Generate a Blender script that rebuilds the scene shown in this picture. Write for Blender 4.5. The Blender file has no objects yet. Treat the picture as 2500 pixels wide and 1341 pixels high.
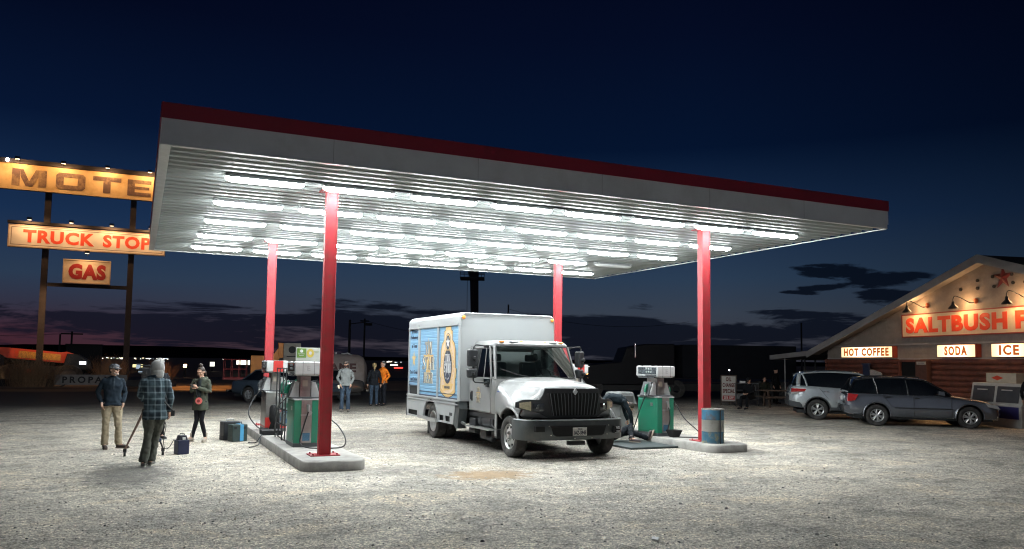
import bpy, bmesh, math, random
from mathutils import Vector, Matrix, noise
from math import sin, cos, pi, radians as RAD
random.seed(7)
S = bpy.context.scene
COL = S.collection
# ---------------- camera ----------------
cam = bpy.data.cameras.new('camera'); camo = bpy.data.objects.new('camera', cam); COL.objects.link(camo); S.camera = camo
camo.location = (-0.192, -12.401, 1.869)
camo.rotation_euler = (Matrix.Rotation(-0.43611, 3, 'Z') @ Matrix.Rotation(pi/2+0.07524, 3, 'X') @ Matrix.Rotation(0.01391, 3, 'Z')).to_euler()
cam.sensor_width = 36; cam.lens = 36*1951.6/2500; cam.shift_y = (736.66-670.5)/2500
cam.clip_start = .1; cam.clip_end = 9000
# ---------------- render / exposure ----------------
S.render.engine = 'CYCLES'
S.cycles.use_denoising = True; S.cycles.filter_width = 1.15
S.cycles.use_adaptive_sampling = True; S.cycles.adaptive_threshold = 0.012
S.cycles.max_bounces = 7; S.cycles.diffuse_bounces = 4; S.cycles.glossy_bounces = 4; S.cycles.transmission_bounces = 6
S.cycles.sample_clamp_indirect = 6; S.cycles.caustics_reflective = False; S.cycles.caustics_refractive = False
S.view_settings.view_transform = 'Standard'; S.view_settings.look = 'None'
S.view_settings.exposure = 0; S.view_settings.gamma = 1
TUBE = 100.0      # radiance of the lit fluorescent diffusers
# ---------------- world: dusk sky after sunset ----------------
W = bpy.data.worlds.new('World'); S.world = W; W.use_nodes = True
nt = W.node_tree; N = nt.nodes; Lk = nt.links; N.clear()
def nd(t, **k):
    n = N.new(t)
    for a, b in k.items(): setattr(n, a, b)
    return n
def wm(op, a, b=None, c=None):
    n = nd('ShaderNodeMath', operation=op)
    for i, v in enumerate((a, b, c)):
        if v is None: continue
        if isinstance(v, (int, float)): n.inputs[i].default_value = v
        else: Lk.new(v, n.inputs[i])
    return n.outputs[0]
def wramp(f, stops, interp='LINEAR'):
    n = nd('ShaderNodeValToRGB'); r = n.color_ramp; r.interpolation = interp
    while len(r.elements) < len(stops): r.elements.new(.5)
    for e, (p, c) in zip(r.elements, stops): e.position = p; e.color = (*c, 1)
    Lk.new(f, n.inputs[0]); return n.outputs[0]
def wmix(f, a, b, mode='MIX'):
    n = nd('ShaderNodeMix', data_type='RGBA', blend_type=mode)
    if isinstance(f, (int, float)): n.inputs[0].default_value = f
    else: Lk.new(f, n.inputs[0])
    for i, v in ((6, a), (7, b)):
        if isinstance(v, tuple): n.inputs[i].default_value = (*v, 1)
        else: Lk.new(v, n.inputs[i])
    return n.outputs[2]
def srgb(r, g, b):
    f = lambda c: ((c/255+.055)/1.055)**2.4 if c > 10 else c/255/12.92
    return (f(r), f(g), f(b))
tc = nd('ShaderNodeTexCoord'); sep = nd('ShaderNodeSeparateXYZ'); Lk.new(tc.outputs['Generated'], sep.inputs[0])
dx, dy, dz = sep.outputs
hyp = wm('SQRT', wm('ADD', wm('MULTIPLY', dx, dx), wm('MULTIPLY', dy, dy)))
elev = wm('MULTIPLY', wm('ARCTAN2', dz, hyp), 180/pi)          # degrees above the horizon
az = wm('MULTIPLY', wm('ARCTAN2', dx, dy), 180/pi)             # degrees right of +Y
ef = wm('DIVIDE', elev, 30)
sky_l = wramp(ef, [(0, srgb(66, 34, 42)), (.05, srgb(64, 38, 50)), (.1, srgb(50, 48, 64)), (.17, srgb(42, 58, 80)), (.3, srgb(24, 46, 78)), (.5, srgb(7, 22, 50)), (.75, srgb(3, 9, 30)), (1, srgb(2, 5, 22))])
sky_r = wramp(ef, [(0, srgb(58, 58, 66)), (.06, srgb(58, 60, 70)), (.12, srgb(54, 63, 77)), (.2, srgb(42, 60, 82)), (.33, srgb(24, 44, 73)), (.5, srgb(5, 20, 46)), (.75, srgb(4, 12, 35)), (1, srgb(3, 6, 24))])
azf = nd('ShaderNodeMapRange'); Lk.new(az, azf.inputs[0]); azf.inputs[1].default_value = -6; azf.inputs[2].default_value = 22
sky = wmix(azf.outputs[0], sky_l, sky_r)
azd = nd('ShaderNodeMapRange'); Lk.new(az, azd.inputs[0]); azd.inputs[1].default_value = 38; azd.inputs[2].default_value = 62; azd.inputs[3].default_value = 1; azd.inputs[4].default_value = .42
vd = nd('ShaderNodeCombineColor'); [Lk.new(azd.outputs[0], vd.inputs[i]) for i in range(3)]
sky = wmix(1.0, sky, vd.outputs[0], 'MULTIPLY')
# streaked cloud bank low over the horizon
cv = nd('ShaderNodeCombineXYZ'); Lk.new(wm('MULTIPLY', az, .055), cv.inputs[0]); Lk.new(wm('MULTIPLY', elev, .42), cv.inputs[1])
nz = nd('ShaderNodeTexNoise'); nz.inputs['Scale'].default_value = 1.9; nz.inputs['Detail'].default_value = 9; nz.inputs['Roughness'].default_value = .62; nz.inputs['Distortion'].default_value = .35
Lk.new(cv.outputs[0], nz.inputs['Vector'])
band = wramp(wm('DIVIDE', elev, 10), [(0, (.0,)*3), (.06, (.08,)*3), (.13, (.30,)*3), (.2, (.7,)*3), (.28, (.6,)*3), (.36, (.32,)*3), (.5, (.0,)*3)])
redgap = wramp(wm('DIVIDE', wm('ADD', az, 22), 60), [(0, (-.0,)*3), (.14, (.02,)*3), (.30, (.12,)*3), (.42, (.24,)*3), (1, (.24,)*3)])
gate = nd('ShaderNodeMapRange'); Lk.new(elev, gate.inputs[0]); gate.inputs[1].default_value = 2.4; gate.inputs[2].default_value = 5.2; gate.inputs[3].default_value = 0; gate.inputs[4].default_value = -.5
cl = wm('ADD', wm('ADD', wm('SUBTRACT', wm('MULTIPLY', nz.outputs[0], 1.7), .35), wm('MULTIPLY', band, .34)), wm('ADD', redgap, gate.outputs[0]))
cm = nd('ShaderNodeMapRange'); Lk.new(cl, cm.inputs[0]); cm.inputs[1].default_value = .66; cm.inputs[2].default_value = .80
# the two separate dark clouds on the right
nz2 = nd('ShaderNodeTexNoise'); nz2.inputs['Scale'].default_value = 2.6; nz2.inputs['Detail'].default_value = 8; nz2.inputs['Roughness'].default_value = .6
cv2 = nd('ShaderNodeCombineXYZ'); Lk.new(wm('MULTIPLY', az, .16), cv2.inputs[0]); Lk.new(wm('MULTIPLY', wm('ADD', elev, wm('MULTIPLY', az, .05)), .75), cv2.inputs[1])
Lk.new(cv2.outputs[0], nz2.inputs['Vector'])
def blob(a0, e0, sa, se, slope=0.):
    u = wm('DIVIDE', wm('SUBTRACT', az, a0), sa)
    e1 = wm('SUBTRACT', elev, wm('ADD', wm('MULTIPLY', wm('SUBTRACT', az, a0), slope), e0))
    v = wm('DIVIDE', e1, se)
    return wm('SUBTRACT', 1, wm('SQRT', wm('ADD', wm('MULTIPLY', u, u), wm('MULTIPLY', v, v))))
bl = blob(47.2, 6.3, 2.8, .62, -.02)
for q in ((49.8, 5.7, 3.2, .58, .03), (46.3, 5.25, 2.7, .30, .12), (44.9, 4.95, 1.5, .20, -.05), (50.8, 4.6, 2.8, .55, 0)): bl = wm('MAXIMUM', bl, blob(*q))
cl2 = wm('ADD', bl, wm('MULTIPLY', wm('SUBTRACT', nz2.outputs[0], .5), 1.9))
cm2 = nd('ShaderNodeMapRange'); Lk.new(cl2, cm2.inputs[0]); cm2.inputs[1].default_value = .08; cm2.inputs[2].default_value = .34
cloudcol = wramp(wm('DIVIDE', wm('ADD', az, 20), 80), [(0, srgb(24, 23, 35)), (.25, srgb(17, 20, 34)), (.42, srgb(8, 13, 26)), (1, srgb(6, 12, 25))])
sky = wmix(wm('MULTIPLY', cm.outputs[0], .9), sky, cloudcol)
sky = wmix(wm('MULTIPLY', cm2.outputs[0], .92), sky, srgb(5, 10, 22))
low = nd('ShaderNodeMapRange'); Lk.new(elev, low.inputs[0]); low.inputs[1].default_value = -2; low.inputs[2].default_value = 0
sky = wmix(low.outputs[0], srgb(8, 9, 14), sky)
# afterglow of the set sun in the west, behind the camera
vdot = wm('ADD', wm('MULTIPLY', dx, -.42), wm('MULTIPLY', dy, -.907))
gl = nd('ShaderNodeMapRange'); Lk.new(vdot, gl.inputs[0]); gl.inputs[1].default_value = .05; gl.inputs[2].default_value = .9
glv = wm('MULTIPLY', gl.outputs[0], wm('MULTIPLY', low.outputs[0], wm('MAXIMUM', 0, wm('SUBTRACT', 1, wm('DIVIDE', elev, 40)))))
sky = wmix(wm('MINIMUM', glv, 1), sky, (.15, .16, .19))
bg = nd('ShaderNodeBackground'); Lk.new(sky, bg.inputs[0]); bg.inputs[1].default_value = 1.0
wo = nd('ShaderNodeOutputWorld'); Lk.new(bg.outputs[0], wo.inputs[0])
# ---------------- materials ----------------
MATS = {}
def mat(name, col, rough=.6, metal=0., var=.12, vs=6., bump=0., bs=60., emit=None, es=0., coat=0., spec=.5, dirt=None, trans=0., grime=0.):
    """procedural Principled material; var = brightness mottling, dirt = (colour, amount, scale)"""
    if name in MATS: return MATS[name]
    m = bpy.data.materials.new(name); m.use_nodes = True; t = m.node_tree; n = t.nodes; L = t.links
    b = n['Principled BSDF']; b.inputs['Roughness'].default_value = rough; b.inputs['Metallic'].default_value = metal
    b.inputs['Specular IOR Level'].default_value = spec; b.inputs['Coat Weight'].default_value = coat
    if trans: b.inputs['Transmission Weight'].default_value = trans
    co = n.new('ShaderNodeTexCoord')
    z = n.new('ShaderNodeTexNoise'); z.inputs['Scale'].default_value = vs; z.inputs['Detail'].default_value = 6; z.inputs['Roughness'].default_value = .62
    L.new(co.outputs['Object'], z.inputs['Vector'])
    r = n.new('ShaderNodeValToRGB'); e = r.color_ramp.elements
    e[0].position = .28; e[1].position = .72
    e[0].color = (*[c*(1-var) for c in col], 1); e[1].color = (*[min(1, c*(1+var)) for c in col], 1)
    L.new(z.outputs[0], r.inputs[0]); out = r.outputs[0]
    if dirt:
        dc, da, ds = dirt
        z2 = n.new('ShaderNodeTexNoise'); z2.inputs['Scale'].default_value = ds; z2.inputs['Detail'].default_value = 9; z2.inputs['Roughness'].default_value = .7
        L.new(co.outputs['Object'], z2.inputs['Vector'])
        mr = n.new('ShaderNodeMapRange'); mr.inputs[1].default_value = .48; mr.inputs[2].default_value = .66; mr.inputs[4].default_value = da
        L.new(z2.outputs[0], mr.inputs[0])
        mx = n.new('ShaderNodeMix'); mx.data_type = 'RGBA'; L.new(mr.outputs[0], mx.inputs[0]); L.new(out, mx.inputs[6]); mx.inputs[7].default_value = (*dc, 1)
        out = mx.outputs[2]
    L.new(out, b.inputs['Base Color'])
    if bump:
        z3 = n.new('ShaderNodeTexNoise'); z3.inputs['Scale'].default_value = bs; z3.inputs['Detail'].default_value = 4
        L.new(co.outputs['Object'], z3.inputs['Vector'])
        bp = n.new('ShaderNodeBump'); bp.inputs['Strength'].default_value = bump; bp.inputs['Distance'].default_value = .01
        L.new(z3.outputs[0], bp.inputs['Height']); L.new(bp.outputs[0], b.inputs['Normal'])
    if emit: b.inputs['Emission Color'].default_value = (*emit, 1); b.inputs['Emission Strength'].default_value = es
    MATS[name] = m; return m
def glass(name, col=(.02, .03, .035), rough=.04):
    return mat(name, col, rough, 0, .05, spec=.8, coat=.6)
# ---------------- mesh helper ----------------
SPLIT = {'wiring_channel', 'wheel_housing', 'fender_flap', 'marker_lamp', 'wiper', 'roof_vent', 'arch_lip', 'arch_trim', 'corner_bracket', 'soffit_board', 'saddle', 'valve', 'mirror_clamp', 'mud_flap', 'cab_pillar', 'latch', 'roof_beam', 'chrome_trim', 'price_strip', 'spoke', 'bracket'}
class MB:
    def __init__(s): s.v = []; s.f = []; s.m = []; s.M = Matrix.Identity(4); s.mi = 0; s.part = False
    def at(s, loc=(0, 0, 0), rz=0., rx=0., ry=0.): s.M = Matrix.Translation(loc) @ Matrix.Rotation(rz, 4, 'Z') @ Matrix.Rotation(ry, 4, 'Y') @ Matrix.Rotation(rx, 4, 'X'); return s
    def add(s, vs, fs):
        o = len(s.v); s.v += [tuple(s.M @ Vector(p)) for p in vs]; s.f += [tuple(i+o for i in q) for q in fs]; s.m += [s.mi]*len(fs); return s
    def box(s, a, b):
        x0, y0, z0 = a; x1, y1, z1 = b
        return s.add([(x0, y0, z0), (x1, y0, z0), (x1, y1, z0), (x0, y1, z0), (x0, y0, z1), (x1, y0, z1), (x1, y1, z1), (x0, y1, z1)],
                     [(0, 3, 2, 1), (4, 5, 6, 7), (0, 1, 5, 4), (1, 2, 6, 5), (2, 3, 7, 6), (3, 0, 4, 7)])
    def cbox(s, c, d): return s.box([c[i]-d[i]/2 for i in range(3)], [c[i]+d[i]/2 for i in range(3)])
    def loft(s, rings, cap=True, closed=True):
        n = len(rings[0]); vs = [p for r in rings for p in r]; fs = []
        for i in range(len(rings)-1):
            for j in range(n if closed else n-1): a = i*n+j; b = i*n+(j+1) % n; fs.append((a, b, b+n, a+n))
        if cap and closed: fs += [tuple(range(n-1, -1, -1)), tuple(range((len(rings)-1)*n, len(rings)*n))]
        return s.add(vs, fs)
    def tube(s, pts, r, n=8, cap=True, flat=1.):
        pts = [Vector(p) for p in pts]; rs = r if isinstance(r, (list, tuple)) else [r]*len(pts); rings = []; up = None
        for i, p in enumerate(pts):
            d = (pts[min(i+1, len(pts)-1)]-pts[max(i-1, 0)]).normalized()
            if up is None: up = Vector((0, 0, 1)) if abs(d.z) < .95 else Vector((0, 1, 0))
            a = d.cross(up)
            if a.length < 1e-4: a = d.cross(Vector((1, 0, 0)))
            a.normalize(); up = a.cross(d).normalized()
            rings.append([tuple(p+(a*cos(2*pi*k/n)+up*sin(2*pi*k/n)*flat)*rs[i]) for k in range(n)])
        return s.loft(rings, cap)
    def cyl(s, p0, p1, r0, r1=None, n=16): return s.tube([p0, p1], [r0, r0 if r1 is None else r1], n)
    def ball(s, c, r, n=10, m=7, sc=(1, 1, 1)):
        rings = []
        for i in range(m+1):
            t = pi*i/m; t = max(.02, min(pi-.02, t))
            rings.append([(c[0]+r*sc[0]*sin(t)*cos(2*pi*k/n), c[1]+r*sc[1]*sin(t)*sin(2*pi*k/n), c[2]-r*sc[2]*cos(t)) for k in range(n)])
        return s.loft(rings)
    def prism(s, pts, d0, d1, ax='y'):
        """2-D outline pts extruded from d0 to d1 along axis ax; y: (x,z), x: (y,z), z: (x,y)"""
        f = {'y': lambda p, d: (p[0], d, p[1]), 'x': lambda p, d: (d, p[0], p[1]), 'z': lambda p, d: (p[0], p[1], d)}[ax]
        n = len(pts); vs = [f(p, d0) for p in pts]+[f(p, d1) for p in pts]
        return s.add(vs, [tuple(range(n)), tuple(range(2*n-1, n-1, -1))]+[(i, i+n, (i+1) % n+n, (i+1) % n) for i in range(n)])
    def lathe(s, prof, n=24, c=(0, 0, 0), ax='z'):
        rings = []
        for r, h in prof:
            ring = []
            for k in range(n):
                a = 2*pi*k/n; x, y = r*cos(a), r*sin(a)
                ring.append({'z': (c[0]+x, c[1]+y, c[2]+h), 'x': (c[0]+h, c[1]+x, c[2]+y), 'y': (c[0]+x, c[1]+h, c[2]+y)}[ax])
            rings.append(ring)
        if prof[0][0] > .035 and prof[-1][0] > .035 and len(prof) > 2: return s.loft(rings+[rings[0]], cap=False)
        return s.loft(rings, cap=prof[0][0] < .035)
    def build(s, name, mats, parent=None, smooth=False, bevel=0., seg=2, sub=0, loc=None, angle=40, label=None):
        if name in SPLIT and not s.part:        # loose pieces become parts of their own
            par = list(range(len(s.v)))
            def find(i):
                while par[i] != i: par[i] = par[par[i]]; i = par[i]
                return i
            for f in s.f:
                for j in f[1:]: par[find(j)] = find(f[0])
            grp = {}
            for f, mi in zip(s.f, s.m): grp.setdefault(find(f[0]), []).append((f, mi))
            if len(grp) > 1:
                o = None
                for fs in grp.values():
                    q = MB(); q.part = True; ids = sorted({i for f, _ in fs for i in f}); mp_ = {i: k for k, i in enumerate(ids)}
                    q.v = [s.v[i] for i in ids]; q.f = [tuple(mp_[i] for i in f) for f, _ in fs]; q.m = [mi for _, mi in fs]
                    o = q.build(name, mats, parent, smooth, bevel, seg, sub, loc, angle, label)
                return o
        me = bpy.data.meshes.new(name); me.from_pydata(s.v, [], s.f)
        mats = mats if isinstance(mats, (list, tuple)) else [mats]
        for m in mats: me.materials.append(m)
        for p, i in zip(me.polygons, s.m): p.material_index = i
        bm = bmesh.new(); bm.from_mesh(me); bmesh.ops.recalc_face_normals(bm, faces=bm.faces)
        bm.to_mesh(me); bm.free()
        o = bpy.data.objects.new(name, me); COL.objects.link(o)
        if parent: o.parent = parent
        if loc: o.location = loc
        if bevel:
            b = o.modifiers.new('b', 'BEVEL'); b.width = bevel; b.segments = seg; b.limit_method = 'ANGLE'; b.angle_limit = RAD(35)
            for p in me.polygons: p.use_smooth = True
            w = o.modifiers.new('w', 'WEIGHTED_NORMAL'); w.keep_sharp = True
        if sub:
            u = o.modifiers.new('s', 'SUBSURF'); u.levels = sub; u.render_levels = sub
        if smooth or sub:
            for p in me.polygons: p.use_smooth = True
            if smooth and not sub: me.set_sharp_from_angle(angle=RAD(angle))
        if label: o['label'] = label
        return o
def tag(o, label=None, cat=None, group=None, kind=None):
    if label: o['label'] = label
    if cat: o['category'] = cat
    if group: o['group'] = group
    if kind: o['kind'] = kind
    return o
def empty(name, loc, rz=0., label=None, cat=None, group=None):
    o = bpy.data.objects.new(name, None); o.empty_display_size = .2; COL.objects.link(o); o.location = loc; o.rotation_euler = (0, 0, rz)
    return tag(o, label, cat, group)
def copy_tree(o, loc=None, rz=None, parent=None):
    c = o.copy(); COL.objects.link(c); c.parent = parent
    if loc is not None: c.location = loc
    if rz is not None: c.rotation_euler = (0, 0, rz)
    for ch in [x for x in o.children]: copy_tree(ch, parent=c)
    return c
def apply_mods(o):
    dg = bpy.context.evaluated_depsgraph_get(); me = bpy.data.meshes.new_from_object(o.evaluated_get(dg), depsgraph=dg)
    o.modifiers.clear(); o.data = me; return o
TXT = {}
def text_mesh(s, bold=0., depth=.01, space=1.):
    key = (s, bold, depth, space)
    if key in TXT: return TXT[key]
    c = bpy.data.curves.new('t', 'FONT'); c.body = s; c.size = 1; c.offset = bold; c.extrude = depth; c.resolution_u = 3; c.space_character = space
    o = bpy.data.objects.new('t', c); COL.objects.link(o)
    dg = bpy.context.evaluated_depsgraph_get(); dg.update(); me = bpy.data.meshes.new_from_object(o.evaluated_get(dg))
    vs = [v.co.copy() for v in me.vertices]; fs = [tuple(p.vertices) for p in me.polygons]
    bpy.data.objects.remove(o); bpy.data.curves.remove(c); bpy.data.meshes.remove(me)
    x0 = min(v.x for v in vs); x1 = max(v.x for v in vs); y0 = min(v.y for v in vs); y1 = max(v.y for v in vs)
    vs = [((v.x-x0)/(x1-x0), (v.y-y0)/(y1-y0), v.z) for v in vs]
    TXT[key] = (vs, fs); return TXT[key]
def put_text(mb, s, origin, ux, uz, w, h, depth=.01, bold=.0, space=1.):
    """letters filling the w x h box whose lower-left corner is origin; ux, uz are unit vectors; letters stand depth proud of the face"""
    vs, fs = text_mesh(s, bold, 1., space); o = Vector(origin); ux = Vector(ux); uz = Vector(uz); nn = ux.cross(uz)
    mb.add([tuple(o+ux*x*w+uz*y*h+nn*z*depth) for x, y, z in vs], fs)
def area(name, loc, rot, size, power, col, parent=None, spread=None):
    l = bpy.data.lights.new(name, 'AREA'); l.energy = power; l.color = col; l.shape = 'RECTANGLE'; l.size = size[0]; l.size_y = size[1]
    if spread: l.spread = spread
    o = bpy.data.objects.new(name, l); COL.objects.link(o); o.location = loc; o.rotation_euler = rot
    if parent: o.parent = parent
    return o
def spot(name, loc, target, power, col, ang=100, blend=.6, r=.05, parent=None):
    l = bpy.data.lights.new(name, 'SPOT'); l.energy = power; l.color = col; l.spot_size = RAD(ang); l.spot_blend = blend; l.shadow_soft_size = r
    o = bpy.data.objects.new(name, l); COL.objects.link(o); o.location = loc
    o.rotation_euler = (Vector(target)-Vector(loc)).to_track_quat('-Z', 'Y').to_euler()
    if parent: o.parent = parent
    return o
def star(cx, cy, r, q=.4, n=5, a0=pi/2): return [(cx+(r if i % 2 == 0 else r*q)*cos(a0+i*pi/n), cy+(r if i % 2 == 0 else r*q)*sin(a0+i*pi/n)) for i in range(2*n)]
def fan(mb, pts, f):
    """star-shaped flat outline as triangles round its centre, f maps (a,b)->xyz"""
    cx = sum(p[0] for p in pts)/len(pts); cy = sum(p[1] for p in pts)/len(pts); n = len(pts)
    mb.add([f(*p) for p in pts]+[f(cx, cy)], [(i, (i+1) % n, n) for i in range(n)])
# ---------------- ground ----------------
def ground_material():
    m = bpy.data.materials.new('gravel_ground'); m.use_nodes = True; t = m.node_tree; n = t.nodes; L = t.links; b = n['Principled BSDF']
    b.inputs['Roughness'].default_value = .9; b.inputs['Specular IOR Level'].default_value = .25
    co = n.new('ShaderNodeTexCoord'); P = co.outputs['Object']
    def nz(sc, det=5, ro=.6, vec=P, dist=0):
        z = n.new('ShaderNodeTexNoise'); z.inputs['Scale'].default_value = sc; z.inputs['Detail'].default_value = det; z.inputs['Roughness'].default_value = ro; z.inputs['Distortion'].default_value = dist
        L.new(vec, z.inputs['Vector']); return z.outputs[0]
    def mp(f, a, b_, c=0, d=1):
        r = n.new('ShaderNodeMapRange'); L.new(f, r.inputs[0]); r.inputs[1].default_value = a; r.inputs[2].default_value = b_; r.inputs[3].default_value = c; r.inputs[4].default_value = d; return r.outputs[0]
    def mx(f, a, b_, mode='MIX'):
        x = n.new('ShaderNodeMix'); x.data_type = 'RGBA'; x.blend_type = mode
        if isinstance(f, float): x.inputs[0].default_value = f
        else: L.new(f, x.inputs[0])
        for i, v in ((6, a), (7, b_)):
            if isinstance(v, tuple): x.inputs[i].default_value = (*v, 1)
            else: L.new(v, x.inputs[i])
        return x.outputs[2]
    def ma(op, a, b_):
        x = n.new('ShaderNodeMath'); x.operation = op
        for i, v in enumerate((a, b_)):
            if isinstance(v, (int, float)): x.inputs[i].default_value = v
            else: L.new(v, x.inputs[i])
        return x.outputs[0]
    base = mx(mp(nz(.5, 6, .6), .35, .65), (.58, .56, .52), (.74, .715, .67))       # dusty to pale gravel
    # tracks: streaks stretched along the drive-through direction seen across the lot
    mpn = n.new('ShaderNodeMapping'); mpn.inputs['Rotation'].default_value = (0, 0, RAD(28)); mpn.inputs['Scale'].default_value = (.75, 1.1, 1); L.new(P, mpn.inputs[0])
    base = mx(mp(nz(1.3, 8, .72, mpn.outputs[0], .3), .46, .66, 0, .62), base, (.20, .195, .185))
    base = mx(mp(nz(5.5, 9, .78, P, .2), .50, .64, 0, .62), base, (.15, .145, .14))
    base = mx(mp(nz(2.3, 6, .7), .55, .7, 0, .5), base, (.47, .43, .36))
    base = mx(mp(nz(.38, 7, .68, P, .8), .48, .61, 0, .5), base, mx(1.0, base, (.54, .56, .60), 'MULTIPLY')); base = mx(mp(nz(.9, 8, .7, mpn.outputs[0], .6), .54, .62, 0, .5), base, (.74, .67, .56))
    # stones: two sizes of voronoi cells with their own greys
    for sc, amt in ((36., .5), (80., .8), (150., .7)):
        v = n.new('ShaderNodeTexVoronoi'); v.inputs['Scale'].default_value = sc; L.new(P, v.inputs['Vector'])
        sp = n.new('ShaderNodeSeparateColor'); L.new(v.outputs['Color'], sp.inputs[0])
        r = n.new('ShaderNodeValToRGB'); e = r.color_ramp.elements; e[0].color = (.34, .335, .33, 1); e[1].color = (1.66, 1.62, 1.54, 1); e[0].position = .05; e[1].position = .95
        L.new(sp.outputs[0], r.inputs[0]); base = mx(amt, base, mx(1.0, base, r.outputs[0], 'MULTIPLY'))
    # dark ragged patch by the camera crew and sand patch in front of the truck
    sx = n.new('ShaderNodeSeparateXYZ'); L.new(P, sx.inputs[0])
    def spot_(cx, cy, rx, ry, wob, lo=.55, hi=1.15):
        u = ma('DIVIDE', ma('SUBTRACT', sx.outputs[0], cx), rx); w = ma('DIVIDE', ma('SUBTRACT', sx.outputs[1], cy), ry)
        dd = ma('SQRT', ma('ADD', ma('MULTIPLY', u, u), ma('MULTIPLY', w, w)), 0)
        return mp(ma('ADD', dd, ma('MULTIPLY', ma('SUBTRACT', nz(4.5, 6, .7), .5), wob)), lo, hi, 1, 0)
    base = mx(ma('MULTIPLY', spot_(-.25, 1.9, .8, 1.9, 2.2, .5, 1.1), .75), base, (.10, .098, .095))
    base = mx(ma('MULTIPLY', spot_(5.15, -.1, .80, .60, 2.3, .6, 1.1), .85), base, (.46, .32, .185))
    base = mx(ma('MULTIPLY', spot_(3.4, .9, 1.4, .7, 2.0, .5, 1.2), .45), base, (.16, .155, .15))
    base = mx(ma('MULTIPLY', spot_(11.6, 1.1, 1.2, .5, 2.0, .5, 1.2), .5), base, (.16, .155, .15))
    # gravel colour darkened under the canopy to offset the strong tube light
    canopy_dim = ma('MULTIPLY', spot_(7.3, 6.0, 5.2, 6.0, 1.0, .6, 1.25), .85)
    base = mx(canopy_dim, base, mx(1.0, base, (.335, .335, .345), 'MULTIPLY'))
    # beyond the lot: darker asphalt-like drive, then bare dirt
    far = mp(ma('ADD', sx.outputs[1], ma('MULTIPLY', nz(.18, 4, .6), 6)), 19, 26)
    base = mx(far, base, (.075, .072, .072))
    dirt = mp(ma('ADD', sx.outputs[1], ma('MULTIPLY', nz(.3, 4, .6), 3)), 36, 38)
    base = mx(dirt, base, (.30, .21, .14))
    L.new(base, b.inputs['Base Color'])
    h = ma('ADD', ma('MULTIPLY', nz(45, 5, .7), .6), ma('MULTIPLY', nz(9, 6, .65), 1.3))
    bp = n.new('ShaderNodeBump'); bp.inputs['Strength'].default_value = .9; bp.inputs['Distance'].default_value = .03; L.new(h, bp.inputs['Height']); L.new(bp.outputs[0], b.inputs['Normal'])
    return m
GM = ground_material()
gb = MB()
gx = [-4000, -400, -120, -60]+[-40+i*2 for i in range(61)]+[100, 160, 400, 4000]
gy = [-400, -60]+[-20+i*2 for i in range(51)]+[100, 140, 400, 5000]
def gz(x, y):
    f = max(0, 1-abs(y-6)/40)*max(0, 1-abs(x-8)/60)
    return 0 if -3 < y < 16 and -4 < x < 30 else .05*(noise.noise((x*.12, y*.12, 0)))*f
gb.add([(x, y, gz(x, y)) for y in gy for x in gx], [(j*len(gx)+i, j*len(gx)+i+1, (j+1)*len(gx)+i+1, (j+1)*len(gx)+i) for j in range(len(gy)-1) for i in range(len(gx)-1)])
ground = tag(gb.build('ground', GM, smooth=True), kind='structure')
# road beyond the lot
rb = MB(); rb.box((-300, 58, -.1), (400, 70, .02)); tag(rb.build('road', mat('asphalt', (.05, .05, .052), .85, bump=.3)), kind='structure')
# loose stones
def stones(name, n, fn, smin, smax, m):
    sb = MB()
    for _ in range(n):
        x, y = fn(); s = random.uniform(smin, smax)*(1 if random.random() < .93 else 1.9)
        a = random.random()*6.28; q = [(s*random.uniform(.7, 1.2)*cos(a+k*1.257), s*random.uniform(.6, 1.1)*sin(a+k*1.257)) for k in range(5)]
        h = s*random.uniform(.45, .9); z0 = gz(x, y)-.002; sb.mi = random.randrange(len(m))
        sb.add([(x+u, y+v, z0) for u, v in q]+[(x+u*.55, y+v*.55, z0+h) for u, v in q], [(k, (k+1) % 5, (k+1) % 5+5, k+5) for k in range(5)]+[(5, 6, 7, 8, 9)])
    return tag(sb.build(name, m), kind='stuff')
def near_pt():
    # thicker towards the camera, all over the lot in front
    while True:
        y = -10.5+16*random.random()**1.35; x = random.uniform(-6, 17)
        if abs(x+.2)/(abs(y+12.4)+.1) > 1.6 and x < 0: continue
        if 2.3 < x < 3.5 and y > 1.1: continue
        if 10.8 < x < 12 and y > 1.2: continue
        return x, y
SM = [mat('stone_grey', (.24, .235, .225), .85), mat('stone_pale', (.50, .48, .44), .85), mat('stone_dark', (.09, .09, .09), .8), mat('stone_buff', (.40, .34, .26), .85)]
stones('gravel_stones', 42000, near_pt, .0035, .0105, [SM[0], SM[1], SM[2], SM[3], SM[1], SM[2]])
stones('gravel_lumps', 700, near_pt, .010, .017, [SM[0], SM[2], SM[2], SM[1]])
# ---------------- canopy ----------------
CL, CW, CH = 14.715, 12.64, 4.9456
FS, FR = .365, .231
m_red = mat('red_paint', (.36, .018, .026), .55, var=.10, vs=3, dirt=((.17, .045, .035), .55, 7), bump=.05, bs=30)
m_fred = mat('fascia_red', (.24, .008, .024), .45, var=.1, vs=2)
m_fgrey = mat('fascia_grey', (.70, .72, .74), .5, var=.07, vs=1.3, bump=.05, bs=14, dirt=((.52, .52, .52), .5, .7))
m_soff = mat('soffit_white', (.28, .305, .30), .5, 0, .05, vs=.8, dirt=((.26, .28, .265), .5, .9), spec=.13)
m_conc = mat('concrete', (.40, .385, .36), .85, var=.22, vs=3, bump=.4, bs=40, dirt=((.22, .21, .20), .7, 2.4))
m_dsteel = mat('dark_steel', (.05, .05, .055), .5, .5)
can = empty('gas_station_canopy', (0, 0, 0), label='big flat canopy with red and grey fascia and corrugated soffit over the pumps', cat='canopy')
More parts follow.
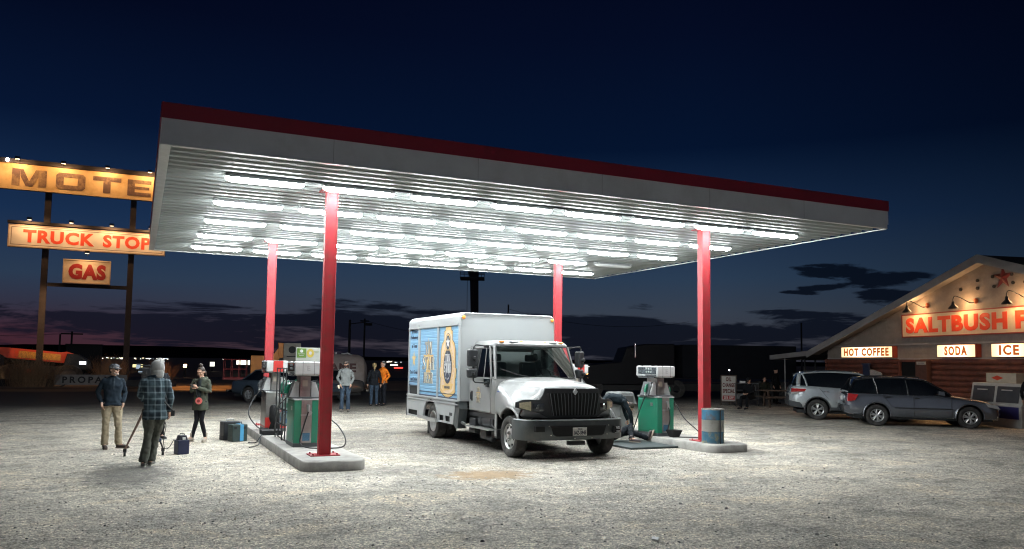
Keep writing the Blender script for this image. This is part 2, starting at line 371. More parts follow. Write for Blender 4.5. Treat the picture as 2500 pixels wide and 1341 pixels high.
# trapezoid corrugated soffit, ribs running along x
b = MB(); pitch = .305; prof = []
y = .06
while y < CW-.06:
    prof += [(y, 0), (y+.10, 0), (y+.14, .048), (y+.265, .048)]
    y += pitch
prof = [p for p in prof if p[0] < CW-.05]+[(CW-.05, 0)]
xs = [.0+i*(CL-.02)/24 for i in range(25)]
b.add([(x, p[0], CH+p[1]) for p in prof for x in xs], [(i*25+j, i*25+j+1, (i+1)*25+j+1, (i+1)*25+j) for i in range(len(prof)-1) for j in range(24)])
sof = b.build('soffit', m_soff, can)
b = MB()
b.box((.0, -.03, CH-.005), (CL, .0, CH+FS)); b.box((.0, CW, CH-.005), (CL, CW+.03, CH+FS)); b.box((-.03, -.03, CH-.005), (0, CW+.03, CH+FS)); b.box((CL, -.03, CH+.07), (CL+.03, CW+.03, CH+FS))
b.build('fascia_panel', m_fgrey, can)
b = MB()
b.box((-.035, -.042, CH+FS), (CL+.042, -.0, CH+FS+FR)); b.box((-.035, CW, CH+FS), (CL+.042, CW+.042, CH+FS+FR)); b.box((-.042, 0, CH+FS), (0, CW, CH+FS+FR)); b.box((CL, 0, CH+FS), (CL+.042, CW, CH+FS+FR))
b.build('fascia_band', m_fred, can)
b = MB()
for i in range(1, 6): b.box((i*CL/6-.004, -.0335, CH), (i*CL/6+.004, -.0295, CH+FS)); 
for i in range(1, 4): b.box((-.0335, i*CW/4-.004, CH), (-.0295, i*CW/4+.004, CH+FS))
b.build('panel_seam', mat('seam_grey', (.42, .42, .43), .6), can)
b = MB()   # bright drip edge angles under the fascia, in joined lengths that do not quite line up
for i in range(8):
    x0 = i*CL/8; b.box((x0+.01, -.036, CH-.022-.004*random.random()), (x0+CL/8-.004, .045+.01*random.random(), CH-.007))
b.box((-.036, 0, CH-.02), (.11, CW, CH-.006)); b.box((-.036, CW-.05, CH-.022), (CL, CW+.034, CH-.007))
b.build('edge_trim', mat('trim_white', (.72, .74, .73), .3, .3), can)
b = MB(); b.box((CL-.012, .0, CH-.03), (CL+.02, CW, CH-.01)); b.build('end_trim', MATS['trim_white'], can)
b = MB(); b.box((0, 0, CH+FS+FR-.14), (CL, CW, CH+FS+FR-.1)); b.build('roof', mat('roof_sheet', (.3, .3, .3), .6), can)
b = MB()
for i in range(6): b.box((.2, .8+i*2.2, CH+.08), (CL-.2, .9+i*2.2, CH+.3))
b.build('roof_beam', m_dsteel, can)
def ibeam(cx, cy, z0, z1, w=.25, dep=.27, t=.02):
    b = MB(); b.box((cx-w/2, cy-dep/2, z0), (cx+w/2, cy-dep/2+t, z1)); b.box((cx-w/2, cy+dep/2-t, z0), (cx+w/2, cy+dep/2, z1)); b.box((cx-t/2, cy-dep/2+t, z0), (cx+t/2, cy+dep/2-t, z1)); return b
for (cx, cy) in ((2.88, 2.05), (11.36, 2.12), (2.88, 9.08), (11.36, 9.1)):
    # box columns with a proud edge seam, as photographed
    b = MB(); b.box((cx-.095, cy-.095, .18), (cx+.095, cy+.095, CH+.02)); b.box((cx-.107, cy-.107, .18), (cx-.07, cy-.07, CH+.01)); b.box((cx+.088, cy-.107, .18), (cx+.107, cy-.07, CH+.01))
    c = b.build('column', m_red, can, bevel=.006)
    b = MB(); b.box((cx-.26, cy-.2, .168), (cx+.26, cy+.2, .188)); 
    for sx in (-.21, .21):
        for sy in (-.15, .15): b.cyl((cx+sx, cy+sy, .188), (cx+sx, cy+sy, .215), .018, n=6)
    p = b.build('base_plate', m_red, can, bevel=.003)
    b = MB(); b.box((cx-.19, cy-.19, CH-.03), (cx+.19, cy+.19, CH-.012)); b.build('cap_plate', m_red, can)
# islands
def island(cx, y0, y1, w, label):
    b = MB(); h = .17; r = w/2; pts = []
    def nd_(x, y): return (x+.012*noise.noise((x*3, y*3, 1)), y+.012*noise.noise((x*3, y*3, 5)))
    for k in range(13): a = pi+pi*k/12; pts.append((cx+r*.985*(abs(cos(a))**.45*(1 if cos(a) > 0 else -1)), y0+r*.62+r*.62*(abs(sin(a))**.8*(1 if sin(a) > 0 else -1))))
    for i in range(1, 19): pts.append((cx+r, y0+r*.62+(y1-y0-r*1.24)*i/19))
    for k in range(13): a = pi*k/12; pts.append((cx+r*.985*(abs(cos(a))**.45*(1 if cos(a) > 0 else -1)), y1-r*.62+r*.62*abs(sin(a))**.8))
    for i in range(1, 19): pts.append((cx-r, y1-r*.62-(y1-y0-r*1.24)*i/19))
    pts = [nd_(*p) for p in pts]
    lo = [(p[0], p[1], -.03) for p in pts]; mid = [(p[0], p[1], h-.03+.006*noise.noise((p[0]*5, p[1]*5, 0))) for p in pts]
    top = [(cx+(p[0]-cx)*.965, (p[1]-(y0+y1)/2)*.995+(y0+y1)/2, h) for p in pts]
    b.loft([lo, mid, top])
    return tag(b.build('pump_island', m_conc, smooth=True, angle=50), label, 'pump island', 'concrete pump islands')
island(2.9, 1.12, 10.9, 1.12, 'concrete island under the pumps beside the camera crew')
island(11.4, 1.22, 11.0, 1.1, 'concrete island carrying the striped drum')
# fixtures
def fixture(lit=True):
    r = empty('ceiling_light', (0, 0, 0))
    L_ = 1.298
    b = MB(); n = 12
    def ring(x, w, h, z): return [(x, w*cos(pi+pi*k/n), z-.0+h*sin(pi+pi*k/n)) for k in range(n+1)]
    rings = [ring(L_*t, .085*s, .075*s, -.055) for t, s in ((.0, .12), (.012, .55), (.05, .86), (.1, 1), (.9, 1), (.95, .86), (.988, .55), (1, .12))]
    b.loft(rings, cap=False, closed=False)
    b.build('diffuser', (mat('tube_light', (.9, .9, .9), .4, emit=(.93, .99, 1), es=TUBE) if lit else mat('dead_diffuser', (.6, .62, .62), .35)), r, smooth=True)
    b = MB(); b.box((.0, -.075, -.054), (L_, .075, .0)); b.box((.02, -.09, -.06), (L_-.02, -.076, -.03)); b.box((.02, .076, -.06), (L_-.02, .09, -.03)); b.build('housing', mat('fixture_grey', (.26, .275, .28), .5, .0), r, bevel=.008)
    b = MB()
    for x in (.08, L_-.08):
        for s in (-1, 1): b.box((x-.02, s*.088-.006, -.075), (x+.02, s*.088+.006, -.02))
    b.build('latch', mat('latch_steel', (.5, .5, .5), .3, .8), r)
    return r
LU, PER, RV, RD = 1.0015, 1.62, 1.576, 2.314
proto = fixture(); dead = fixture(False)
rows = ['front', 'second', 'middle', 'fourth', 'rear']
ordn = ['first', 'second', 'third', 'fourth', 'fifth', 'sixth', 'seventh', 'last']
used = False
for r in range(5):
    for k in range(8):
        loc = (LU+k*PER, RV+r*RD, CH-.0)
        if (r, k) == (3, 7): dead.location = loc; tag(dead, 'unlit tube light among the glowing ones under the canopy', 'ceiling light', 'tube lights under the canopy'); continue
        if not used: o = proto; o.location = loc; used = True
        else: o = copy_tree(proto, loc)
        tag(o, f'lit white tube light, {ordn[k]} from the left in the {rows[r]} row under the canopy', 'ceiling light', 'tube lights under the canopy')
# flat joint plates between neighbouring fixtures, one strip per row
for r in range(5):
    b = MB()
    for k in range(7): b.box((LU+k*PER+1.31, RV+r*RD-.07, CH-.02), (LU+(k+1)*PER-.012, RV+r*RD+.07, CH-.004))
    b.build('wiring_channel', mat('plate_white', (.16, .175, .175), .5, 0., spec=.15), can, bevel=.004)
# ---------------- beverage truck (own frame: +x its left-hand side seen from the camera's right, y rearwards, origin on the ground under the front axle) ----------------
m_tw = mat('truck_white', (.245, .25, .25), .28, var=.04, vs=2, coat=.4, dirt=((.34, .33, .30), .45, 1.7))
m_box = mat('box_white', (.33, .345, .35), .45, var=.04, vs=1.4, dirt=((.35, .35, .33), .35, 1.1), bump=.03, bs=8)
m_blk = mat('black_plastic', (.022, .024, .027), .5, var=.2, bump=.1, bs=120)
m_bump = mat('bumper_grey', (.042, .050, .054), .42, var=.15, vs=4, coat=.2, dirt=((.10, .10, .09), .4, 3))
m_tyre = mat('tyre_rubber', (.032, .031, .030), .82, var=.25, vs=12, bump=.3, bs=50, dirt=((.13, .12, .11), .5, 5))
m_rim = mat('rim_steel', (.50, .50, .49), .38, .35, .1, dirt=((.22, .2, .18), .5, 6))
m_chr = mat('chrome', (.75, .75, .75), .1, 1., .03)
m_alu = mat('aluminium', (.55, .56, .56), .35, .8, .1, dirt=((.25, .25, .24), .4, 6))
m_amb = mat('amber_lens', (.75, .28, .05), .25, emit=(1, .4, .1), es=.08)
m_seal = mat('rubber_seal', (.015, .016, .018), .6)
m_sky = mat('panel_blue', (.19, .37, .54), .45, var=.08, vs=2, dirt=((.24, .38, .50), .4, 2))
m_gold = mat('label_gold', (.62, .42, .17), .5, var=.12, vs=9)
m_cream = mat('label_cream', (.66, .50, .36), .5, var=.08, vs=7)
m_ink = mat('ink_navy', (.035, .045, .075), .5)
m_silv = mat('label_silver', (.62, .63, .64), .4)
m_dk = mat('interior_dark', (.012, .013, .014), .7); m_pale = mat('label_pale', (.60, .55, .44), .5)
def clear_glass(name, tint=(.72, .82, .78), rough=.02):
    m = bpy.data.materials.new(name); m.use_nodes = True; t = m.node_tree; n = t.nodes; L = t.links; n.clear()
    o = n.new('ShaderNodeOutputMaterial'); a = n.new('ShaderNodeBsdfTransparent'); g = n.new('ShaderNodeBsdfGlossy'); f = n.new('ShaderNodeFresnel'); x = n.new('ShaderNodeMixShader')
    a.inputs[0].default_value = (*tint, 1); g.inputs['Roughness'].default_value = rough; f.inputs[0].default_value = 1.5
    md = n.new('ShaderNodeMath'); md.operation = 'MULTIPLY_ADD'; md.inputs[1].default_value = 1.3; md.inputs[2].default_value = .02; L.new(f.outputs[0], md.inputs[0])
    L.new(md.outputs[0], x.inputs[0]); L.new(a.outputs[0], x.inputs[1]); L.new(g.outputs[0], x.inputs[2]); L.new(x.outputs[0], o.inputs[0]); return m
m_wind = clear_glass('windscreen_glass', (.74, .86, .82))
m_side = clear_glass('side_glass', (.16, .20, .20))
def cutter(o, cyls=(), boxes=()):
    """boolean-cut holes into a solid; cutters are removed afterwards"""
    b = MB()
    for p0, p1, r in cyls: b.cyl(p0, p1, r, n=40)
    for a_, b_ in boxes: b.box(a_, b_)
    c = b.build('cut', m_dk, o.parent); md = o.modifiers.new('bool', 'BOOLEAN'); md.object = c; md.operation = 'DIFFERENCE'; md.solver = 'EXACT'
    bpy.context.view_layer.update(); apply_mods(o); me = c.data; bpy.data.objects.remove(c); bpy.data.meshes.remove(me)
    return o
def wheel(parent, x, y, r, w, side, style, name='wheel', rim=.56, steer=0.):
    """side = +1/-1: which way the outer face looks along x; tyre with rim as sub-part"""
    e = empty(name, (x, y, r)); e.parent = parent; e.rotation_euler = (0, 0, steer)
    s = side; h = w/2; R = r
    prof = [(R*.60, -h*.75), (R*.72, -h*.98), (R*.88, -h), (R*.965, -h*.88), (R*.995, -h*.6), (R, 0), (R*.995, h*.6), (R*.965, h*.88), (R*.88, h), (R*.72, h*.98), (R*.60, h*.75)]
    b = MB(); b.lathe(prof, 44, ax='x')
    for k in range(4):   # tread grooves
        xx = -h*.66+k*h*.44; b.lathe([(R*.9965, xx-.006), (R*1.008, xx-.006), (R*1.008, xx+.012+w*.07), (R*.9965, xx+.012+w*.07)], 44, ax='x')
    b.build('tyre', m_tyre, e, smooth=True, angle=30)
    b = MB(); rr = R*.615
    if style == 'truck':
        b.lathe([(rr, s*h*.80), (rr*.97, s*h*.86), (rr*.90, s*h*.62), (rr*.86, s*h*.50), (rr*.62, s*h*.72), (rr*.42, s*h*.80), (rr*.36, s*h*.55), (.02, s*h*.55), (.02, s*h*.3), (rr, s*h*.3)], 40, ax='x')
        b.build('rim', m_rim, e, smooth=True, angle=35)
        b = MB()
        for k in range(8): a = k*pi/4+.2; b.cyl((s*h*.585, rr*.74*cos(a), rr*.74*sin(a)), (s*h*.70, rr*.74*cos(a), rr*.74*sin(a)), rr*.115, n=12)
        b.build('rim_hole', m_dk, e)
        b = MB()
        for k in range(8): a = k*pi/4; b.cyl((s*h*.76, rr*.36*cos(a), rr*.36*sin(a)), (s*h*1.02, rr*.36*cos(a), rr*.36*sin(a)), .017, .013, 8)
        b.lathe([(.02, s*h*1.06), (rr*.2, s*h*1.04), (rr*.22, s*h*.6), (.02, s*h*.6)], 20, ax='x')
        b.build('hub', m_chr if x < 0 or style == 'truck' else m_rim, e, smooth=True, angle=35)
    elif style == 'dual':
        b.lathe([(rr, s*h*.8), (rr*.95, s*h*.85), (rr*.88, s*h*.3), (rr*.8, -s*h*.5), (rr*.45, -s*h*.6), (rr*.4, s*h*.1), (.02, s*h*.1), (.02, -s*h*.8), (rr, -s*h*.8)], 40, ax='x')
        b.build('rim', m_rim, e, smooth=True, angle=35)
    else:                # alloy with spokes
        b.lathe([(rr, s*h*.80), (rr*.98, s*h*.90), (rr*.90, s*h*.80), (rr*.86, s*h*.3), (rr*.80, s*h*.1), (rr*.80, s*h*0), (rr, 0)], 40, ax='x')
        for k in range(style):
            a = k*2*pi/style+.3
            for off in (-.09, .09):
                p0 = Vector((s*h*.78, rr*.18*cos(a), rr*.18*sin(a))); p1 = Vector((s*h*.74, rr*.9*cos(a+off*2.0), rr*.9*sin(a+off*2.0)))
                b.tube([p0, p1], [.024, .021], 6)
        b.lathe([(.01, s*h*.86), (rr*.2, s*h*.84), (rr*.24, s*h*.6), (.01, s*h*.6)], 20, ax='x')
        b.build('rim', m_chr if rim == 1 else mat('alloy', (.62, .63, .64), .28, .75, .05), e, smooth=True, angle=35)
        b = MB(); b.lathe([(rr*.84, s*h*.12), (.01, s*h*.12), (.01, s*h*.02), (rr*.84, s*h*.02)], 24, ax='x'); b.build('brake_disc', m_dk, e)
    return e
T = empty('delivery_truck', (7.587, 2.017, 0), .003, 'white beverage truck with sky blue roll-up side doors parked between the pumps', 'truck')
# hood and front fenders
prof_h = {.90: [(0, 1.56), (.45, 1.55), (.78, 1.50), (.92, 1.41), (.99, 1.27), (1.0, 1.0), (1.0, .80)],
 .62: [(0, 1.552), (.45, 1.542), (.74, 1.485), (.89, 1.365), (1.015, 1.25), (1.05, 1.02), (1.05, .80)],
 .40: [(0, 1.542), (.45, 1.53), (.71, 1.46), (.85, 1.32), (1.03, 1.22), (1.09, 1.02), (1.09, .80)],
 .0: [(0, 1.515), (.50, 1.503), (.72, 1.435), (.84, 1.27), (1.03, 1.185), (1.115, 1.0), (1.11, .80)],
 -.3: [(0, 1.485), (.50, 1.472), (.68, 1.40), (.78, 1.22), (1.0, 1.145), (1.11, .98), (1.11, .80)],
 -.5: [(0, 1.455), (.50, 1.442), (.665, 1.375), (.75, 1.20), (.94, 1.13), (1.07, .99), (1.08, .80)],
 -.60: [(0, 1.43), (.50, 1.418), (.65, 1.345), (.725, 1.175), (.91, 1.11), (1.04, .98), (1.06, .80)],
 -.655: [(0, 1.385), (.49, 1.375), (.635, 1.31), (.70, 1.15), (.88, 1.09), (1.02, .97), (1.04, .80)]}
def swp(x, y): return y+.36*(min(abs(x), 1.12)/1.12)**2.4*max(0, min(1, (.45-y)/1.0))
b = MB(); ys = sorted(prof_h, reverse=True); rings = []
for y in ys:
    h_ = prof_h[y]; ring = [(-x, z) for x, z in reversed(h_)]+[(x, z) for x, z in h_[1:]]
    rings.append([(x, swp(x, y), z) for x, z in ring])
n = len(rings[0]); b.loft(rings, cap=False, closed=False)
last = rings[-1]; b.add(list(last)+[(p[0], p[1], .80) for p in last], [(i, i+1, i+1+n, i+n) for i in range(1, n-2)])
hood = b.build('hood', m_tw, T, sub=2); bpy.context.view_layer.update(); apply_mods(hood)
# open the wheel arches in the skin, then give it thickness
def open_arch(o, cy, cz, r, xmin):
    bm = bmesh.new(); bm.from_mesh(o.data)
    kill = [f for f in bm.faces if abs(f.calc_center_median().x) > xmin and math.hypot(f.calc_center_median().y-cy, f.calc_center_median().z-cz) < r]
    bmesh.ops.delete(bm, geom=kill, context='FACES')
    for v in bm.verts:
        if v.is_boundary and abs(v.co.x) > xmin*.98:
            d = math.hypot(v.co.y-cy, v.co.z-cz)
            if d < r*1.35 and d > r*.6: v.co.y = cy+(v.co.y-cy)*r/d; v.co.z = cz+(v.co.z-cz)*r/d
    bm.to_mesh(o.data); bm.free()
open_arch(hood, 0, .43, .53, .82)
md = hood.modifiers.new('t', 'SOLIDIFY'); md.thickness = .022; md.offset = -1
for p in hood.data.polygons: p.use_smooth = True
hood.data.set_sharp_from_angle(angle=RAD(40))
b = MB()   # raised wheel-arch lips
for s in (-1, 1):
    b.tube([(s*1.105-s*.02*abs(cos(a)), .545*cos(a)*1.0, .43+.545*sin(a)) for a in [RAD(38)+k*RAD(114)/14 for k in range(15)]], .022, 8)
b.build('arch_lip', m_tw, T, smooth=True)
b = MB()   # wheel-arch liners
for s in (-1, 1):
    b.loft([[(s*xx, .50*cos(a), .43+.50*sin(a)) for a in [k*pi/14 for k in range(15)]] for xx in (.55, 1.04)], cap=False, closed=False)
b.build('wheel_housing', m_dk, T, smooth=True)
# black front mask with grille and lamps
def mask_line(x): return swp(x, -.655)
b = MB(); xs = [-1.095+i*2.19/44 for i in range(45)]
def mt(x):
    a = abs(x); return 1.365 if a < .60 else (1.365-(a-.60)*2.75 if a < .68 else 1.145-(a-.68)*.0 if a < .98 else 1.145-(a-.98)*.5)
def mb_(x):
    a = abs(x); return .80 if a < .55 else (.80+(a-.55)*.55 if a < .70 else .8825+(a-.70)*.26)
v = []
for x in xs: v += [(x, mask_line(x)-.028, mb_(x)), (x, mask_line(x)-.034, (mb_(x)+mt(x))/2), (x, mask_line(x)-.018, mt(x)), (x, mask_line(x)+.03, mt(x)), (x, mask_line(x)+.03, mb_(x))]
b.add(v, [(i*5+j, (i+1)*5+j, (i+1)*5+(j+1) % 5, i*5+(j+1) % 5) for i in range(44) for j in range(5)])
b.build('front_mask', m_blk, T, smooth=True, angle=50)
b = MB(); b.prism([(-.575, 1.275), (.575, 1.275), (.50, .865), (.44, .845), (-.44, .845), (-.50, .865)], -.693, -.58); b.build('grille_opening', mat('black_void', (.004, .004, .005), .8), T)
b = MB()
for k in range(15):
    t = (k-7)/7; xt = t*.545; xb = t*.475; b.tube([(xt, -.700, 1.27-.06*(abs(t) < .1)), (xt*.93+xb*.07, -.712, 1.2), (xb, -.705, .85)], .0085, 6)
b.build('grille', mat('grille_bar', (.10, .11, .12), .3, .3), T, smooth=True)
b = MB()
for sc, y0 in ((1, -.722), (.62, -.727)):
    q = [(0, .068*sc), (.048*sc, 0), (0, -.068*sc), (-.048*sc, 0)]; q2 = [(x*.74, z*.74) for x, z in q]
    if sc == 1: b.add([(x, y0, 1.305+z) for x, z in q]+[(x, y0, 1.305+z) for x, z in q2]+[(x, y0+.025, 1.305+z) for x, z in q], [(i, (i+1) % 4, (i+1) % 4+4, i+4) for i in range(4)]+[(i, (i+1) % 4, (i+1) % 4+8, i+8) for i in range(4)])
    else: b.prism([(x, 1.305+z) for x, z in q], y0, y0+.02)
b.build('emblem', m_silv, T)
for s in (-1, 1):
    def lens(x0, x1, zf0, zf1, nm, m, dy=.04, lab=None):
        b = MB(); v = []; N_ = 8
        for i in range(N_+1):
            x = s*(x0+(x1-x0)*i/N_); z0, z1 = zf0(abs(x)), zf1(abs(x))
            v += [(x, mask_line(x)-dy, z0), (x, mask_line(x)-dy-.008, (z0+z1)/2), (x, mask_line(x)-dy, z1), (x, mask_line(x), z1), (x, mask_line(x), z0)]
        b.add(v, [(i*5+j, (i+1)*5+j, (i+1)*5+(j+1) % 5, i*5+(j+1) % 5) for i in range(N_) for j in range(5)]+[tuple(range(5)), tuple(range(N_*5, N_*5+5))])
        return b.build(nm, m, T, smooth=True, angle=50)
    lens(.86, 1.05, lambda a: .93+(a-.86)*.28, lambda a: 1.11-(a-.86)*.15, 'headlight', mat('head_lens', (.42, .38, .26), .12, .2, .25, vs=25, coat=1.0, emit=(1, .8, .4), es=.02))
    lens(.63, .83, lambda a: .925, lambda a: 1.075, 'headlight', mat('proj_lens', (.03, .035, .04), .08, .1, coat=1))
    b = MB(); x = s*.73; b.lathe([(.001, mask_line(x)-.052), (.045, mask_line(x)-.052), (.052, mask_line(x)-.045), (.052, mask_line(x)-.03)], 20, c=(x, 0, 1.0), ax='y'); b.build('lamp_ring', m_chr, T, smooth=True, angle=30)
# bumper: swept grey steel with a rolled top lip and openings
b = MB(); N_ = 36; v = []; F = []
def bl_(t): # t -1..1 -> x, y
    a = abs(t); x = 1.145*t if a < .82 else math.copysign(.939+.206*sin((a-.82)/.18*pi/2), t); y = -.86+.10*(min(a, .82)/.82)**2 if a < .82 else -.76+.42*((a-.82)/.18)**2.2*1.0
    return x, y
pr_ = [(.02, .385), (-.012, .42), (-.02, .60), (-.01, .745), (.03, .77), (.10, .77), (.10, .385)]
for i in range(N_+1):
    t = -1+2*i/N_; x, y = bl_(t); k = 1-.0*abs(t)
    for dy, z in pr_: v.append((x*(1-.0*dy), y+dy*(1 if abs(t) < .82 else 1), z if z > .5 else z+.0))
m_ = len(pr_)
b.add(v, [(i*m_+j, (i+1)*m_+j, (i+1)*m_+(j+1) % m_, i*m_+(j+1) % m_) for i in range(N_) for j in range(m_)]+[tuple(range(m_)), tuple(range(N_*m_, (N_+1)*m_))])
bump = b.build('bumper', m_bump, T, smooth=True, angle=40)
# dark recesses, bolts and rolled lip
b = MB(); b.prism([(-.60, .66), (.60, .66), (.55, .50), (.50, .465), (-.50, .465), (-.55, .50)], -.889, -.80); b.build('bumper_opening', MATS['black_void'], T)
b = MB(); b.prism([(-.93, .655), (-.74, .655), (-.74, .555), (-.93, .555)], -.862, -.70); b.build('bumper_slot', MATS['black_void'], T)
b = MB(); v = []
b.tube([(bl_(t)[0], bl_(t)[1]+.005, .768) for t in [-1+2*i/36 for i in range(37)]], .012, 6); b.build('bumper_lip', mat('lip_grey', (.35, .36, .37), .35, .4), T, smooth=True)
for bx, bz in ((-.66, .66), (-.62, .49), (.66, .66), (.62, .49), (.28, .42), (-.1, .42)):
    b = MB(); b.cyl((bx, -.885, bz), (bx, -.86, bz), .012, n=10); b.build('bolt', m_chr, T)
pl = MB(); pl.box((-.155, -.905, .468), (.155, -.893, .625)); plate = pl.build('licence_plate', mat('plate_white2', (.78, .77, .72), .4), T, bevel=.004)
b = MB(); put_text(b, '1AZ-3B45', (-.135, -.907, .490), (1, 0, 0), (0, 0, 1), .27, .078, .002, .035); put_text(b, 'TEXAS', (-.05, -.907, .585), (1, 0, 0), (0, 0, 1), .10, .026, .002, .04); b.box((-.09, -.907, .474), (.09, -.905, .479)); b.build('plate_letters', mat('plate_ink', (.02, .02, .03), .5), plate)
bd = MB(); bd.box((.80, -.868, .50), (.94, -.80, .64)); bo = bd.build('bumper_badge', MATS['black_void'], T)
b = MB(); put_text(b, 'V5', (.83, -.875, .575), (1, 0, 0), (0, 0, 1), .09, .055, .004, .03); put_text(b, 'VSPI', (.84, -.875, .518), (1, 0, 0), (0, 0, 1), .085, .03, .004, .03); b.box((.815, -.874, .507), (.935, -.868, .513)); b.build('badge_letters', m_silv, bo)
# cab shell
def rrect(hw, y0, y1, bow, rf=.10, rb=.05):
    pts = []
    for k in range(-8, 9): t = k/8; pts.append((t*(hw-rf), y0-bow*(1-t*t)))
    pts.append((hw-rf*.3, y0+rf*.25)); pts.append((hw, y0+rf))
    pts += [(hw, (y0+y1)/2), (hw, y1-rb), (hw-rb, y1), (0, y1), (-hw+rb, y1), (-hw, y1-rb), (-hw, (y0+y1)/2), (-hw, y0+rf), (-hw+rf*.3, y0+rf*.25)]
    return pts
b = MB()
b.loft([[(x, y, z) for x, y in rrect(hw, y0, 2.36, bw)] for z, hw, y0, bw in ((.78, .985, .93, 0), (.82, 1.0, .92, 0), (1.35, 1.0, .92, .02), (1.50, .99, .93, .10), (1.535, .97, .95, .14), (1.54, .90, 1.0, .1))])
b.build('cab', m_tw, T, smooth=True, angle=35)
b = MB()
b.loft([[(x, y, z) for x, y in rrect(hw, y0, y1, bw, .12, .06)] for z, hw, y0, y1, bw in ((2.175, .90, 1.24, 2.35, .13), (2.20, .915, 1.20, 2.36, .14), (2.25, .91, 1.19, 2.36, .14), (2.31, .86, 1.26, 2.33, .14), (2.335, .74, 1.38, 2.25, .12))])
b.build('cab_roof', m_tw, T, smooth=True, angle=50)
b = MB()
for s in (-1, 1):
    b.tube([(s*.955, .975, 1.50), (s*.93, 1.08, 1.80), (s*.885, 1.235, 2.20)], [.035, .03, .035], 8)
    b.box((min(s*.97, s*.90), 2.27, 1.5), (max(s*.97, s*.90), 2.35, 2.21))
    b.tube([(s*.975, 1.02, 1.52), (s*.965, 1.7, 1.525), (s*.97, 2.3, 1.52)], .025, 6)
b.build('cab_pillar', m_tw, T, smooth=True, angle=40)
b = MB(); b.box((-.90, 2.31, 1.5), (.90, 2.345, 1.62)); b.box((-.90, 2.31, 2.1), (.90, 2.345, 2.2)); b.box((-.90, 2.31, 1.5), (-.55, 2.345, 2.2)); b.box((.55, 2.31, 1.5), (.90, 2.345, 2.2)); b.build('cab_back', m_tw, T)
# windscreen
v = []; rows_ = ((1.535, .945, .965, .135), (1.75, .915, 1.04, .135), (2.0, .885, 1.13, .137), (2.205, .86, 1.205, .14))
for z, hw, y0, bw in rows_:
    for k in range(-8, 9): t = k/8; v.append((t*hw, y0-bw*(1-t*t), z))
b = MB(); b.add(v, [(r*17+k, r*17+k+1, (r+1)*17+k+1, (r+1)*17+k) for r in range(3) for k in range(16)]); wsn = b.build('windscreen', m_wind, T, smooth=True)
b = MB()
for r_ in (0, 3):
    z, hw, y0, bw = rows_[r_]; b.tube([(k/8*hw, y0-bw*(1-(k/8)**2)-.006, z) for k in range(-8, 9)], .012, 6)
for s in (-1, 1): b.tube([(s*hw, y0-.004, z) for z, hw, y0, bw in rows_], .012, 6)
b.build('screen_seal', m_seal, wsn, smooth=True)
b = MB()
for s in (-1, 1): b.tube([(s*.15, .83, 1.545), (s*.5, .85, 1.60), (s*.52-.35, .93, 1.72)], .008, 6)
b.build('wiper', m_seal, T)
# interior
b = MB(); b.box((-.88, 1.0, 1.2), (.88, 1.35, 1.50)); b.cbox((.42, 1.36, 1.52), (.5, .1, .12)); b.build('dashboard', m_dk, T, bevel=.03)
b = MB(); b.tube([(.42+.19*cos(a), 1.46+.05*sin(a), 1.56+.185*sin(a)) for a in [k*2*pi/20 for k in range(21)]], .014, 6, cap=False); b.tube([(.42, 1.46, 1.56), (.42, 1.36, 1.42)], .03, 6)
for a in (0, 2.1, 4.2): b.tube([(.42, 1.46, 1.56), (.42+.18*cos(a), 1.46+.05*sin(a), 1.56+.18*sin(a))], .012, 6)
b.build('steering_wheel', m_seal, T, smooth=True)
for x in (-.42, .42):
    b = MB(); b.box((x-.25, 1.75, 1.1), (x+.25, 2.2, 1.3)); b.box((x-.24, 2.1, 1.3), (x+.24, 2.24, 1.86)); b.box((x-.12, 2.12, 1.88), (x+.12, 2.2, 2.04)); b.build('seat', mat('seat_grey', (.10, .11, .115), .8), T, bevel=.05, seg=3)
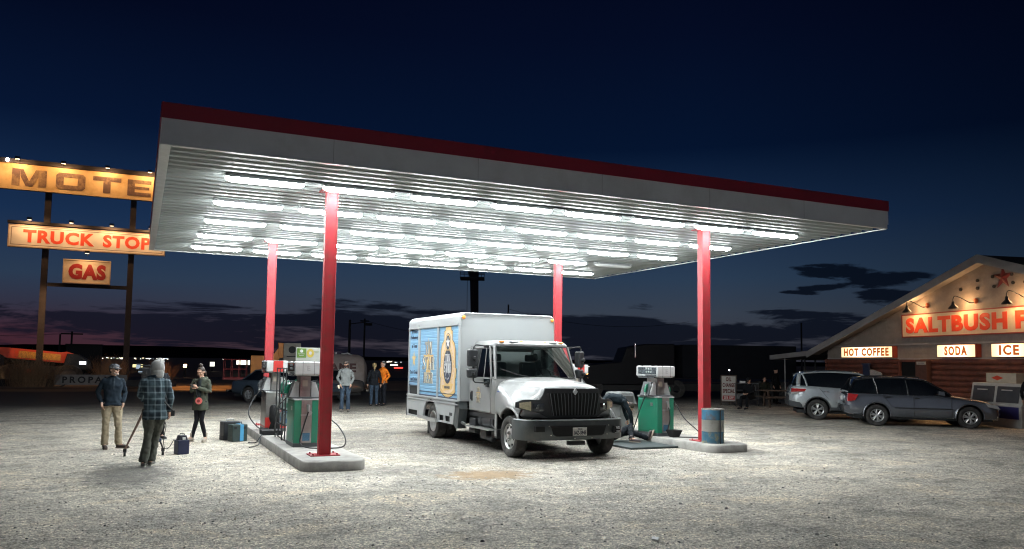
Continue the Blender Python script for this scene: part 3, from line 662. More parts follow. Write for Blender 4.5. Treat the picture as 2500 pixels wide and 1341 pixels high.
# doors: closed near one, far one standing ajar
def door(s, ajar):
    e = empty('door', (s*1.0, 1.10, 0)); e.parent = T; e.rotation_euler = (0, 0, s*ajar)
    b = MB(); X0, X1 = (-.012, .035) if s < 0 else (-.035, .012)
    b.box((X0, 0, .80), (X1, 1.18, 1.50))
    b.build('door_panel', m_tw, e, bevel=.012)
    b = MB()
    q = lambda z: .0+.0*z
    def bar(p, r): b.tube(p, r, 6)
    k = s*-.028
    fr = [(0, .0, 1.50), (k*.9, .10, 1.82), (k*2.2, .215, 2.14), (k*2.4, .26, 2.175), (k*2.4, 1.10, 2.175), (k*1.6, 1.165, 2.12), (0, 1.165, 1.50)]
    bar(fr, .024); bar([(0, .40, 1.46), (k*2.4, .40, 2.17)], .018); b.box((X0, 0, 1.46), (X1, 1.165, 1.53))
    b.build('window_frame', m_tw, e, smooth=True, angle=40)
    b = MB(); b.add([(0, .02, 1.51), (k*.9, .12, 1.82), (k*2.3, .23, 2.15), (k*2.4, 1.14, 2.16), (0, 1.14, 1.51)], [(0, 1, 2, 3, 4)]); gl_ = b.build('window', m_side, e)
    b = MB()   # lower rounded vent glass in the door skin, as on this cab
    b.prism([(.05, 1.50), (.06, 1.40), (.10, 1.365), (.33, 1.365), (.375, 1.41), (.385, 1.50)], X0*1.25 if s < 0 else X1*1.25, X0*.3, ax='x'); b.build('vent_window', mat('vent_glass', (.01, .016, .018), .05, coat=1), e)
    b = MB(); b.box((s*.012-.012, .98, 1.0), (s*.012+.012, 1.07, 1.22)); b.build('handle_recess', m_blk, e, bevel=.02)
    b = MB(); b.tube([(s*.04, 1.025, 1.03), (s*.05, 1.025, 1.11), (s*.04, 1.025, 1.19)], .012, 6); b.build('handle', m_seal, e, smooth=True)
    # mirror arms and heads (hung on the door)
    o = s*.37; b = MB()
    b.tube([(s*.02, .12, 1.40), (s*.12, .08, 1.42), (o*.9, .10, 1.43), (o, .10, 1.47), (o, .10, 2.17), (o*.88, .10, 2.22), (s*.05, .20, 2.20), (s*-.02, .26, 2.18)], .016, 8); b.box((s*.03-.03, .09, 1.33), (s*.03+.03, .17, 1.46)); b.box((s*.03-.04, .16, 2.16), (s*.03+.04, .28, 2.215))
    arm = b.build('mirror_arm', m_blk, e, smooth=True, angle=40)
    x0 = o-(.14 if s < 0 else .02)
    b = MB(); b.box((o-.125, .05, 1.76), (o+.085, .19, 2.12) if s < 0 else (o+.07, .19, 2.12)); b.build('mirror', m_blk, e, bevel=.035, seg=4)
    b = MB(); b.box((o-.13, .05, 1.52), (o+.085, .2, 1.72) if s < 0 else (o+.07, .2, 1.72)); b.build('mirror', m_blk, e, bevel=.045, seg=4)
    b = MB(); b.cyl((o, .05, 1.93), (o, -.0, 1.93), .05, .035, 12); b.cyl((o, .05, 1.62), (o, -.0, 1.62), .045, .03, 12); b.build('mirror_clamp', m_seal, e)
    b = MB(); b.box((o-.11, .191, 1.79), (o+.06, .197, 2.09)); b.build('mirror_glass', m_chr, e)
    if s < 0:
        b = MB(); x = -.016
        logo_text(b, (x, .66, .97), .30, .34, .003); b.build('door_lettering', [m_gold, m_ink, m_pale], e)
    return e
def serif(mb, word, org, ux, uz, w, h, d, weight=1.):
    """slab-serif capitals drawn from strokes (T I N S A R B E W Y)"""
    o = Vector(org); ux = Vector(ux); uz = Vector(uz); nn = ux.cross(uz); W = {'I': .5}; tot = sum(W.get(c, 1.) for c in word)+.12*(len(word)-1); k = w/tot; x = 0
    st = .24*weight; th = .09*weight; sf = .08*weight
    def quad(a): 
        v = [tuple(o+ux*((x+p[0])*k)+uz*(p[1]*h)+nn*dd) for dd in (d, 0) for p in a]; n = len(a)
        mb.add(v, [tuple(range(n)), tuple(range(2*n-1, n-1, -1))]+[(i, (i+1) % n, (i+1) % n+n, i+n) for i in range(n)])
    R_ = lambda a, b_, c, e_: quad([(a, b_), (c, b_), (c, e_), (a, e_)])
    for c in word:
        cw = W.get(c, 1.)
        if c == 'T': R_(.5-st/2, 0, .5+st/2, 1); R_(.28, 0, .72, sf); R_(.02, 1-th, .98, 1); quad([(.02, .76), (.09, .76), (.14, 1), (.02, 1)]); quad([(.98, .76), (.91, .76), (.86, 1), (.98, 1)])
        elif c == 'I': R_(.25-st/2, 0, .25+st/2, 1); R_(.02, 0, .48, sf); R_(.02, 1-sf, .48, 1)
        elif c == 'N': R_(.12, 0, .20, 1); R_(.80, 0, .88, 1); quad([(.21-st/2, 1), (.21+st/2, 1), (.88, 0), (.88-st, 0)]); R_(.02, 0, .3, sf); R_(.7, 1-sf, .98, 1); R_(.02, 1-sf, .2, 1)
        elif c == 'A': quad([(.62, 1), (.42, 1), (.12, 0), (.20, 0)]); quad([(.52-st/2, 1), (.52+st/2, 1), (.81+st/2, 0), (.81-st/2, 0)]); R_(.24, .3, .75, .3+th); R_(.0, 0, .32, sf); R_(.58, 0, 1, sf)
        elif c in 'RBE':
            R_(.22-st/2, 0, .22+st/2, 1); R_(.02, 0, .44, sf); R_(.02, 1-th, .75, 1)
            if c == 'E': R_(.1, 0, .9, th); R_(.1, .48, .62, .48+th); quad([(.9, 1), (.83, 1), (.78, .78), (.9, .74)]); R_(.7, 1-th, .9, 1); quad([(.92, 0), (.84, 0), (.8, .22), (.92, .28)]); R_(.56, .38, .62, .66)
            else:
                quad([(.7, 1), (.86, .93), (.92, .78), (.86, .58), (.7, .5), (.62, .5), (.7, .62), (.7, .9)]); R_(.1, .48, .75, .48+th)
                if c == 'R': quad([(.46, .5), (.68, .52), (.98, 0), (.72, 0)])
                else: quad([(.72, .54), (.9, .44), (.95, .26), (.88, .06), (.7, 0), (.66, .1), (.72, .4)]); R_(.1, 0, .75, th)
        elif c == 'S':
            pts = [(.86, .80), (.66, .93), (.42, .93), (.24, .80), (.24, .66), (.42, .54), (.66, .44), (.80, .30), (.76, .13), (.56, .06), (.30, .07), (.13, .22)]; ww = [q*weight for q in (.05, .06, .07, .1, .13, .13, .13, .12, .1, .07, .06, .05)]
            for i in range(len(pts)-1):
                (x0, y0), (x1, y1) = pts[i], pts[i+1]; a = math.atan2(y1-y0, x1-x0); nx, ny = -sin(a), cos(a)
                quad([(x0+nx*ww[i], y0+ny*ww[i]*.6), (x0-nx*ww[i], y0-ny*ww[i]*.6), (x1-nx*ww[i+1], y1-ny*ww[i+1]*.6), (x1+nx*ww[i+1], y1+ny*ww[i+1]*.6)])
            R_(.82, .72, .90, 1); R_(.08, 0, .16, .3)
        x += cw+.12
def logo_text(b, c, w, h, d, plane=-1):
    """TIN / STAR / BEER over a star; c = centre bottom on the truck's -x side (text reads towards -y)"""
    x, y, z = c; ux, uz = (0, -1, 0), (0, 0, 1)
    b.mi = 0; s_ = [(p[0]*.62, p[1]) for p in star(0, 0, h*.60, .36)]
    fan(b, s_, lambda a, q: (x-d*.6, y-a, z+h*.5+q))
    for mi, oy, dd in ((1, .020, 0.), (2, -.022, .8)):      # navy shading with a pale face on top, offset
        b.mi = mi; wt = 1.15 if mi == 1 else .5
        serif(b, 'TIN', (x, y+w*(.27+oy), z+h*.70), ux, uz, w*.54, h*.28, d*(1.2+dd), wt)
        serif(b, 'STAR', (x, y+w*(.47+oy), z+h*.34), ux, uz, w*.94, h*.30, d*(1.6+dd), wt)
        serif(b, 'BEER', (x, y+w*(.36+oy), z+h*.03), ux, uz, w*.72, h*.25, d*(1.2+dd), wt)
door(-1, 0); door(1, RAD(22))
b = MB()
for x in (-.72, -.27, 0, .27, .72): b.ball((x, 1.19+.09*(x/.9)**2-.03, 2.30), .055, 10, 6, (1.25, .8, .42))
b.build('marker_lamp', m_amb, T, smooth=True)
b = MB(); b.box((-.56, 1.12, 2.285), (-.36, 1.22, 2.315)); b.box((.38, 1.12, 2.285), (.58, 1.22, 2.315)); b.build('roof_vent', m_alu, T, bevel=.01)
# sill, fuel tank, steps, chassis
b = MB(); b.box((-.96, .92, .66), (.96, 2.36, .78)); b.build('cab_sill', m_blk, T, bevel=.01)
b = MB(); b.box((-.985, .84, .33), (-.965, .93, .80)); b.box((.965, .84, .33), (.985, .93, .80)); b.build('fender_flap', m_tw, T)
b = MB(); b.cyl((-.80, 1.08, .60), (-.80, 1.90, .60), .165, n=24); fk = b.build('fuel_tank', m_blk, T, smooth=True, angle=40)
b = MB(); [b.lathe([(.172, y), (.172, y+.035), (.165, y+.035), (.165, y)], 24, c=(-.80, 0, .60), ax='y') for y in (1.2, 1.7)]; b.build('tank_strap', m_dsteel, fk)
b = MB(); b.box((-1.08, 1.02, .425), (-.74, 2.32, .45))
for k in range(16): b.box((-1.07, 1.05+k*.08, .45), (-.76, 1.09+k*.08, .458))
b.tube([(-1.09, 2.33, .47), (-1.1, 2.52, .50)], .035, 8); b.build('step', m_alu, T)
b = MB(); b.box((-1.0, 1.95, .30), (-.72, 2.3, .62)); b.box((-.9, 1.0, .26), (-.6, 1.3, .44)); b.box((-.95, 1.45, .2), (-.7, 1.8, .42)); b.cyl((-.88, 1.2, .22), (-.88, 1.5, .24), .06); b.build('underbody_box', m_blk, T, bevel=.02)
b = MB()
for s in (-1, 1): b.box((s*.42-.04, -.55, .50), (s*.42+.04, 6.1, .72))
for y in (-.4, .9, 2.4, 3.4, 5.2, 6.0): b.box((-.4, y-.04, .52), (.4, y+.04, .70))
b.cyl((-1.0, 0, .40), (1.0, 0, .40), .06); b.cyl((-1.0, 4.233, .40), (1.0, 4.233, .40), .08); b.ball((0, 4.233, .40), .2); b.box((-.35, .0, .35), (.35, 1.1, .75)); b.box((-.16, -.82, .28), (.16, -.66, .36))
b.build('chassis', m_dk, T)
b = MB(); b.box((.7, .95, .3), (1.0, 2.3, .66)); b.build('battery_box', m_blk, T, bevel=.02)
for s in (-1, 1):
    wheel(T, s*.985, 0, .405, .24, s, 'truck', steer=0)
    wheel(T, s*1.06, 4.233, .405, .24, s, 'dual'); wheel(T, s*.79, 4.233, .405, .24, s, 'dual')
# cargo body
b = MB()
def bx(y, hw, zt, ins=0.):
    pts = [(-hw, .97), (-hw, zt-.13)]+[(-hw+.13*(1-cos(a)), zt-.13+.13*sin(a)) for a in [k*pi/12 for k in range(1, 6)]]+[(-hw+.13, zt), (hw-.13, zt)]+[(hw-.13+.13*sin(a), zt-.13+.13*cos(a)) for a in [k*pi/12 for k in range(1, 7)]]+[(hw, .97)]
    return [(x, y, z) for x, z in pts]
b.loft([bx(y, hw, zt) for y, hw, zt in ((2.43, 1.17, 2.93), (2.41, 1.19, 2.955), (2.45, 1.215, 2.975), (2.52, 1.22, 2.98), (6.05, 1.22, 2.98), (6.12, 1.215, 2.97), (6.15, 1.18, 2.93))])
cb = b.build('cargo_box', m_box, T, smooth=True, angle=32)
DB = ((2.50, 3.80), (3.90, 5.20), (5.32, 6.06))
cutter(cb, boxes=[((-1.4, y0, 1.0), (-1.13, y1, 2.68)) for y0, y1 in DB])
for p in cb.data.polygons: p.use_smooth = True
cb.data.set_sharp_from_angle(angle=RAD(32))
for i, (y0, y1) in enumerate(DB):
    b = MB(); z = 1.0+(.21 if i == 2 else 0); zs = []
    while z < 2.67: zs += [(z, -1.186), (z+.012, -1.196), (z+.070, -1.196), (z+.082, -1.186)]; z += .084
    zs = [q for q in zs if q[0] < 2.68]
    b.add([(x, y, z) for z, x in zs for y in (y0+.005, y1-.005)], [(k*2, k*2+1, k*2+3, k*2+2) for k in range(len(zs)-1)])
    d_ = b.build('side_door', m_sky, T)
    b = MB(); b.box((-1.205, y0+.02, 1.10+(.21 if i == 2 else 0)), (-1.194, y1-.02, 1.115+(.21 if i == 2 else 0))); b.box((-1.215, y0+.03, 1.0+(.21 if i == 2 else 0)), (-1.19, y1-.03, 1.03+(.21 if i == 2 else 0))); b.build('door_rail', m_ink, d_)
    b = MB()
    if i == 0:     # label: gilt shield, star medallion, dark oval
        X = -1.199; cy = 3.17; ux, uz = (0, -1, 0), (0, 0, 1)
        sh = [(0, 2.67), (.17, 2.67), (.19, 2.58), (.27, 2.56), (.26, 2.36), (.40, 2.27), (.47, 2.10), (.48, 1.72), (.54, 1.70), (.52, 1.50), (.47, 1.45), (.48, 1.16), (.30, 1.08), (.1, 1.03)]
        outl = [(a, z) for a, z in sh]+[(-a, z) for a, z in reversed(sh) if a > 0]
        b.mi = 1; fan(b, [(a*1.05, 1.86+(z-1.86)*1.02) for a, z in outl], lambda a, z: (X-.002, cy-a, z))
        b.mi = 0; fan(b, outl, lambda a, z: (X-.004, cy-a, z))
        b.mi = 2; fan(b, [(a*.84, 1.80+(z-1.80)*.90) for a, z in outl], lambda a, z: (X-.006, cy-a, z))
        def oval(cx_, cz, rx, rz_, mi, dx): b.mi = mi; fan(b, [(cx_+rx*cos(k*pi/16), cz+rz_*sin(k*pi/16)) for k in range(32)], lambda a, z: (X-dx, cy-a, z))
        oval(0, 2.30, .185, .22, 1, .008); oval(0, 2.30, .172, .205, 0, .010); oval(0, 2.30, .13, .165, 1, .012)
        b.mi = 3; fan(b, star(0, 2.30, .145, .42), lambda a, z: (X-.014, cy-a, z))
        oval(0, 1.74, .315, .44, 0, .008); oval(0, 1.74, .275, .40, 1, .010)
        b.mi = 4; fan(b, [(p[0]*1.0, p[1]*1.25+1.76) for p in star(0, 0, .27, .36)], lambda a, z: (X-.012, cy-a, z))
        b.mi = 3; serif(b, 'TIN', (X-.013, cy+.16, 1.86), ux, uz, .32, .17, .003, 1.1); serif(b, 'STAR', (X-.013, cy+.235, 1.60), ux, uz, .47, .21, .003, 1.15)
        for dx_, dz in ((-.09, 0), (0, -.02), (.09, 0)): fan(b, star(dx_, 1.47+dz, .035, .42), lambda a, z: (X-.014, cy-a, z))
        # laurel sprays
        b.mi = 0
        for s in (-1, 1):
            for k in range(11):
                a0 = -1.15+k*.235; px_, pz_ = s*.375*cos(a0)*1.0, 1.74+.46*sin(a0)
                for t in (.5, -.5): fan(b, [(px_+.045*cos(q)*cos(s*(a0+t)+1.57)-.015*sin(q)*sin(s*(a0+t)+1.57), pz_+.045*cos(q)*sin(s*(a0+t)+1.57)+.015*sin(q)*cos(s*(a0+t)+1.57)) for q in [j*pi/4 for j in range(8)]], lambda a, z: (X-.008, cy-a, z))
        b.mi = 0; fan(b, [(-.36, 1.30), (-.28, 1.16), (0, 1.19), (.28, 1.22), (.38, 1.34), (.30, 1.36), (0, 1.31), (-.28, 1.30)], lambda a, z: (X-.010, cy-a, z))
        b.mi = 1; put_text(b, 'BREWERY', (X-.011, cy+.19, 1.225), ux, (0, -.0, 1), .38, .06, .002, .03)
        b.build('door_label', [m_gold, m_ink, m_cream, m_silv, mat('label_grey', (.30, .31, .33), .5)], d_)
    elif i == 1:
        X = -1.199
        b.mi = 0; logo_text(b, (X, 4.55, 1.28), .92, 1.08, .006); b.build('door_lettering', [m_gold, m_ink, m_pale], d_)
    else:
        X = -1.199; ux, uz = (0, -1, 0), (0, 0, 1); c = 5.69
        b.mi = 1
        put_text(b, 'Brewed', (X, c+.22, 2.58), ux, uz, .44, .08, .003, .01); put_text(b, 'Exclusively', (X, c+.30, 2.40), ux, uz, .58, .12, .003, .01); put_text(b, 'in Texas', (X, c+.2, 2.20), ux, uz, .42, .10, .003, .01)
        put_text(b, "Don't Drink", (X, c+.3, 1.52), ux, uz, .60, .10, .003, .0); put_text(b, 'and Drive', (X, c+.26, 1.34), ux, uz, .54, .10, .003, .0)
        b.mi = 0; fan(b, [(p[0]*.72, p[1]+1.90) for p in star(0, 0, .24, .42)], lambda a, z: (X-.003, c-a, z)); b.build('door_lettering', [m_gold, m_ink], d_)
b = MB(); b.box((-1.18, 5.34, .98), (-.7, 6.04, 1.21)); b.build('bay_recess', m_dk, T)
b = MB()   # drip rails and posts round the bays
b.box((-1.235, 2.46, 2.685), (-1.2, 6.1, 2.72)); b.box((-1.24, 2.46, .955), (-1.2, 6.13, .99)); b.box((-1.235, 2.455, .88), (-1.205, 6.12, .90))
for y in (3.85, 5.26): b.box((-1.226, y-.02, 1.0), (-1.2, y+.02, 2.69))
for y in (3.85, 5.26): b.box((-1.236, y-.03, 2.69), (-1.2, y+.03, 2.76))
b.build('bay_frame', m_box, T)
b = MB(); b.prism([(2.62, .97), (2.74, .43), (6.15, .43), (6.15, .97)], 1.185, 1.215, ax='x')
b.build('skirt', m_box, T)
b = MB(); b.prism([(2.62, .97), (2.74, .43), (6.15, .43), (6.15, .97)], -1.215, -1.185, ax='x')
sk = b.build('skirt', m_box, T)
cutter(sk, cyls=[((-1.4, 4.26, .42), (1.4, 4.26, .42), .52)], boxes=[((-1.4, 5.30, .47), (-1.0, 6.05, .60)), ((-1.4, 3.36, .47), (-1.0, 3.68, .60)), ((-1.4, 2.95, .47), (-1.0, 3.28, .60))])
b = MB(); b.box((-1.0, 2.7, .86), (1.0, 6.1, .96)); b.box((-1.15, 5.0, .45), (-.9, 6.1, .63)); b.box((-1.15, 2.8, .45), (-.9, 3.7, .63)); b.build('cargo_floor', m_dk, T)
b = MB(); b.tube([(-1.22, 4.26+.53*cos(a), .42+.53*sin(a)) for a in [k*pi/16 for k in range(17)]], .018, 6); b.box((-1.26, 3.80, .40), (-1.20, 4.50, .485)); b.box((-1.255, 4.5, .43), (-1.19, 5.15, .50)); b.build('wheel_guard', m_tw, T)
b = MB(); b.prism([(2.43, .97), (2.62, .97), (2.74, .43), (2.60, .36), (2.50, .36), (2.40, .80)], -1.2, -1.0, ax='x'); b.prism([(2.43, .97), (2.62, .97), (2.74, .43), (2.60, .36), (2.50, .36), (2.40, .80)], 1.0, 1.2, ax='x'); b.build('corner_bracket', m_bump, T)
b = MB(); b.ball((-1.13, 2.395, 2.86), .045, 12, 8, (1, .5, 1)); b.ball((1.13, 2.395, 2.86), .045, 12, 8, (1, .5, 1)); b.build('marker_lamp', m_amb, T, smooth=True)
b = MB(); b.box((-1.219, 2.80, .62), (-1.214, 2.98, .69)); b.build('builder_badge', m_blk, T)
b = MB(); b.box((-1.19, 6.12, .42), (-1.0, 6.3, .9)); b.box((-1.2, 6.15, .72), (1.2, 6.25, .80)); b.build('rear_step', m_blk, T)
b = MB(); b.box((-1.12, 4.72, .06), (-.75, 4.74, .45)); b.box((.75, 4.72, .06), (1.12, 4.74, .45)); b.build('mud_flap', m_seal, T)
b = MB(); b.box((-1.02, .66, 1.245), (-1.012, .74, 1.27)); b.build('fender_badge', mat('badge_blue', (.05, .1, .3), .4), T)
# ---------------- fuel pumps ----------------
m_grn = mat('pump_green', (.015, .20, .115), .35, var=.12, vs=3, coat=.3, dirt=((.04, .14, .10), .6, 3))
m_pwh = mat('pump_white', (.50, .51, .51), .4, var=.08, vs=3, dirt=((.34, .34, .32), .5, 5))
m_ss = mat('stainless', (.40, .37, .355), .28, .75, .15, vs=4, dirt=((.22, .20, .19), .5, 3))
m_lcd = mat('display_dark', (.05, .06, .07), .12, var=.5, vs=30, coat=.8)
m_hose = mat('hose_rubber', (.02, .02, .022), .45)
m_pred = mat('pump_red', (.48, .03, .025), .4, var=.12, vs=3, dirt=((.25, .05, .05), .4, 3))
m_dgrey = mat('pump_dark', (.07, .075, .08), .5)
def catm(pts, n=6):
    P = [Vector(p) for p in pts]; P = [P[0]]+P+[P[-1]]; out = []
    for i in range(1, len(P)-2):
        for k in range(n):
            t = k/n; out.append(.5*((2*P[i])+(-P[i-1]+P[i+1])*t+(2*P[i-1]-5*P[i]+4*P[i+1]-P[i+2])*t*t+(-P[i-1]+3*P[i]-3*P[i+1]+P[i+2])*t**3))
    out.append(P[-2]); return out
def nozzle(parent, p, side, col):
    b = MB(); x, y, z = p
    b.tube([(x, y, z+.13), (x+side*.03, y-.01, z+.06), (x+side*.055, y-.02, z-.04)], [.028, .036, .026], 8, flat=1.3)
    b.tube([(x-side*.01, y, z+.14), (x-side*.07, y+.01, z+.17), (x-side*.12, y+.01, z+.13)], [.016, .012, .010], 8)
    b.tube([(x+side*.09, y-.02, z+.07), (x+side*.10, y-.02, z), (x+side*.06, y-.02, z-.04)], .007, 6)
    o = b.build('nozzle', col, parent, smooth=True)
    b = MB(); b.tube([(x+side*.055, y-.02, z-.04), (x+side*.06, y-.02, z-.13)], [.026, .02], 8); b.ball((x+side*.06, y-.02, z-.10), .03, 8, 6); b.build('swivel', m_alu, o, smooth=True); return (x+side*.06, y-.02, z-.14)
def pump(loc, scheme, label, hoses):
    e = empty('fuel_pump', loc, 0, label, 'fuel pump', 'fuel pumps on the islands')
    body = m_grn if scheme == 'green' else m_ss
    hw, d = .235, .80
    b = MB(); b.box((-hw-.005, -.01, 0), (hw+.005, d+.01, .075)); b.build('plinth', m_dgrey, e)
    b = MB(); b.box((-hw, 0, .075), (hw, d, .90)); cabn = b.build('cabinet', body, e, bevel=.006)
    if scheme != 'green':
        b = MB(); b.box((-hw-.004, -.004, .08), (hw+.004, d+.004, .33)); b.box((-.04, -.006, .33), (hw+.004, -.001, .88)); b.build('lower_panel', m_pred, e)
    b = MB(); b.box((-.10, -.014, .08), (.10, -.001, .93)); b.build('service_strip', m_ss, e)
    b = MB(); b.box((-hw-.012, -.015, .90), (hw+.012, d+.01, .925)); b.build('cabinet_lid', m_pwh, e, bevel=.005)
    b = MB(); b.box((-hw-.009, .06, .13), (-hw-.001, d-.06, .86)); pn = b.build('side_panel', body, e, bevel=.004)
    b = MB(); b.box((-hw-.02, .17, .70), (-hw-.008, .26, .78)); b.build('lock_plate', m_ss, pn)
    b = MB(); b.box((-.07, -.018, .12), (.07, -.014, .27)); b.build('notice', mat('sticker_blue', (.06, .17, .27), .5, var=.3, vs=40), e)
    b = MB(); b.box((-.10, .20, .925), (.10, .62, 1.36)); b.box((-.12, .18, 1.12), (.12, .64, 1.14)); b.build('neck', m_ss, e)
    b = MB(); b.box((-.06, .19, 1.16), (.04, .2, 1.28)); b.build('notice', mat('paper', (.55, .5, .42), .7), e)
    for s in (-1, 1):     # nozzle boots: white wedges either side of the neck
        b = MB(); b.prism([(s*.115, .95), (s*.30, .95), (s*.20, 1.25), (s*.115, 1.25)], .22, .60); w_ = b.build('nozzle_boot', m_pwh, e, bevel=.008)
        b = MB(); b.prism([(s*.305, .945), (s*.335, .945), (s*.225, 1.27), (s*.20, 1.27)], .24, .58); b.build('boot_edge', m_dgrey, w_)
    b = MB(); b.box((-.28, .1, .925), (.28, .72, .955)); b.box((-.25, .12, 1.36), (.25, .78, 1.385)); b.build('frame', m_dgrey, e)
    # computer head: displays look out to both traffic sides (+-x)
    x0, x1, y0, y1 = -.25, .25, -.03, .86
    b = MB(); b.loft([[(x0+.02, y0+.02, z) if False else p for p in ((x0+i, y0+i, z), (x1-i, y0+i, z), (x1-i, y1-i, z), (x0+i, y1-i, z))] for z, i in ((1.375, .05), (1.395, .01), (1.42, 0), (1.62, 0), (1.645, .015), (1.65, .05))])
    hd = b.build('computer_head', m_pwh, e, bevel=.012)
    b = MB()
    for yy in (.20, .62): b.box((x0-.002, yy-.003, 1.385), (x1+.002, yy+.003, 1.652))
    for xx in (-.10, .12): b.box((xx-.003, y0-.003, 1.385), (xx+.003, y1, 1.653))
    b.build('panel_joint', m_dgrey, hd)
    for s, xx in ((-1, x0), (1, x1)):
        b = MB(); b.box((xx-.012, y0+.06, 1.455), (xx+.012, y1-.10, 1.615)); dd = b.build('display', m_lcd, hd)
        b = MB()
        for k, zz in enumerate((1.56, 1.49)): 
            for q in range(3): b.box((xx+s*.013-.002, .2+q*.09, zz), (xx+s*.013+.002, .26+q*.09, zz+.04))
        b.build('display_digits', mat('lcd_grey', (.30, .34, .33), .4), dd)
        b = MB(); b.box((xx-.008, y0+.06, 1.40), (xx+.008, y1-.4, 1.44)); b.build('price_strip', m_dgrey, hd)
    if scheme != 'green':
        b = MB(); b.box((-.1, y0-.006, 1.39), (.12, y0-.001, 1.648)); b.box((-.254, .22, 1.39), (-.2505, .60, 1.452)); b.build('colour_band', m_pred, hd)
    else:
        b = MB(); put_text(b, 'E', (-.02, y0-.004, 1.47), (1, 0, 0), (0, 0, 1), .06, .10, .002, .02); b.build('grade_letter', mat('grey_print', (.36, .37, .37), .5), hd)
    # outlet plumbing on the strip
    b = MB(); b.cyl((.02, -.02, .80), (.02, -.07, .80), .03, .03, 10); b.tube([(.02, -.06, .80), (.02, -.08, .74), (.03, -.08, .68)], [.035, .03, .022], 8); b.cyl((.06, -.02, .66), (.06, -.05, .66), .04, n=10); b.box((-.11, -.03, .60), (.06, -.016, .63)); b.build('outlet', m_alu, e, smooth=True)
    for side, pts in hoses:
        q = nozzle(e, (side*.29, .36, 1.06), side, m_grn if scheme == 'green' else m_dgrey)
        b = MB(); b.tube(catm([q]+pts, 6), .0135, 8); b.build('hose', m_hose, e, smooth=True)
    return e
pump((2.83, 3.46, .17), 'green', 'green fuel pump with white head standing behind the nearest dark red column',
     [(1, [(.42, .2, .60), (.56, -.25, .42), (.64, -.55, .20), (.58, -.62, .05), (.30, -.46, .014), (-.02, -.28, .02), (-.13, -.12, .10), (-.08, -.09, .34), (.02, -.08, .68)]),
      (-1, [(-.40, .9, .72), (-.34, 1.5, .40), (-.28, 2.0, .12), (-.20, 1.4, .02), (-.18, .9, .02)])])
pump((11.17, 3.30, .17), 'green', 'green fuel pump with white head beside the workers and the black mat',
     [(1, [(.42, .15, .72), (.50, -.05, .42), (.64, -.35, .16), (.62, -.6, .02), (.30, -.5, .014), (.06, -.25, .02), (0, -.10, .14), (.06, -.09, .40), (.03, -.08, .68)]), (-1, [(-.42, .45, .60), (-.40, .7, .2), (-.3, .95, .02)])])
pump((2.80, 7.0, .17), 'red', 'steel and red fuel pump behind the bottle rack',
     [(-1, [(-.52, .2, .70), (-.62, -.1, .40), (-.42, -.28, .12), (-.20, -.15, .10)]), (1, [(.4, .1, .5), (.5, -.2, .15), (.3, -.4, .02)])])
pump((11.2, 7.4, .17), 'red', 'red banded fuel pump mostly hidden behind the truck mirror', [(1, [(.4, .1, .5), (.5, -.2, .15), (.3, -.4, .02)])])
# topper sign above the near pump
t = empty('pump_sign', (2.83, 3.46, .17), 0, 'small white, green and yellow advertising panel on posts above the near pump', 'sign')
b = MB(); b.box((-.10, .78, 1.655), (.40, .82, 1.93)); pn = b.build('sign_panel', mat('sign_white', (.50, .52, .48), .4), t, bevel=.004)
b = MB(); b.box((-.085, .772, 1.725), (.10, .779, 1.915)); b.build('green_field', mat('sign_green', (.12, .22, .04), .5, var=.15), pn)
b = MB(); fan(b, [(.185+.075*cos(k*pi/10), 1.82+.09*sin(k*pi/10)) for k in range(20)], lambda a, z: (a, .771, z)); b.build('yellow_disc', mat('sign_yellow', (.55, .42, .08), .5, var=.25, vs=60), pn)
b = MB(); b.lathe([(.022, 0), (.032, 0), (.032, .003), (.022, .003)], 16, c=(.005, .769, 1.86), ax='y'); b.box((.015, .768, 1.835), (.035, .771, 1.845)); fan(b, [(.185+.03*cos(k*pi/6), 1.82+.035*sin(k*pi/6)) for k in range(12)], lambda a, z: (a, .769, z)); put_text(b, 'Quality', (-.05, .770, 1.79), (1, 0, 0), (0, 0, 1), .12, .025, .001); b.box((-.04, .769, 1.765), (.05, .772, 1.772))
b.build('sign_print', m_silv, pn)
b = MB(); b.box((.26, .768, 1.85), (.36, .771, 1.86)); b.box((.27, .768, 1.83), (.35, .771, 1.838)); b.build('small_print', mat('print_olive', (.3, .33, .2), .6), pn)
b = MB(); b.box((-.06, .79, 1.60), (-.03, .81, 1.66)); b.box((.33, .79, 1.60), (.36, .81, 1.66)); b.build('bracket', m_dgrey, t)
# black wire rack with bottles between the two left pumps
t = empty('bottle_rack', (2.86, 5.3, .17), 0, 'black tube display rack of oil and washer bottles on the left island', 'rack')
b = MB()
for x in (-.26, -.20, .22, .28):
    for y in (-.42, .42): b.box((x-.011, y-.011, 0), (x+.011, y+.011, 1.5))
for z in (.30, .62, .95, 1.49):
    for y in (-.42, .42): b.box((-.26, y-.010, z-.008), (.28, y+.010, z+.008))
    for x in (-.23, .25): b.box((x-.008, -.42, z-.007), (x+.008, .42, z+.007))
b.build('frame', m_blk, t)
b = MB()
for z in (.30, .62, .95):
    for k in range(14): b.box((-.25, -.41+k*.062, z), (.27, -.405+k*.062, z+.006))
b.build('shelf', m_blk, t)
def bottle(col, cap_):
    r = empty('bottle', (0, 0, 0))
    b = MB(); b.loft([[(x*w, y*dd, z) for x, y in ((-1, -1), (1, -1), (1, 1), (-1, 1))] for z, w, dd in ((0, .045, .03), (.15, .045, .03), (.19, .03, .022), (.205, .016, .014), (.225, .016, .014))]); b.build('bottle_body', col, r, bevel=.008)
    b = MB(); b.cyl((0, 0, .222), (0, 0, .245), .017, n=10); b.build('cap', cap_, r)
    b = MB(); b.box((-.035, -.032, .04), (.035, -.031, .12)); b.build('label', cap_, r); return r
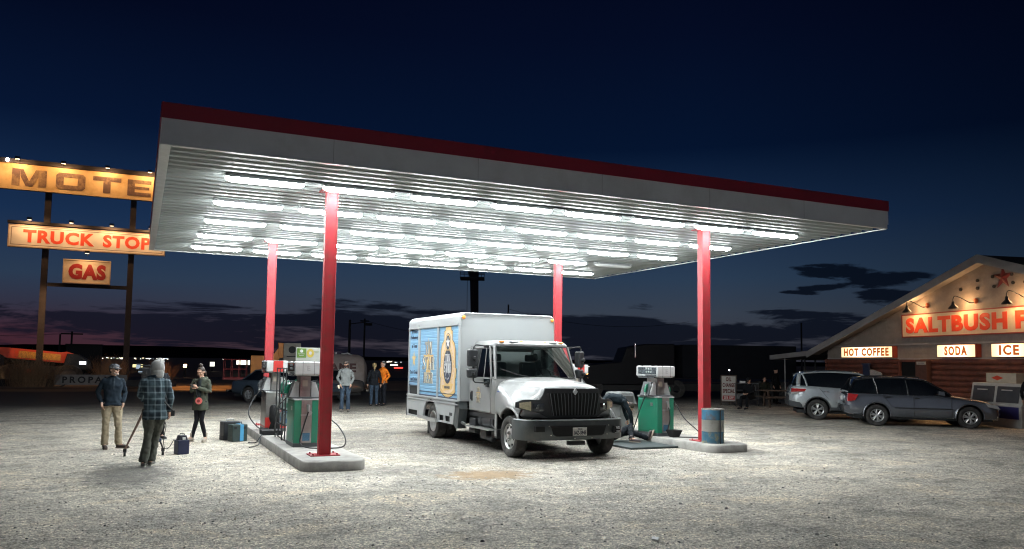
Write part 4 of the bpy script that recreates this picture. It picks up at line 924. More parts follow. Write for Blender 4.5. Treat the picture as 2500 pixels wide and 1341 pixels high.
bcol = [(mat('bottle_green', (.02, .16, .11), .35), mat('cap_white', (.5, .6, .55), .4), 'green'), (mat('bottle_white', (.5, .56, .54), .35), mat('cap_green', (.03, .2, .12), .4), 'white'), (mat('bottle_clear', (.28, .36, .38), .1, coat=1), mat('cap_blue', (.1, .2, .35), .4), 'pale blue')]
prot = [bottle(a, c) for a, c, _ in bcol]; used_b = [False]*3
wn = {.95: 'top', .62: 'middle', .30: 'bottom'}
for z in (.95, .62, .30):
    for k in range(6):
        for x in (-.14, .14):
            i = 2 if z < .6 else ((0 if (k+(x > 0)) % 3 else 1) if z > .9 else (2 if (k+(x > 0)) % 2 else 1))
            loc = (2.86+x+random.uniform(-.01, .01), 5.3-.35+k*.14, .17+z+.008)
            o = prot[i] if not used_b[i] else copy_tree(prot[i]); used_b[i] = True; o.location = loc; o.rotation_euler = (0, 0, random.choice((0, pi/2))+random.uniform(-.2, .2))
            o.scale = (1.2, 1.2, 1.15); tag(o, f'{bcol[i][2]} plastic bottle on the {wn[z]} shelf of the black rack', 'bottle', f'{bcol[i][2]} bottles on the {wn[z]} rack shelf')
# duffel and sandbag black bits by the rack
b = MB(); b.box((-.22, -.24, 0), (.22, .24, .10))
for k in range(5): b.box((-.16+k*.08-.008, -.245, .04), (-.16+k*.08+.008, -.238, .055))
tag(b.build('power_strip_box', mat('box_black', (.012, .012, .014), .6), bevel=.01, loc=(2.60, 6.32, .172)), 'low black distribution box at the edge of the left island', 'box')
b = MB(); b.loft([[(.12*r*cos(a)+.03*sin(z*7), .10*r*sin(a), z) for a in [k*pi/7 for k in range(14)]] for z, r in ((.0, .7), (.08, 1.1), (.22, .9), (.32, 1.15), (.45, .95), (.56, .75), (.62, .5), (.64, .1))]); tag(b.build('black_bag', mat('bag_black', (.006, .006, .007), .9), smooth=True, loc=(2.72, 6.72, .17)), 'black cloth bag slumped against the red and steel pump', 'bag')
b = MB(); b.tube(catm([(2.45, 6.3, .2), (2.36, 6.1, .17), (2.30, 5.9, .04), (2.24, 5.6, .02), (2.1, 5.3, .015), (2.0, 5.15, .02)]), .012, 6); b.tube(catm([(2.45, 6.25, .2), (2.33, 6.0, .16), (2.24, 6.0, .03), (2.1, 6.2, .015)]), .010, 6); tag(b.build('power_cable', m_hose, smooth=True), 'black cable dropping off the left island onto the gravel', 'cable')
# waste bin with domed lid behind the right pump
t = empty('waste_bin', (11.14, 5.25, .17), .3, 'grey square waste bin with a domed lid between the right pumps', 'bin')
b = MB(); b.loft([[(x*w, y*w, z) for x, y in ((-1, -.9), (-.9, -1), (.9, -1), (1, -.9), (1, .9), (.9, 1), (-.9, 1), (-1, .9))] for z, w in ((0, .22), (.66, .25))]); b.build('bin_body', mat('bin_grey', (.20, .21, .21), .6, var=.15, dirt=((.10, .10, .09), .5, 5)), t)
b = MB(); b.loft([[(x*w, y*w, z) for x, y in ((-1, -.9), (-.9, -1), (.9, -1), (1, -.9), (1, .9), (.9, 1), (-.9, 1), (-1, .9))] for z, w in ((.66, .335), (.69, .335), (.70, .315), (.93, .265), (.965, .235), (.972, .20))]); ld = b.build('lid', mat('lid_grey', (.10, .105, .105), .65, var=.25, vs=14, dirt=((.2, .2, .19), .4, 8)), t, bevel=.012)
b = MB(); b.box((-.17, -.325, .72), (.17, -.29, .88)); b.build('flap', mat('flap_dark', (.05, .05, .052), .6), ld, bevel=.01)
# drum
t = empty('steel_drum', (11.27, 1.71, .171), .4, 'weathered blue, white and yellow striped steel drum against the right column', 'drum')
r = .238
def hoop(z0, z1, m, nm='drum_band'):
    b = MB(); n = 6; b.lathe([(r, z0+(z1-z0)*i/n) for i in range(n+1)], 36); return b.build(nm, m, t, smooth=True)
rust = (.16, .09, .045)
b = MB(); prof = [(r-.004, 0), (r+.004, .005), (r+.004, .02), (r, .025)]
for z in (.25, .50): prof += [(r, z-.018), (r+.010, z), (r, z+.018)]
prof += [(r, .715), (r+.006, .72), (r+.006, .74), (r-.01, .742), (r-.012, .725), (.001, .725)]
def seg(z0, z1):
    q = [p for p in prof[:-4] if z0 < p[1] < z1]; return [(r, z0)]+q+[(r, z1)]
b = MB(); b.loft([[(a*cos(k*pi/18), a*sin(k*pi/18), z) for k in range(36)] for a, z in [(.001, 0)]+prof[:4]+seg(.03, .25)], cap=False); b.build('lower_band', mat('drum_blue_rusty', (.05, .15, .23), .5, var=.3, dirt=((.38, .27, .07), .95, 5)), t, smooth=True)
b = MB(); b.lathe(seg(.25, .50)); b.v = b.v; b.build('middle_band', mat('drum_white', (.60, .58, .54), .5, var=.1, dirt=((.3, .27, .22), .6, 6)), t, smooth=True)
b = MB(); b.loft([[(a*cos(k*pi/18), a*sin(k*pi/18), z) for k in range(36)] for a, z in seg(.50, .715)], cap=False); b.build('upper_band', mat('drum_blue', (.05, .17, .28), .5, var=.25, dirt=(rust, .8, 7)), t, smooth=True)
b = MB(); b.loft([[(a*cos(k*pi/18), a*sin(k*pi/18), z) for k in range(36)] for a, z in prof[-6:]], cap=True); b.build('rim', mat('drum_rim', (.42, .40, .36), .5, dirt=((.05, .04, .03), 1., 22)), t, smooth=True, angle=50)
b = MB(); a = -1.95; b.tube([((r+.012)*cos(a), (r+.012)*sin(a), z) for z in (.0, .25, .5, .715)], .011, 6); b.build('seam', mat('seam_dark', (.03, .03, .035), .6), t)
# black rubber mat, island clutter
b = MB(); b.box((9.6, 2.38, .0), (10.85, 4.0, .045)); tag(b.build('rubber_mat', mat('mat_black', (.028, .040, .042), .55, var=.35, vs=3, dirt=((.09, .11, .11), .5, 2.5)), bevel=.008), 'black rubber mat on the gravel under the person lying by the truck', 'mat')
b = MB(); b.box((10.95, 4.35, .171), (11.3, 4.75, .2)); tag(b.build('tool_tray', mat('tray_dark', (.03, .025, .025), .6), bevel=.004), 'flat dark tray on the right island below the reaching hand', 'tray')
b = MB(); b.loft([[(x*w+.0, y*w, z) for x, y in ((-1, -1), (1, -1), (1, 1), (-1, 1))] for z, w in ((0, .07), (.02, .09), (.16, .14), (.17, .14), (.03, .08))]); tag(b.build('black_crate', mat('crate_black', (.008, .008, .009), .7), bevel=.006, loc=(11.22, 3.04, .172)), 'small black tub on the island at the foot of the right green pump', 'tub')
# ---------------- crew gear ----------------
def case(loc, rz, size, label, stripe=None, m=None):
    t = empty('equipment_case', loc, rz, label, 'case', 'equipment cases beside the left island')
    w, d, h = size; b = MB(); b.box((-w/2, -d/2, .0), (w/2, d/2, h)); m = m or mat('case_green', (.032, .050, .048), .55, var=.2); b.build('shell', m, t, bevel=.02, seg=3)
    b = MB()
    for z in (h*.25, h*.75): b.box((-w/2-.006, -d/2+.02, z-.008), (w/2+.006, d/2-.02, z+.008))
    b.box((-w/2-.004, -.012, .03), (w/2+.004, .012, h-.03)); b.build('rib', m, t)
    b = MB(); b.tube([(-.09, 0, h), (-.085, 0, h+.045), (.085, 0, h+.045), (.09, 0, h)], .013, 6); b.build('handle', m_alu if stripe is None else m_blk, t)
    b = MB(); b.box((-.14, -d/2-.008, h-.10), (-.08, -d/2+.002, h-.05)); b.box((.08, -d/2-.008, h-.10), (.14, -d/2+.002, h-.05)); b.build('latch', m_seal, t)
    if stripe: b = MB(); b.box((-.0, -d/2-.004, .01), (.085, -d/2-.001, h-.01)); b.box((0, -d/2, h), (.085, d/2, h+.003)); b.build('tape_stripe', mat('tape_blue', (.08, .35, .62), .5), t)
case((1.93, 6.72, 0), .35, (.36, .24, .38), 'dark green hard case with a bright blue tape stripe on the gravel', True)
case((1.80, 7.12, 0), .3, (.38, .26, .42), 'black hard case with a metal handle behind the blue striped one', None, mat('case_black', (.018, .020, .024), .5))
t = empty('battery_pack', (.66, 4.52, 0), .35, 'navy blue camera battery block on the gravel behind the operator', 'battery')
b = MB(); b.box((-.15, -.14, 0), (.15, .14, .30)); b.build('shell', mat('battery_navy', (.012, .018, .06), .5, var=.2), t, bevel=.015)
b = MB(); b.prism([(-.12, .30), (.12, .30), (.08, .40), (-.08, .40)], -.1, .1); b.build('lid', mat('battery_dark', (.015, .017, .03), .5), t, bevel=.01); t.scale = (.74, .74, .9)
b = MB(); b.box((-.03, -.135, .31), (.04, -.10, .36)); b.build('socket_plate', mat('label_white', (.6, .6, .6), .5), t)
b = MB(); b.tube([(-.06, 0, .40), (-.05, 0, .44), (.05, 0, .44), (.06, 0, .40)], .01, 6); b.build('handle', m_seal, t)
b = MB(); b.tube(catm([(.52, 4.55, .28), (.44, 4.5, .14), (.36, 4.5, .12), (.33, 4.45, .3), (.36, 4.42, .55), (.30, 4.35, .72)]), .007, 6); tag(b.build('battery_cable', m_hose, smooth=True), 'thin black cable from the blue battery up to the camera rig', 'cable')
# camera on a wheeled tripod
t = empty('camera_rig', (.0, 4.3, 0), 0, 'film camera on a wheeled tripod in front of the plaid-shirted operator', 'film camera')
for k, a in enumerate((2.85, .35, 4.9)):
    fx, fy = .33*cos(a), .33*sin(a); b = MB(); b.tube([(0, 0, .95), (fx*.5, fy*.5, .55), (fx*1.05, fy*1.05, .13)], [.025, .022, .016], 8); lg = b.build('leg', mat('leg_copper', (.22, .15, .12), .4, .5) if k == 0 else m_blk, t, smooth=True)
    b = MB(); b.cyl((fx*1.05-.02, fy*1.05, .05), (fx*1.05+.02, fy*1.05, .05), .05, n=16); b.box((fx*1.05-.03, fy*1.05-.03, .08), (fx*1.05+.03, fy*1.05+.03, .14)); b.build('castor', m_seal, lg, smooth=True, angle=40)
b = MB(); b.cyl((0, 0, .92), (0, 0, 1.42), .05); b.box((-.09, -.09, 1.38), (.09, .09, 1.46)); b.tube([(0, -.05, 1.40), (.22, -.55, 1.10)], .012, 6); b.build('head', m_blk, t)
b = MB(); b.box((-.11, -.18, 1.46), (.11, .20, 1.66)); b.cyl((0, .20, 1.56), (0, .42, 1.56), .055); b.box((-.10, .42, 1.48), (.10, .46, 1.64)); b.box((-.20, -.10, 1.62), (-.13, .0, 1.74)); b.box((-.16, -.26, 1.55), (-.02, -.2, 1.66)); b.cyl((-.16, .1, 1.70), (.16, .1, 1.70), .012); b.build('camera_body', m_blk, t, bevel=.01)
b = MB(); b.box((-.21, -.112, 1.64), (-.14, -.102, 1.72)); b.box((-.10, -.185, 1.60), (-.06, -.181, 1.63)); b.box((-.17, -.265, 1.58), (-.10, -.261, 1.60)); b.build('indicator', mat('screen_lit', (.3, .4, .5), .3, emit=(.7, .85, 1), es=.3), t)
b = MB(); b.prism([(.02, .50), (.22, .40), (.30, .30), (.26, .26), (.06, .32), (-.02, .40)], -.05, .05); b.build('sandbag', mat('sandbag_blue', (.02, .03, .08), .7), t, bevel=.02)
# litter
b = MB(); b.box((-.09, -.035, 0), (.09, .035, .012)); tag(b.build('paper_scrap', mat('paper_white', (.75, .75, .73), .6), bevel=.003, loc=(4.89, -5.19, .008)), 'small white scrap of paper lying on the foreground gravel', 'litter'); COL.objects['paper_scrap'].rotation_euler = (.1, .05, .9)
# ---------------- people ----------------
def spine(mb, pts, n=16):
    """elliptical torso loft; pts = (pos, half width, half depth, lateral axis)"""
    rings = []
    for i, (p, hw, hd, lat) in enumerate(pts):
        p = Vector(p); d = (Vector(pts[min(i+1, len(pts)-1)][0])-Vector(pts[max(i-1, 0)][0])).normalized(); l = Vector(lat).normalized(); f = l.cross(d).normalized()
        rings.append([tuple(p+l*hw*math.copysign(abs(cos(a))**.85, cos(a))+f*hd*math.copysign(abs(sin(a))**.85, sin(a))) for a in [2*pi*k/n for k in range(n)]])
    mb.loft(rings)
def remesh(o, vox, smooth=4, fold=0., fs=.12, seed=0):
    r = o.modifiers.new('r', 'REMESH'); r.mode = 'VOXEL'; r.voxel_size = vox
    s = o.modifiers.new('s', 'SMOOTH'); s.iterations = smooth; s.factor = .5
    bpy.context.view_layer.update(); apply_mods(o)
    if fold:
        me = o.data
        for v in me.vertices:
            c = v.co; q = Vector((c.x/fs, c.y/fs, c.z/(fs*1.15)))+Vector((seed*3.1, seed, 0))
            a = noise.noise(q); b_ = noise.noise(q*2.3+Vector((9, 2, 4))); ridge = (1-abs(a)*2.2)
            v.co = c+v.normal*fold*(ridge*.55+b_*.45)
    for p in o.data.polygons: p.use_smooth = True
    return o
SKIN = mat('skin', (.52, .31, .22), .5, var=.08, vs=14)
def fig(name, loc, rz, label, h=1.75, J=None, top=None, legs=None, shoes=None, hat=None, hair=None, extras=None, face=True, topfold=.021, group=None, girth=1., coat=0., head_turn=0., head_tilt=0., hands='open', sleeve=1., far=False):
    K = dict(pel=(0, 0, .95), wai=(0, 0, 1.10), che=(0, .01, 1.32), shL=(.166, .015, 1.405), shR=(-.166, .015, 1.405), nec=(0, .01, 1.50), hea=(0, -.015, 1.635),
             elL=(.245, .03, 1.15), elR=(-.245, .03, 1.15), wrL=(.26, -.06, .90), wrR=(-.26, -.06, .90),
             hiL=(.095, 0, .92), hiR=(-.095, 0, .92), knL=(.105, -.02, .50), knR=(-.105, -.02, .50), anL=(.11, .02, .085), anR=(-.11, .02, .085), toL=(.13, -.17, .03), toR=(-.13, -.17, .03))
    if J: K.update(J)
    V = {k: Vector(v) for k, v in K.items()}; sc = h/1.75
    e = empty(name, loc, rz, label, 'person', group); e.scale = (sc,)*3
    lat = (V['shL']-V['shR']).normalized(); hlat = (V['hiL']-V['hiR']).normalized(); g = girth
    up = (V['nec']-V['che']).normalized()
    def torso(mb, k, bottom=None, kd=None):
        kd = kd or k
        P = [(V['pel']+(V['pel']-V['wai'])*.35, .135*k*g, .10*kd*g, hlat), (V['pel'], .160*k*g, .115*kd*g, hlat), (V['wai'], .145*k*g, .105*kd*g, hlat), (V['wai'].lerp(V['che'], .55), .155*k*g, .112*kd*g, lat), (V['che'], .172*k*g, .115*kd*g, lat), (V['che'].lerp(V['nec'], .45), .168*k, .10*kd, lat), (V['che'].lerp(V['nec'], .72), .130*k, .085*kd, lat), (V['nec']-up*.01, .075*k, .065*kd, lat)]
        if bottom: P = [(V['pel']-Vector((0, 0, bottom)), .185*k*g, .135*kd*g, hlat)]+[(V['pel']-Vector((0, 0, bottom*.5)), .178*k*g, .13*kd*g, hlat)]+P[1:]
        spine(mb, P)
    def arm(mb, s, r, to=1.):
        a, b_, c = V['sh'+s], V['el'+s], V['wr'+s]; c2 = b_.lerp(c, to)
        mb.tube([a+(b_-a)*.02, a.lerp(b_, .15), a.lerp(b_, .45), b_, b_.lerp(c2, .35), c2], [.050*r, .056*r, .050*r, .043*r, .041*r, .031*r], 12); mb.ball(tuple(a), .056*r, 12, 8)
    def leg(mb, s, r, rb=.045):
        a, b_, c = V['hi'+s], V['kn'+s], V['an'+s]
        mb.tube([a+Vector((0, 0, .03)), a.lerp(b_, .25), a.lerp(b_, .7), b_, b_.lerp(c, .35), b_.lerp(c, .8), c], [.088*r, .086*r, .066*r, .056*r, .056*r, rb, rb], 12)
    # body: torso, limbs, neck, head, hands and fingers joined into one surface
    b = MB(); torso(b, .74); [arm(b, s, .78) for s in 'LR']; [leg(b, s, .74, .032) for s in 'LR']
    for s in 'LR': b.tube([V['an'+s]+Vector((0, .03, -.03)), V['an'+s], V['to'+s]], [.035, .04, .025], 8)
    H = V['hea']; hm = Matrix.Translation(H) @ Matrix.Rotation(head_turn, 4, 'Z') @ Matrix.Rotation(head_tilt, 4, 'X')
    b.tube([V['nec']-up*.03, V['nec']+up*.02, hm @ Vector((0, .012, -.05))], [.062, .052, .05], 12)
    sv = b.M; b.M = hm
    b.ball((0, .012, .025), .098, 16, 12, (.80, 1.0, 1.0)); b.tube([(0, -.012, .02), (0, -.03, -.045), (0, -.045, -.092)], [.070, .058, .030], 12)
    b.tube([(0, -.085, .03), (0, -.112, -.012)], [.009, .015], 8); b.tube([(-.045, -.078, .048), (0, -.090, .052), (.045, -.078, .048)], .012, 6); b.tube([(-.02, -.088, -.048), (.02, -.088, -.048)], .010, 6); b.ball((0, -.075, -.088), .020, 8, 6)
    for s in (-1, 1): b.ball((s*.080, .012, .0), .022, 8, 6, (.4, .8, 1.25)); b.ball((s*.038, -.068, -.01), .026, 8, 6)
    b.M = sv
    for s in 'LR':
        w = V['wr'+s]; d = (w-V['el'+s]).normalized(); sx = 1 if s == 'L' else -1
        if hands != 'open' and s in hands: d = Vector(hands[s][0]).normalized(); curl = hands[s][1]
        else: curl = .35
        side = d.cross(Vector((1, 0, 0)))
        if side.length < .3: side = d.cross(Vector((0, 0, 1)))
        side.normalize(); nrm = d.cross(side).normalized()
        if nrm.dot(Vector((-sx, -.3, 0))) < 0: nrm = -nrm   # palm faces the body
        b.tube([w-d*.02, w+d*.03, w+d*.085], [.028, .037, .036], 10, flat=.5)
        for q, (o_, l_) in enumerate(((-.028, .066), (-.010, .076), (.009, .072), (.027, .056))):
            p0 = w+d*.08+side*o_; p1 = p0+d*l_*.45+nrm*curl*.012; p2 = p1+(d*(1-curl*.6)+nrm*curl).normalized()*l_*.32; p3 = p2+(d*(1-curl)+nrm*curl*1.4).normalized()*l_*.26
            b.tube([p0, p1, p2, p3], [.0098, .0092, .0086, .0075], 8)
        p0 = w+d*.025-side*.030; b.tube([p0, p0-side*.025+d*.03+nrm*.01, p0-side*.03+d*.06+nrm*.02], [.013, .0115, .0095], 8)
    body = remesh(b.build('body', SKIN, e), .013 if far else .0085, 3)
    # trousers
    if legs:
        b = MB(); spine(b, [(V['pel']+(V['pel']-V['wai'])*.5, .135*g, .10*g, hlat), (V['pel'], .158*g, .112*g, hlat), (V['pel'].lerp(V['wai'], .6), .138*g, .098*g, hlat)])
        rb = legs[1] if len(legs) > 1 else .062; rt = legs[2] if len(legs) > 2 else 1.1
        for s in 'LR': leg(b, s, rt, rb)
        remesh(b.build('trousers', legs[0], e), .018 if far else .0125, 3, .019 if rb > .05 else .003, .10, 3)
    for s in 'LR':
        a, t_ = V['an'+s], V['to'+s]; f = (t_-a); f.z = min(f.z, 0); d = Vector((t_.x-a.x, t_.y-a.y, t_.z-a.z)).normalized(); heel = a-Vector((d.x, d.y, 0))*.045; sh_ = shoes or (m_seal, None, 0)
        b = MB(); lo = Vector((0, 0, -.035))
        b.tube([heel+lo, a+lo*.9, a.lerp(t_, .55)+lo*.15, t_+Vector((0, 0, .008)), t_+d*.035], [.036, .043, .044, .042, .022], 12, flat=.85)
        b.tube([a+Vector((0, 0, .07+sh_[2])), a+Vector((0, 0, .0)), a+lo], [.046, .043, .04], 10)
        so = remesh(b.build('shoe', sh_[0], e), .009, 3)
        if sh_[1]:
            b = MB(); dd = Vector((d.x, d.y, 0)).normalized() if abs(d.z) < .8 else Vector((0, 0, 1)); sd = dd.cross(Vector((0, 0, 1))).normalized() if abs(d.z) < .8 else Vector((1, 0, 0)); upv = sd.cross(dd)
            if abs(d.z) < .8:
                z0 = max(.002, min(a.z-.075, t_.z-.028)); base = Vector((a.x, a.y, z0)); ln = math.hypot(t_.x-a.x, t_.y-a.y)
                pts = [base+dd*(ln*u-.05+.085*u)+sd*w_*.95 for u, w_ in ((0, .030), (.15, .038), (.5, .036), (.8, .045), (1, .030))]+[base+dd*(ln*u-.05+.085*u)-sd*w_*.95 for u, w_ in ((1, .030), (.8, .045), (.5, .036), (.15, .038), (0, .030))]
                b.loft([[tuple(p) for p in pts], [tuple(p+Vector((0, 0, .022))) for p in pts]]); b.build('sole', sh_[1], so)
            else:
                c0 = (a+t_)/2; hl = (t_-a).length/2+.05; nn = Vector((1, 0, 0)) if False else sh_[3]
                nn = Vector(nn); ax2 = nn.cross(d).normalized()
                pts = [c0+nn*.05+d*hl*cos(k*pi/8)*1.0+ax2*.047*sin(k*pi/8) for k in range(16)]; b.loft([[tuple(p) for p in pts], [tuple(p+nn*.02) for p in pts]]); b.build('sole', sh_[1], so)
    # upper garment
    if top:
        b = MB(); torso(b, 1.04, coat or .05, 1.14); [arm(b, s, 1.10*sleeve, .97) for s in 'LR']
        b.tube([V['nec']-up*.05, V['nec']+up*.012], [.088, .066], 12)
        remesh(b.build(top[1], top[0], e), .018 if far else .0125, 4, topfold, .13, len(name)+h)
    hd = empty_head = None
    def onhead(nm, m, fn, sm=True, vox=0, parent=e):
        b = MB(); b.M = hm; fn(b); o = b.build(nm, m, parent, smooth=sm)
        if vox: remesh(o, vox, 2)
        return o
    if face:
        for s in (-1, 1): onhead('eye', mat('eye_dark', (.02, .015, .012), .2), lambda b: b.ball((s*.032, -.083, .020), .0085, 8, 6))
        onhead('lips', mat('lips', (.33, .13, .11), .5), lambda b: b.tube([(-.022, -.094, -.048), (0, -.099, -.046), (.022, -.094, -.048)], [.004, .006, .004], 6))
    if hair: hair(onhead)
    if hat: hat(onhead)
    if extras: extras(e, onhead, V)
    return e
HAIRB = mat('hair_brown', (.035, .022, .016), .6, var=.3, vs=40); HAIRL = mat('hair_blond', (.30, .22, .10), .6, var=.3, vs=40)
def hair_short(m): return lambda oh: oh('hair', m, lambda b: (b.ball((0, .026, .045), .100, 14, 10, (.86, .98, .92)), b.ball((0, .05, .0), .082, 12, 8, (.95, .9, 1))), vox=.009)
def cap(m, mb_=None, turn=0):
    def f(oh):
        def crown(b): b.loft([[(r*.80*cos(a), .012+r*1.0*sin(a), z) for a in [k*pi/9 for k in range(18)]] for z, r in ((.045, .108), (.075, .110), (.105, .098), (.128, .070), (.137, .03), (.138, .003))])
        c = oh('cap', m, crown)
        oh('cap_brim', mb_ or m, lambda b: b.loft([[(x, -.085-d*(1-(x/.078)**2)**.5*.9, z-.012*d/.075) for x in [-.076+k*.0095 for k in range(17)]] for d, z in ((0, .052), (.075, .048), (.075, .042), (0, .044))], cap=False, closed=False), parent=c)
    return f
def fabric(name, c, dirt=None, var=.18): return mat(name, c, .85, var=var, vs=9, bump=.25, bs=160, spec=.2, dirt=dirt)
# 1 navy pullover, hands in pockets
def ex1(e, oh, V):
    oh('glasses', m_seal, lambda b: (b.box((-.062, -.101, .008), (-.010, -.093, .036)), b.box((.010, -.101, .008), (.062, -.093, .036)), b.box((-.012, -.1, .024), (.012, -.094, .03)), b.box((-.078, -.1, .026), (-.074, .01, .032)), b.box((.074, -.1, .026), (.078, .01, .032))), sm=False)
    oh('stubble', mat('stubble', (.30, .24, .20), .8), lambda b: b.tube([(-.05, -.045, -.055), (-.03, -.08, -.082), (0, -.090, -.092), (.03, -.08, -.082), (.05, -.045, -.055)], [.014, .017, .018, .017, .014], 8))
    b = MB(); b.tube([V['nec']+Vector((0, -.105, -.03)), V['che']+Vector((0, -.152, .0)), V['che']+Vector((0, -.155, -.08))], .005, 6); b.build('zip', mat('zip_grey', (.1, .12, .14), .4, .5), e)
fig('person', (-.62, 5.9, 0), RAD(8), 'man in a navy pullover, patterned cap and glasses standing with hands in his khaki pockets', 1.70,
    J=dict(elL=(.25, .08, 1.16), elR=(-.275, .08, 1.17), wrL=(.195, -.075, .945), wrR=(-.20, -.075, .945), anL=(.16, .0, .085), anR=(-.10, .04, .085), toL=(.32, -.10, .03), toR=(-.10, -.17, .03), knL=(.13, -.04, .50), hea=(.01, -.03, 1.635)),
    top=(fabric('navy_knit', (.012, .021, .032)), 'pullover'), legs=(fabric('khaki_cotton', (.34, .285, .20)), .068, 1.16), shoes=(mat('suede_brown', (.07, .05, .045), .8), mat('sole_tan', (.15, .12, .1), .8), 0), hat=cap(mat('cap_camo', (.05, .055, .065), .8, var=.5, vs=50, dirt=((.4, .4, .42), .9, 38))), hair=hair_short(HAIRB), extras=ex1, head_turn=RAD(32), hands=dict(L=((-.15, -.3, -1), .5), R=((.15, -.3, -1), .5)), girth=1.06)
# 2 camera operator in a plaid shirt, seen from behind
def plaid():
    m = bpy.data.materials.new('plaid_flannel'); m.use_nodes = True; t = m.node_tree; n = t.nodes; L = t.links; bs = n['Principled BSDF']; bs.inputs['Roughness'].default_value = .9
    co = n.new('ShaderNodeTexCoord'); sp = n.new('ShaderNodeSeparateXYZ'); L.new(co.outputs['Object'], sp.inputs[0])
    def M(op, a, b_=None):
        x = n.new('ShaderNodeMath'); x.operation = op
        for i, v in enumerate((a, b_)):
            if v is None: continue
            if isinstance(v, (int, float)): x.inputs[i].default_value = v
            else: L.new(v, x.inputs[i])
        return x.outputs[0]
    def st(v, f, ph, th): return M('GREATER_THAN', M('SINE', M('ADD', M('MULTIPLY', v, f), ph)), th)
    u = M('ADD', sp.outputs[0], M('MULTIPLY', sp.outputs[1], .4)); w = sp.outputs[2]
    pale = M('MULTIPLY', M('ADD', st(u, 62, 0, .72), st(w, 62, 1, .72)), .5); dark = M('MULTIPLY', M('ADD', st(u, 31, 2, .1), st(w, 31, .5, .1)), .5)
    def mix(f, a, b_):
        x = n.new('ShaderNodeMix'); x.data_type = 'RGBA'; L.new(f, x.inputs[0])
        for i, v in ((6, a), (7, b_)):
            if isinstance(v, tuple): x.inputs[i].default_value = (*v, 1)
            else: L.new(v, x.inputs[i])
        return x.outputs[2]
    c = mix(dark, (.050, .085, .105), (.012, .025, .038)); c = mix(M('MULTIPLY', pale, .7), c, (.26, .34, .38)); L.new(c, bs.inputs['Base Color']); return m
m_hood = fabric('hood_grey', (.33, .33, .32))
def ex2(e, oh, V):
    oh('hood', m_hood, lambda b: (b.ball((0, .02, .02), .128, 14, 12, (.92, 1.0, 1.05)), b.tube([(0, .045, -.05), (0, .05, -.12), (.0, .03, -.17)], [.108, .10, .085], 14), b.tube([(-.075, -.07, .08), (0, -.09, .12), (.075, -.07, .08)], .03, 8)), vox=.012)
    b = MB(); b.tube([V['nec']+Vector((-.11, .02, -.03)), V['nec']+Vector((0, .10, -.0)), V['nec']+Vector((.11, .02, -.03))], [.028, .03, .028], 8); b.build('collar', MATS.get('collar_dark') or fabric('collar_dark', (.02, .035, .05)), e, smooth=True)
    b = MB(); b.tube([(-.30, .14, .92), (-.17, .22, 1.08)], .014, 8); b.box((-.33, .10, .84), (-.27, .17, .93)); b.build('pan_handle', m_blk, e)
fig('person', (.10, 2.75, 0), RAD(176), 'camera operator in a blue plaid shirt and pale grey hood seen from behind', 1.80,
    J=dict(pel=(-.02, -.02, .95), wai=(-.01, 0, 1.10), che=(.01, -.05, 1.32), shL=(.18, -.04, 1.40), shR=(-.18, -.04, 1.39), nec=(.0, -.08, 1.50), hea=(-.02, -.11, 1.62), elL=(.23, -.12, 1.17), wrL=(.15, -.30, 1.06), elR=(-.255, .02, 1.14), wrR=(-.235, -.03, .90), hiL=(.075, -.02, .92), hiR=(-.105, -.02, .92), knL=(.06, .04, .50), anL=(.115, .08, .085), toL=(.10, -.10, .03), knR=(-.05, -.10, .50), anR=(.02, -.06, .085), toR=(-.02, -.24, .03)),
    top=(plaid(), 'plaid_shirt'), legs=(fabric('olive_canvas', (.095, .10, .085)), .072, 1.15), shoes=(mat('trainer_grey', (.16, .16, .15), .8), mat('sole_pale', (.45, .44, .41), .8), 0), extras=ex2, coat=.17, girth=1.04, face=False, hands=dict(R=((-.2, .1, -1), 1.0)), topfold=.022, head_turn=RAD(14))
# 3 person in black beyond the camera
fig('person', (.27, 7.6, 0), RAD(20), 'crew member in black with a pale grey beanie mostly hidden behind the operator', 1.80,
    top=(fabric('black_jacket', (.010, .012, .016)), 'jacket'), legs=(fabric('black_cloth', (.010, .010, .013)), .06), shoes=(mat('shoe_black', (.015, .015, .018), .6), mat('sole_white', (.5, .5, .5), .7), 0), hat=lambda oh: oh('beanie', m_hood, lambda b: b.ball((0, .012, .07), .112, 14, 10, (.86, 1, .85))), J=dict(anR=(-.13, .02, .085), toR=(-.26, -.14, .03)))
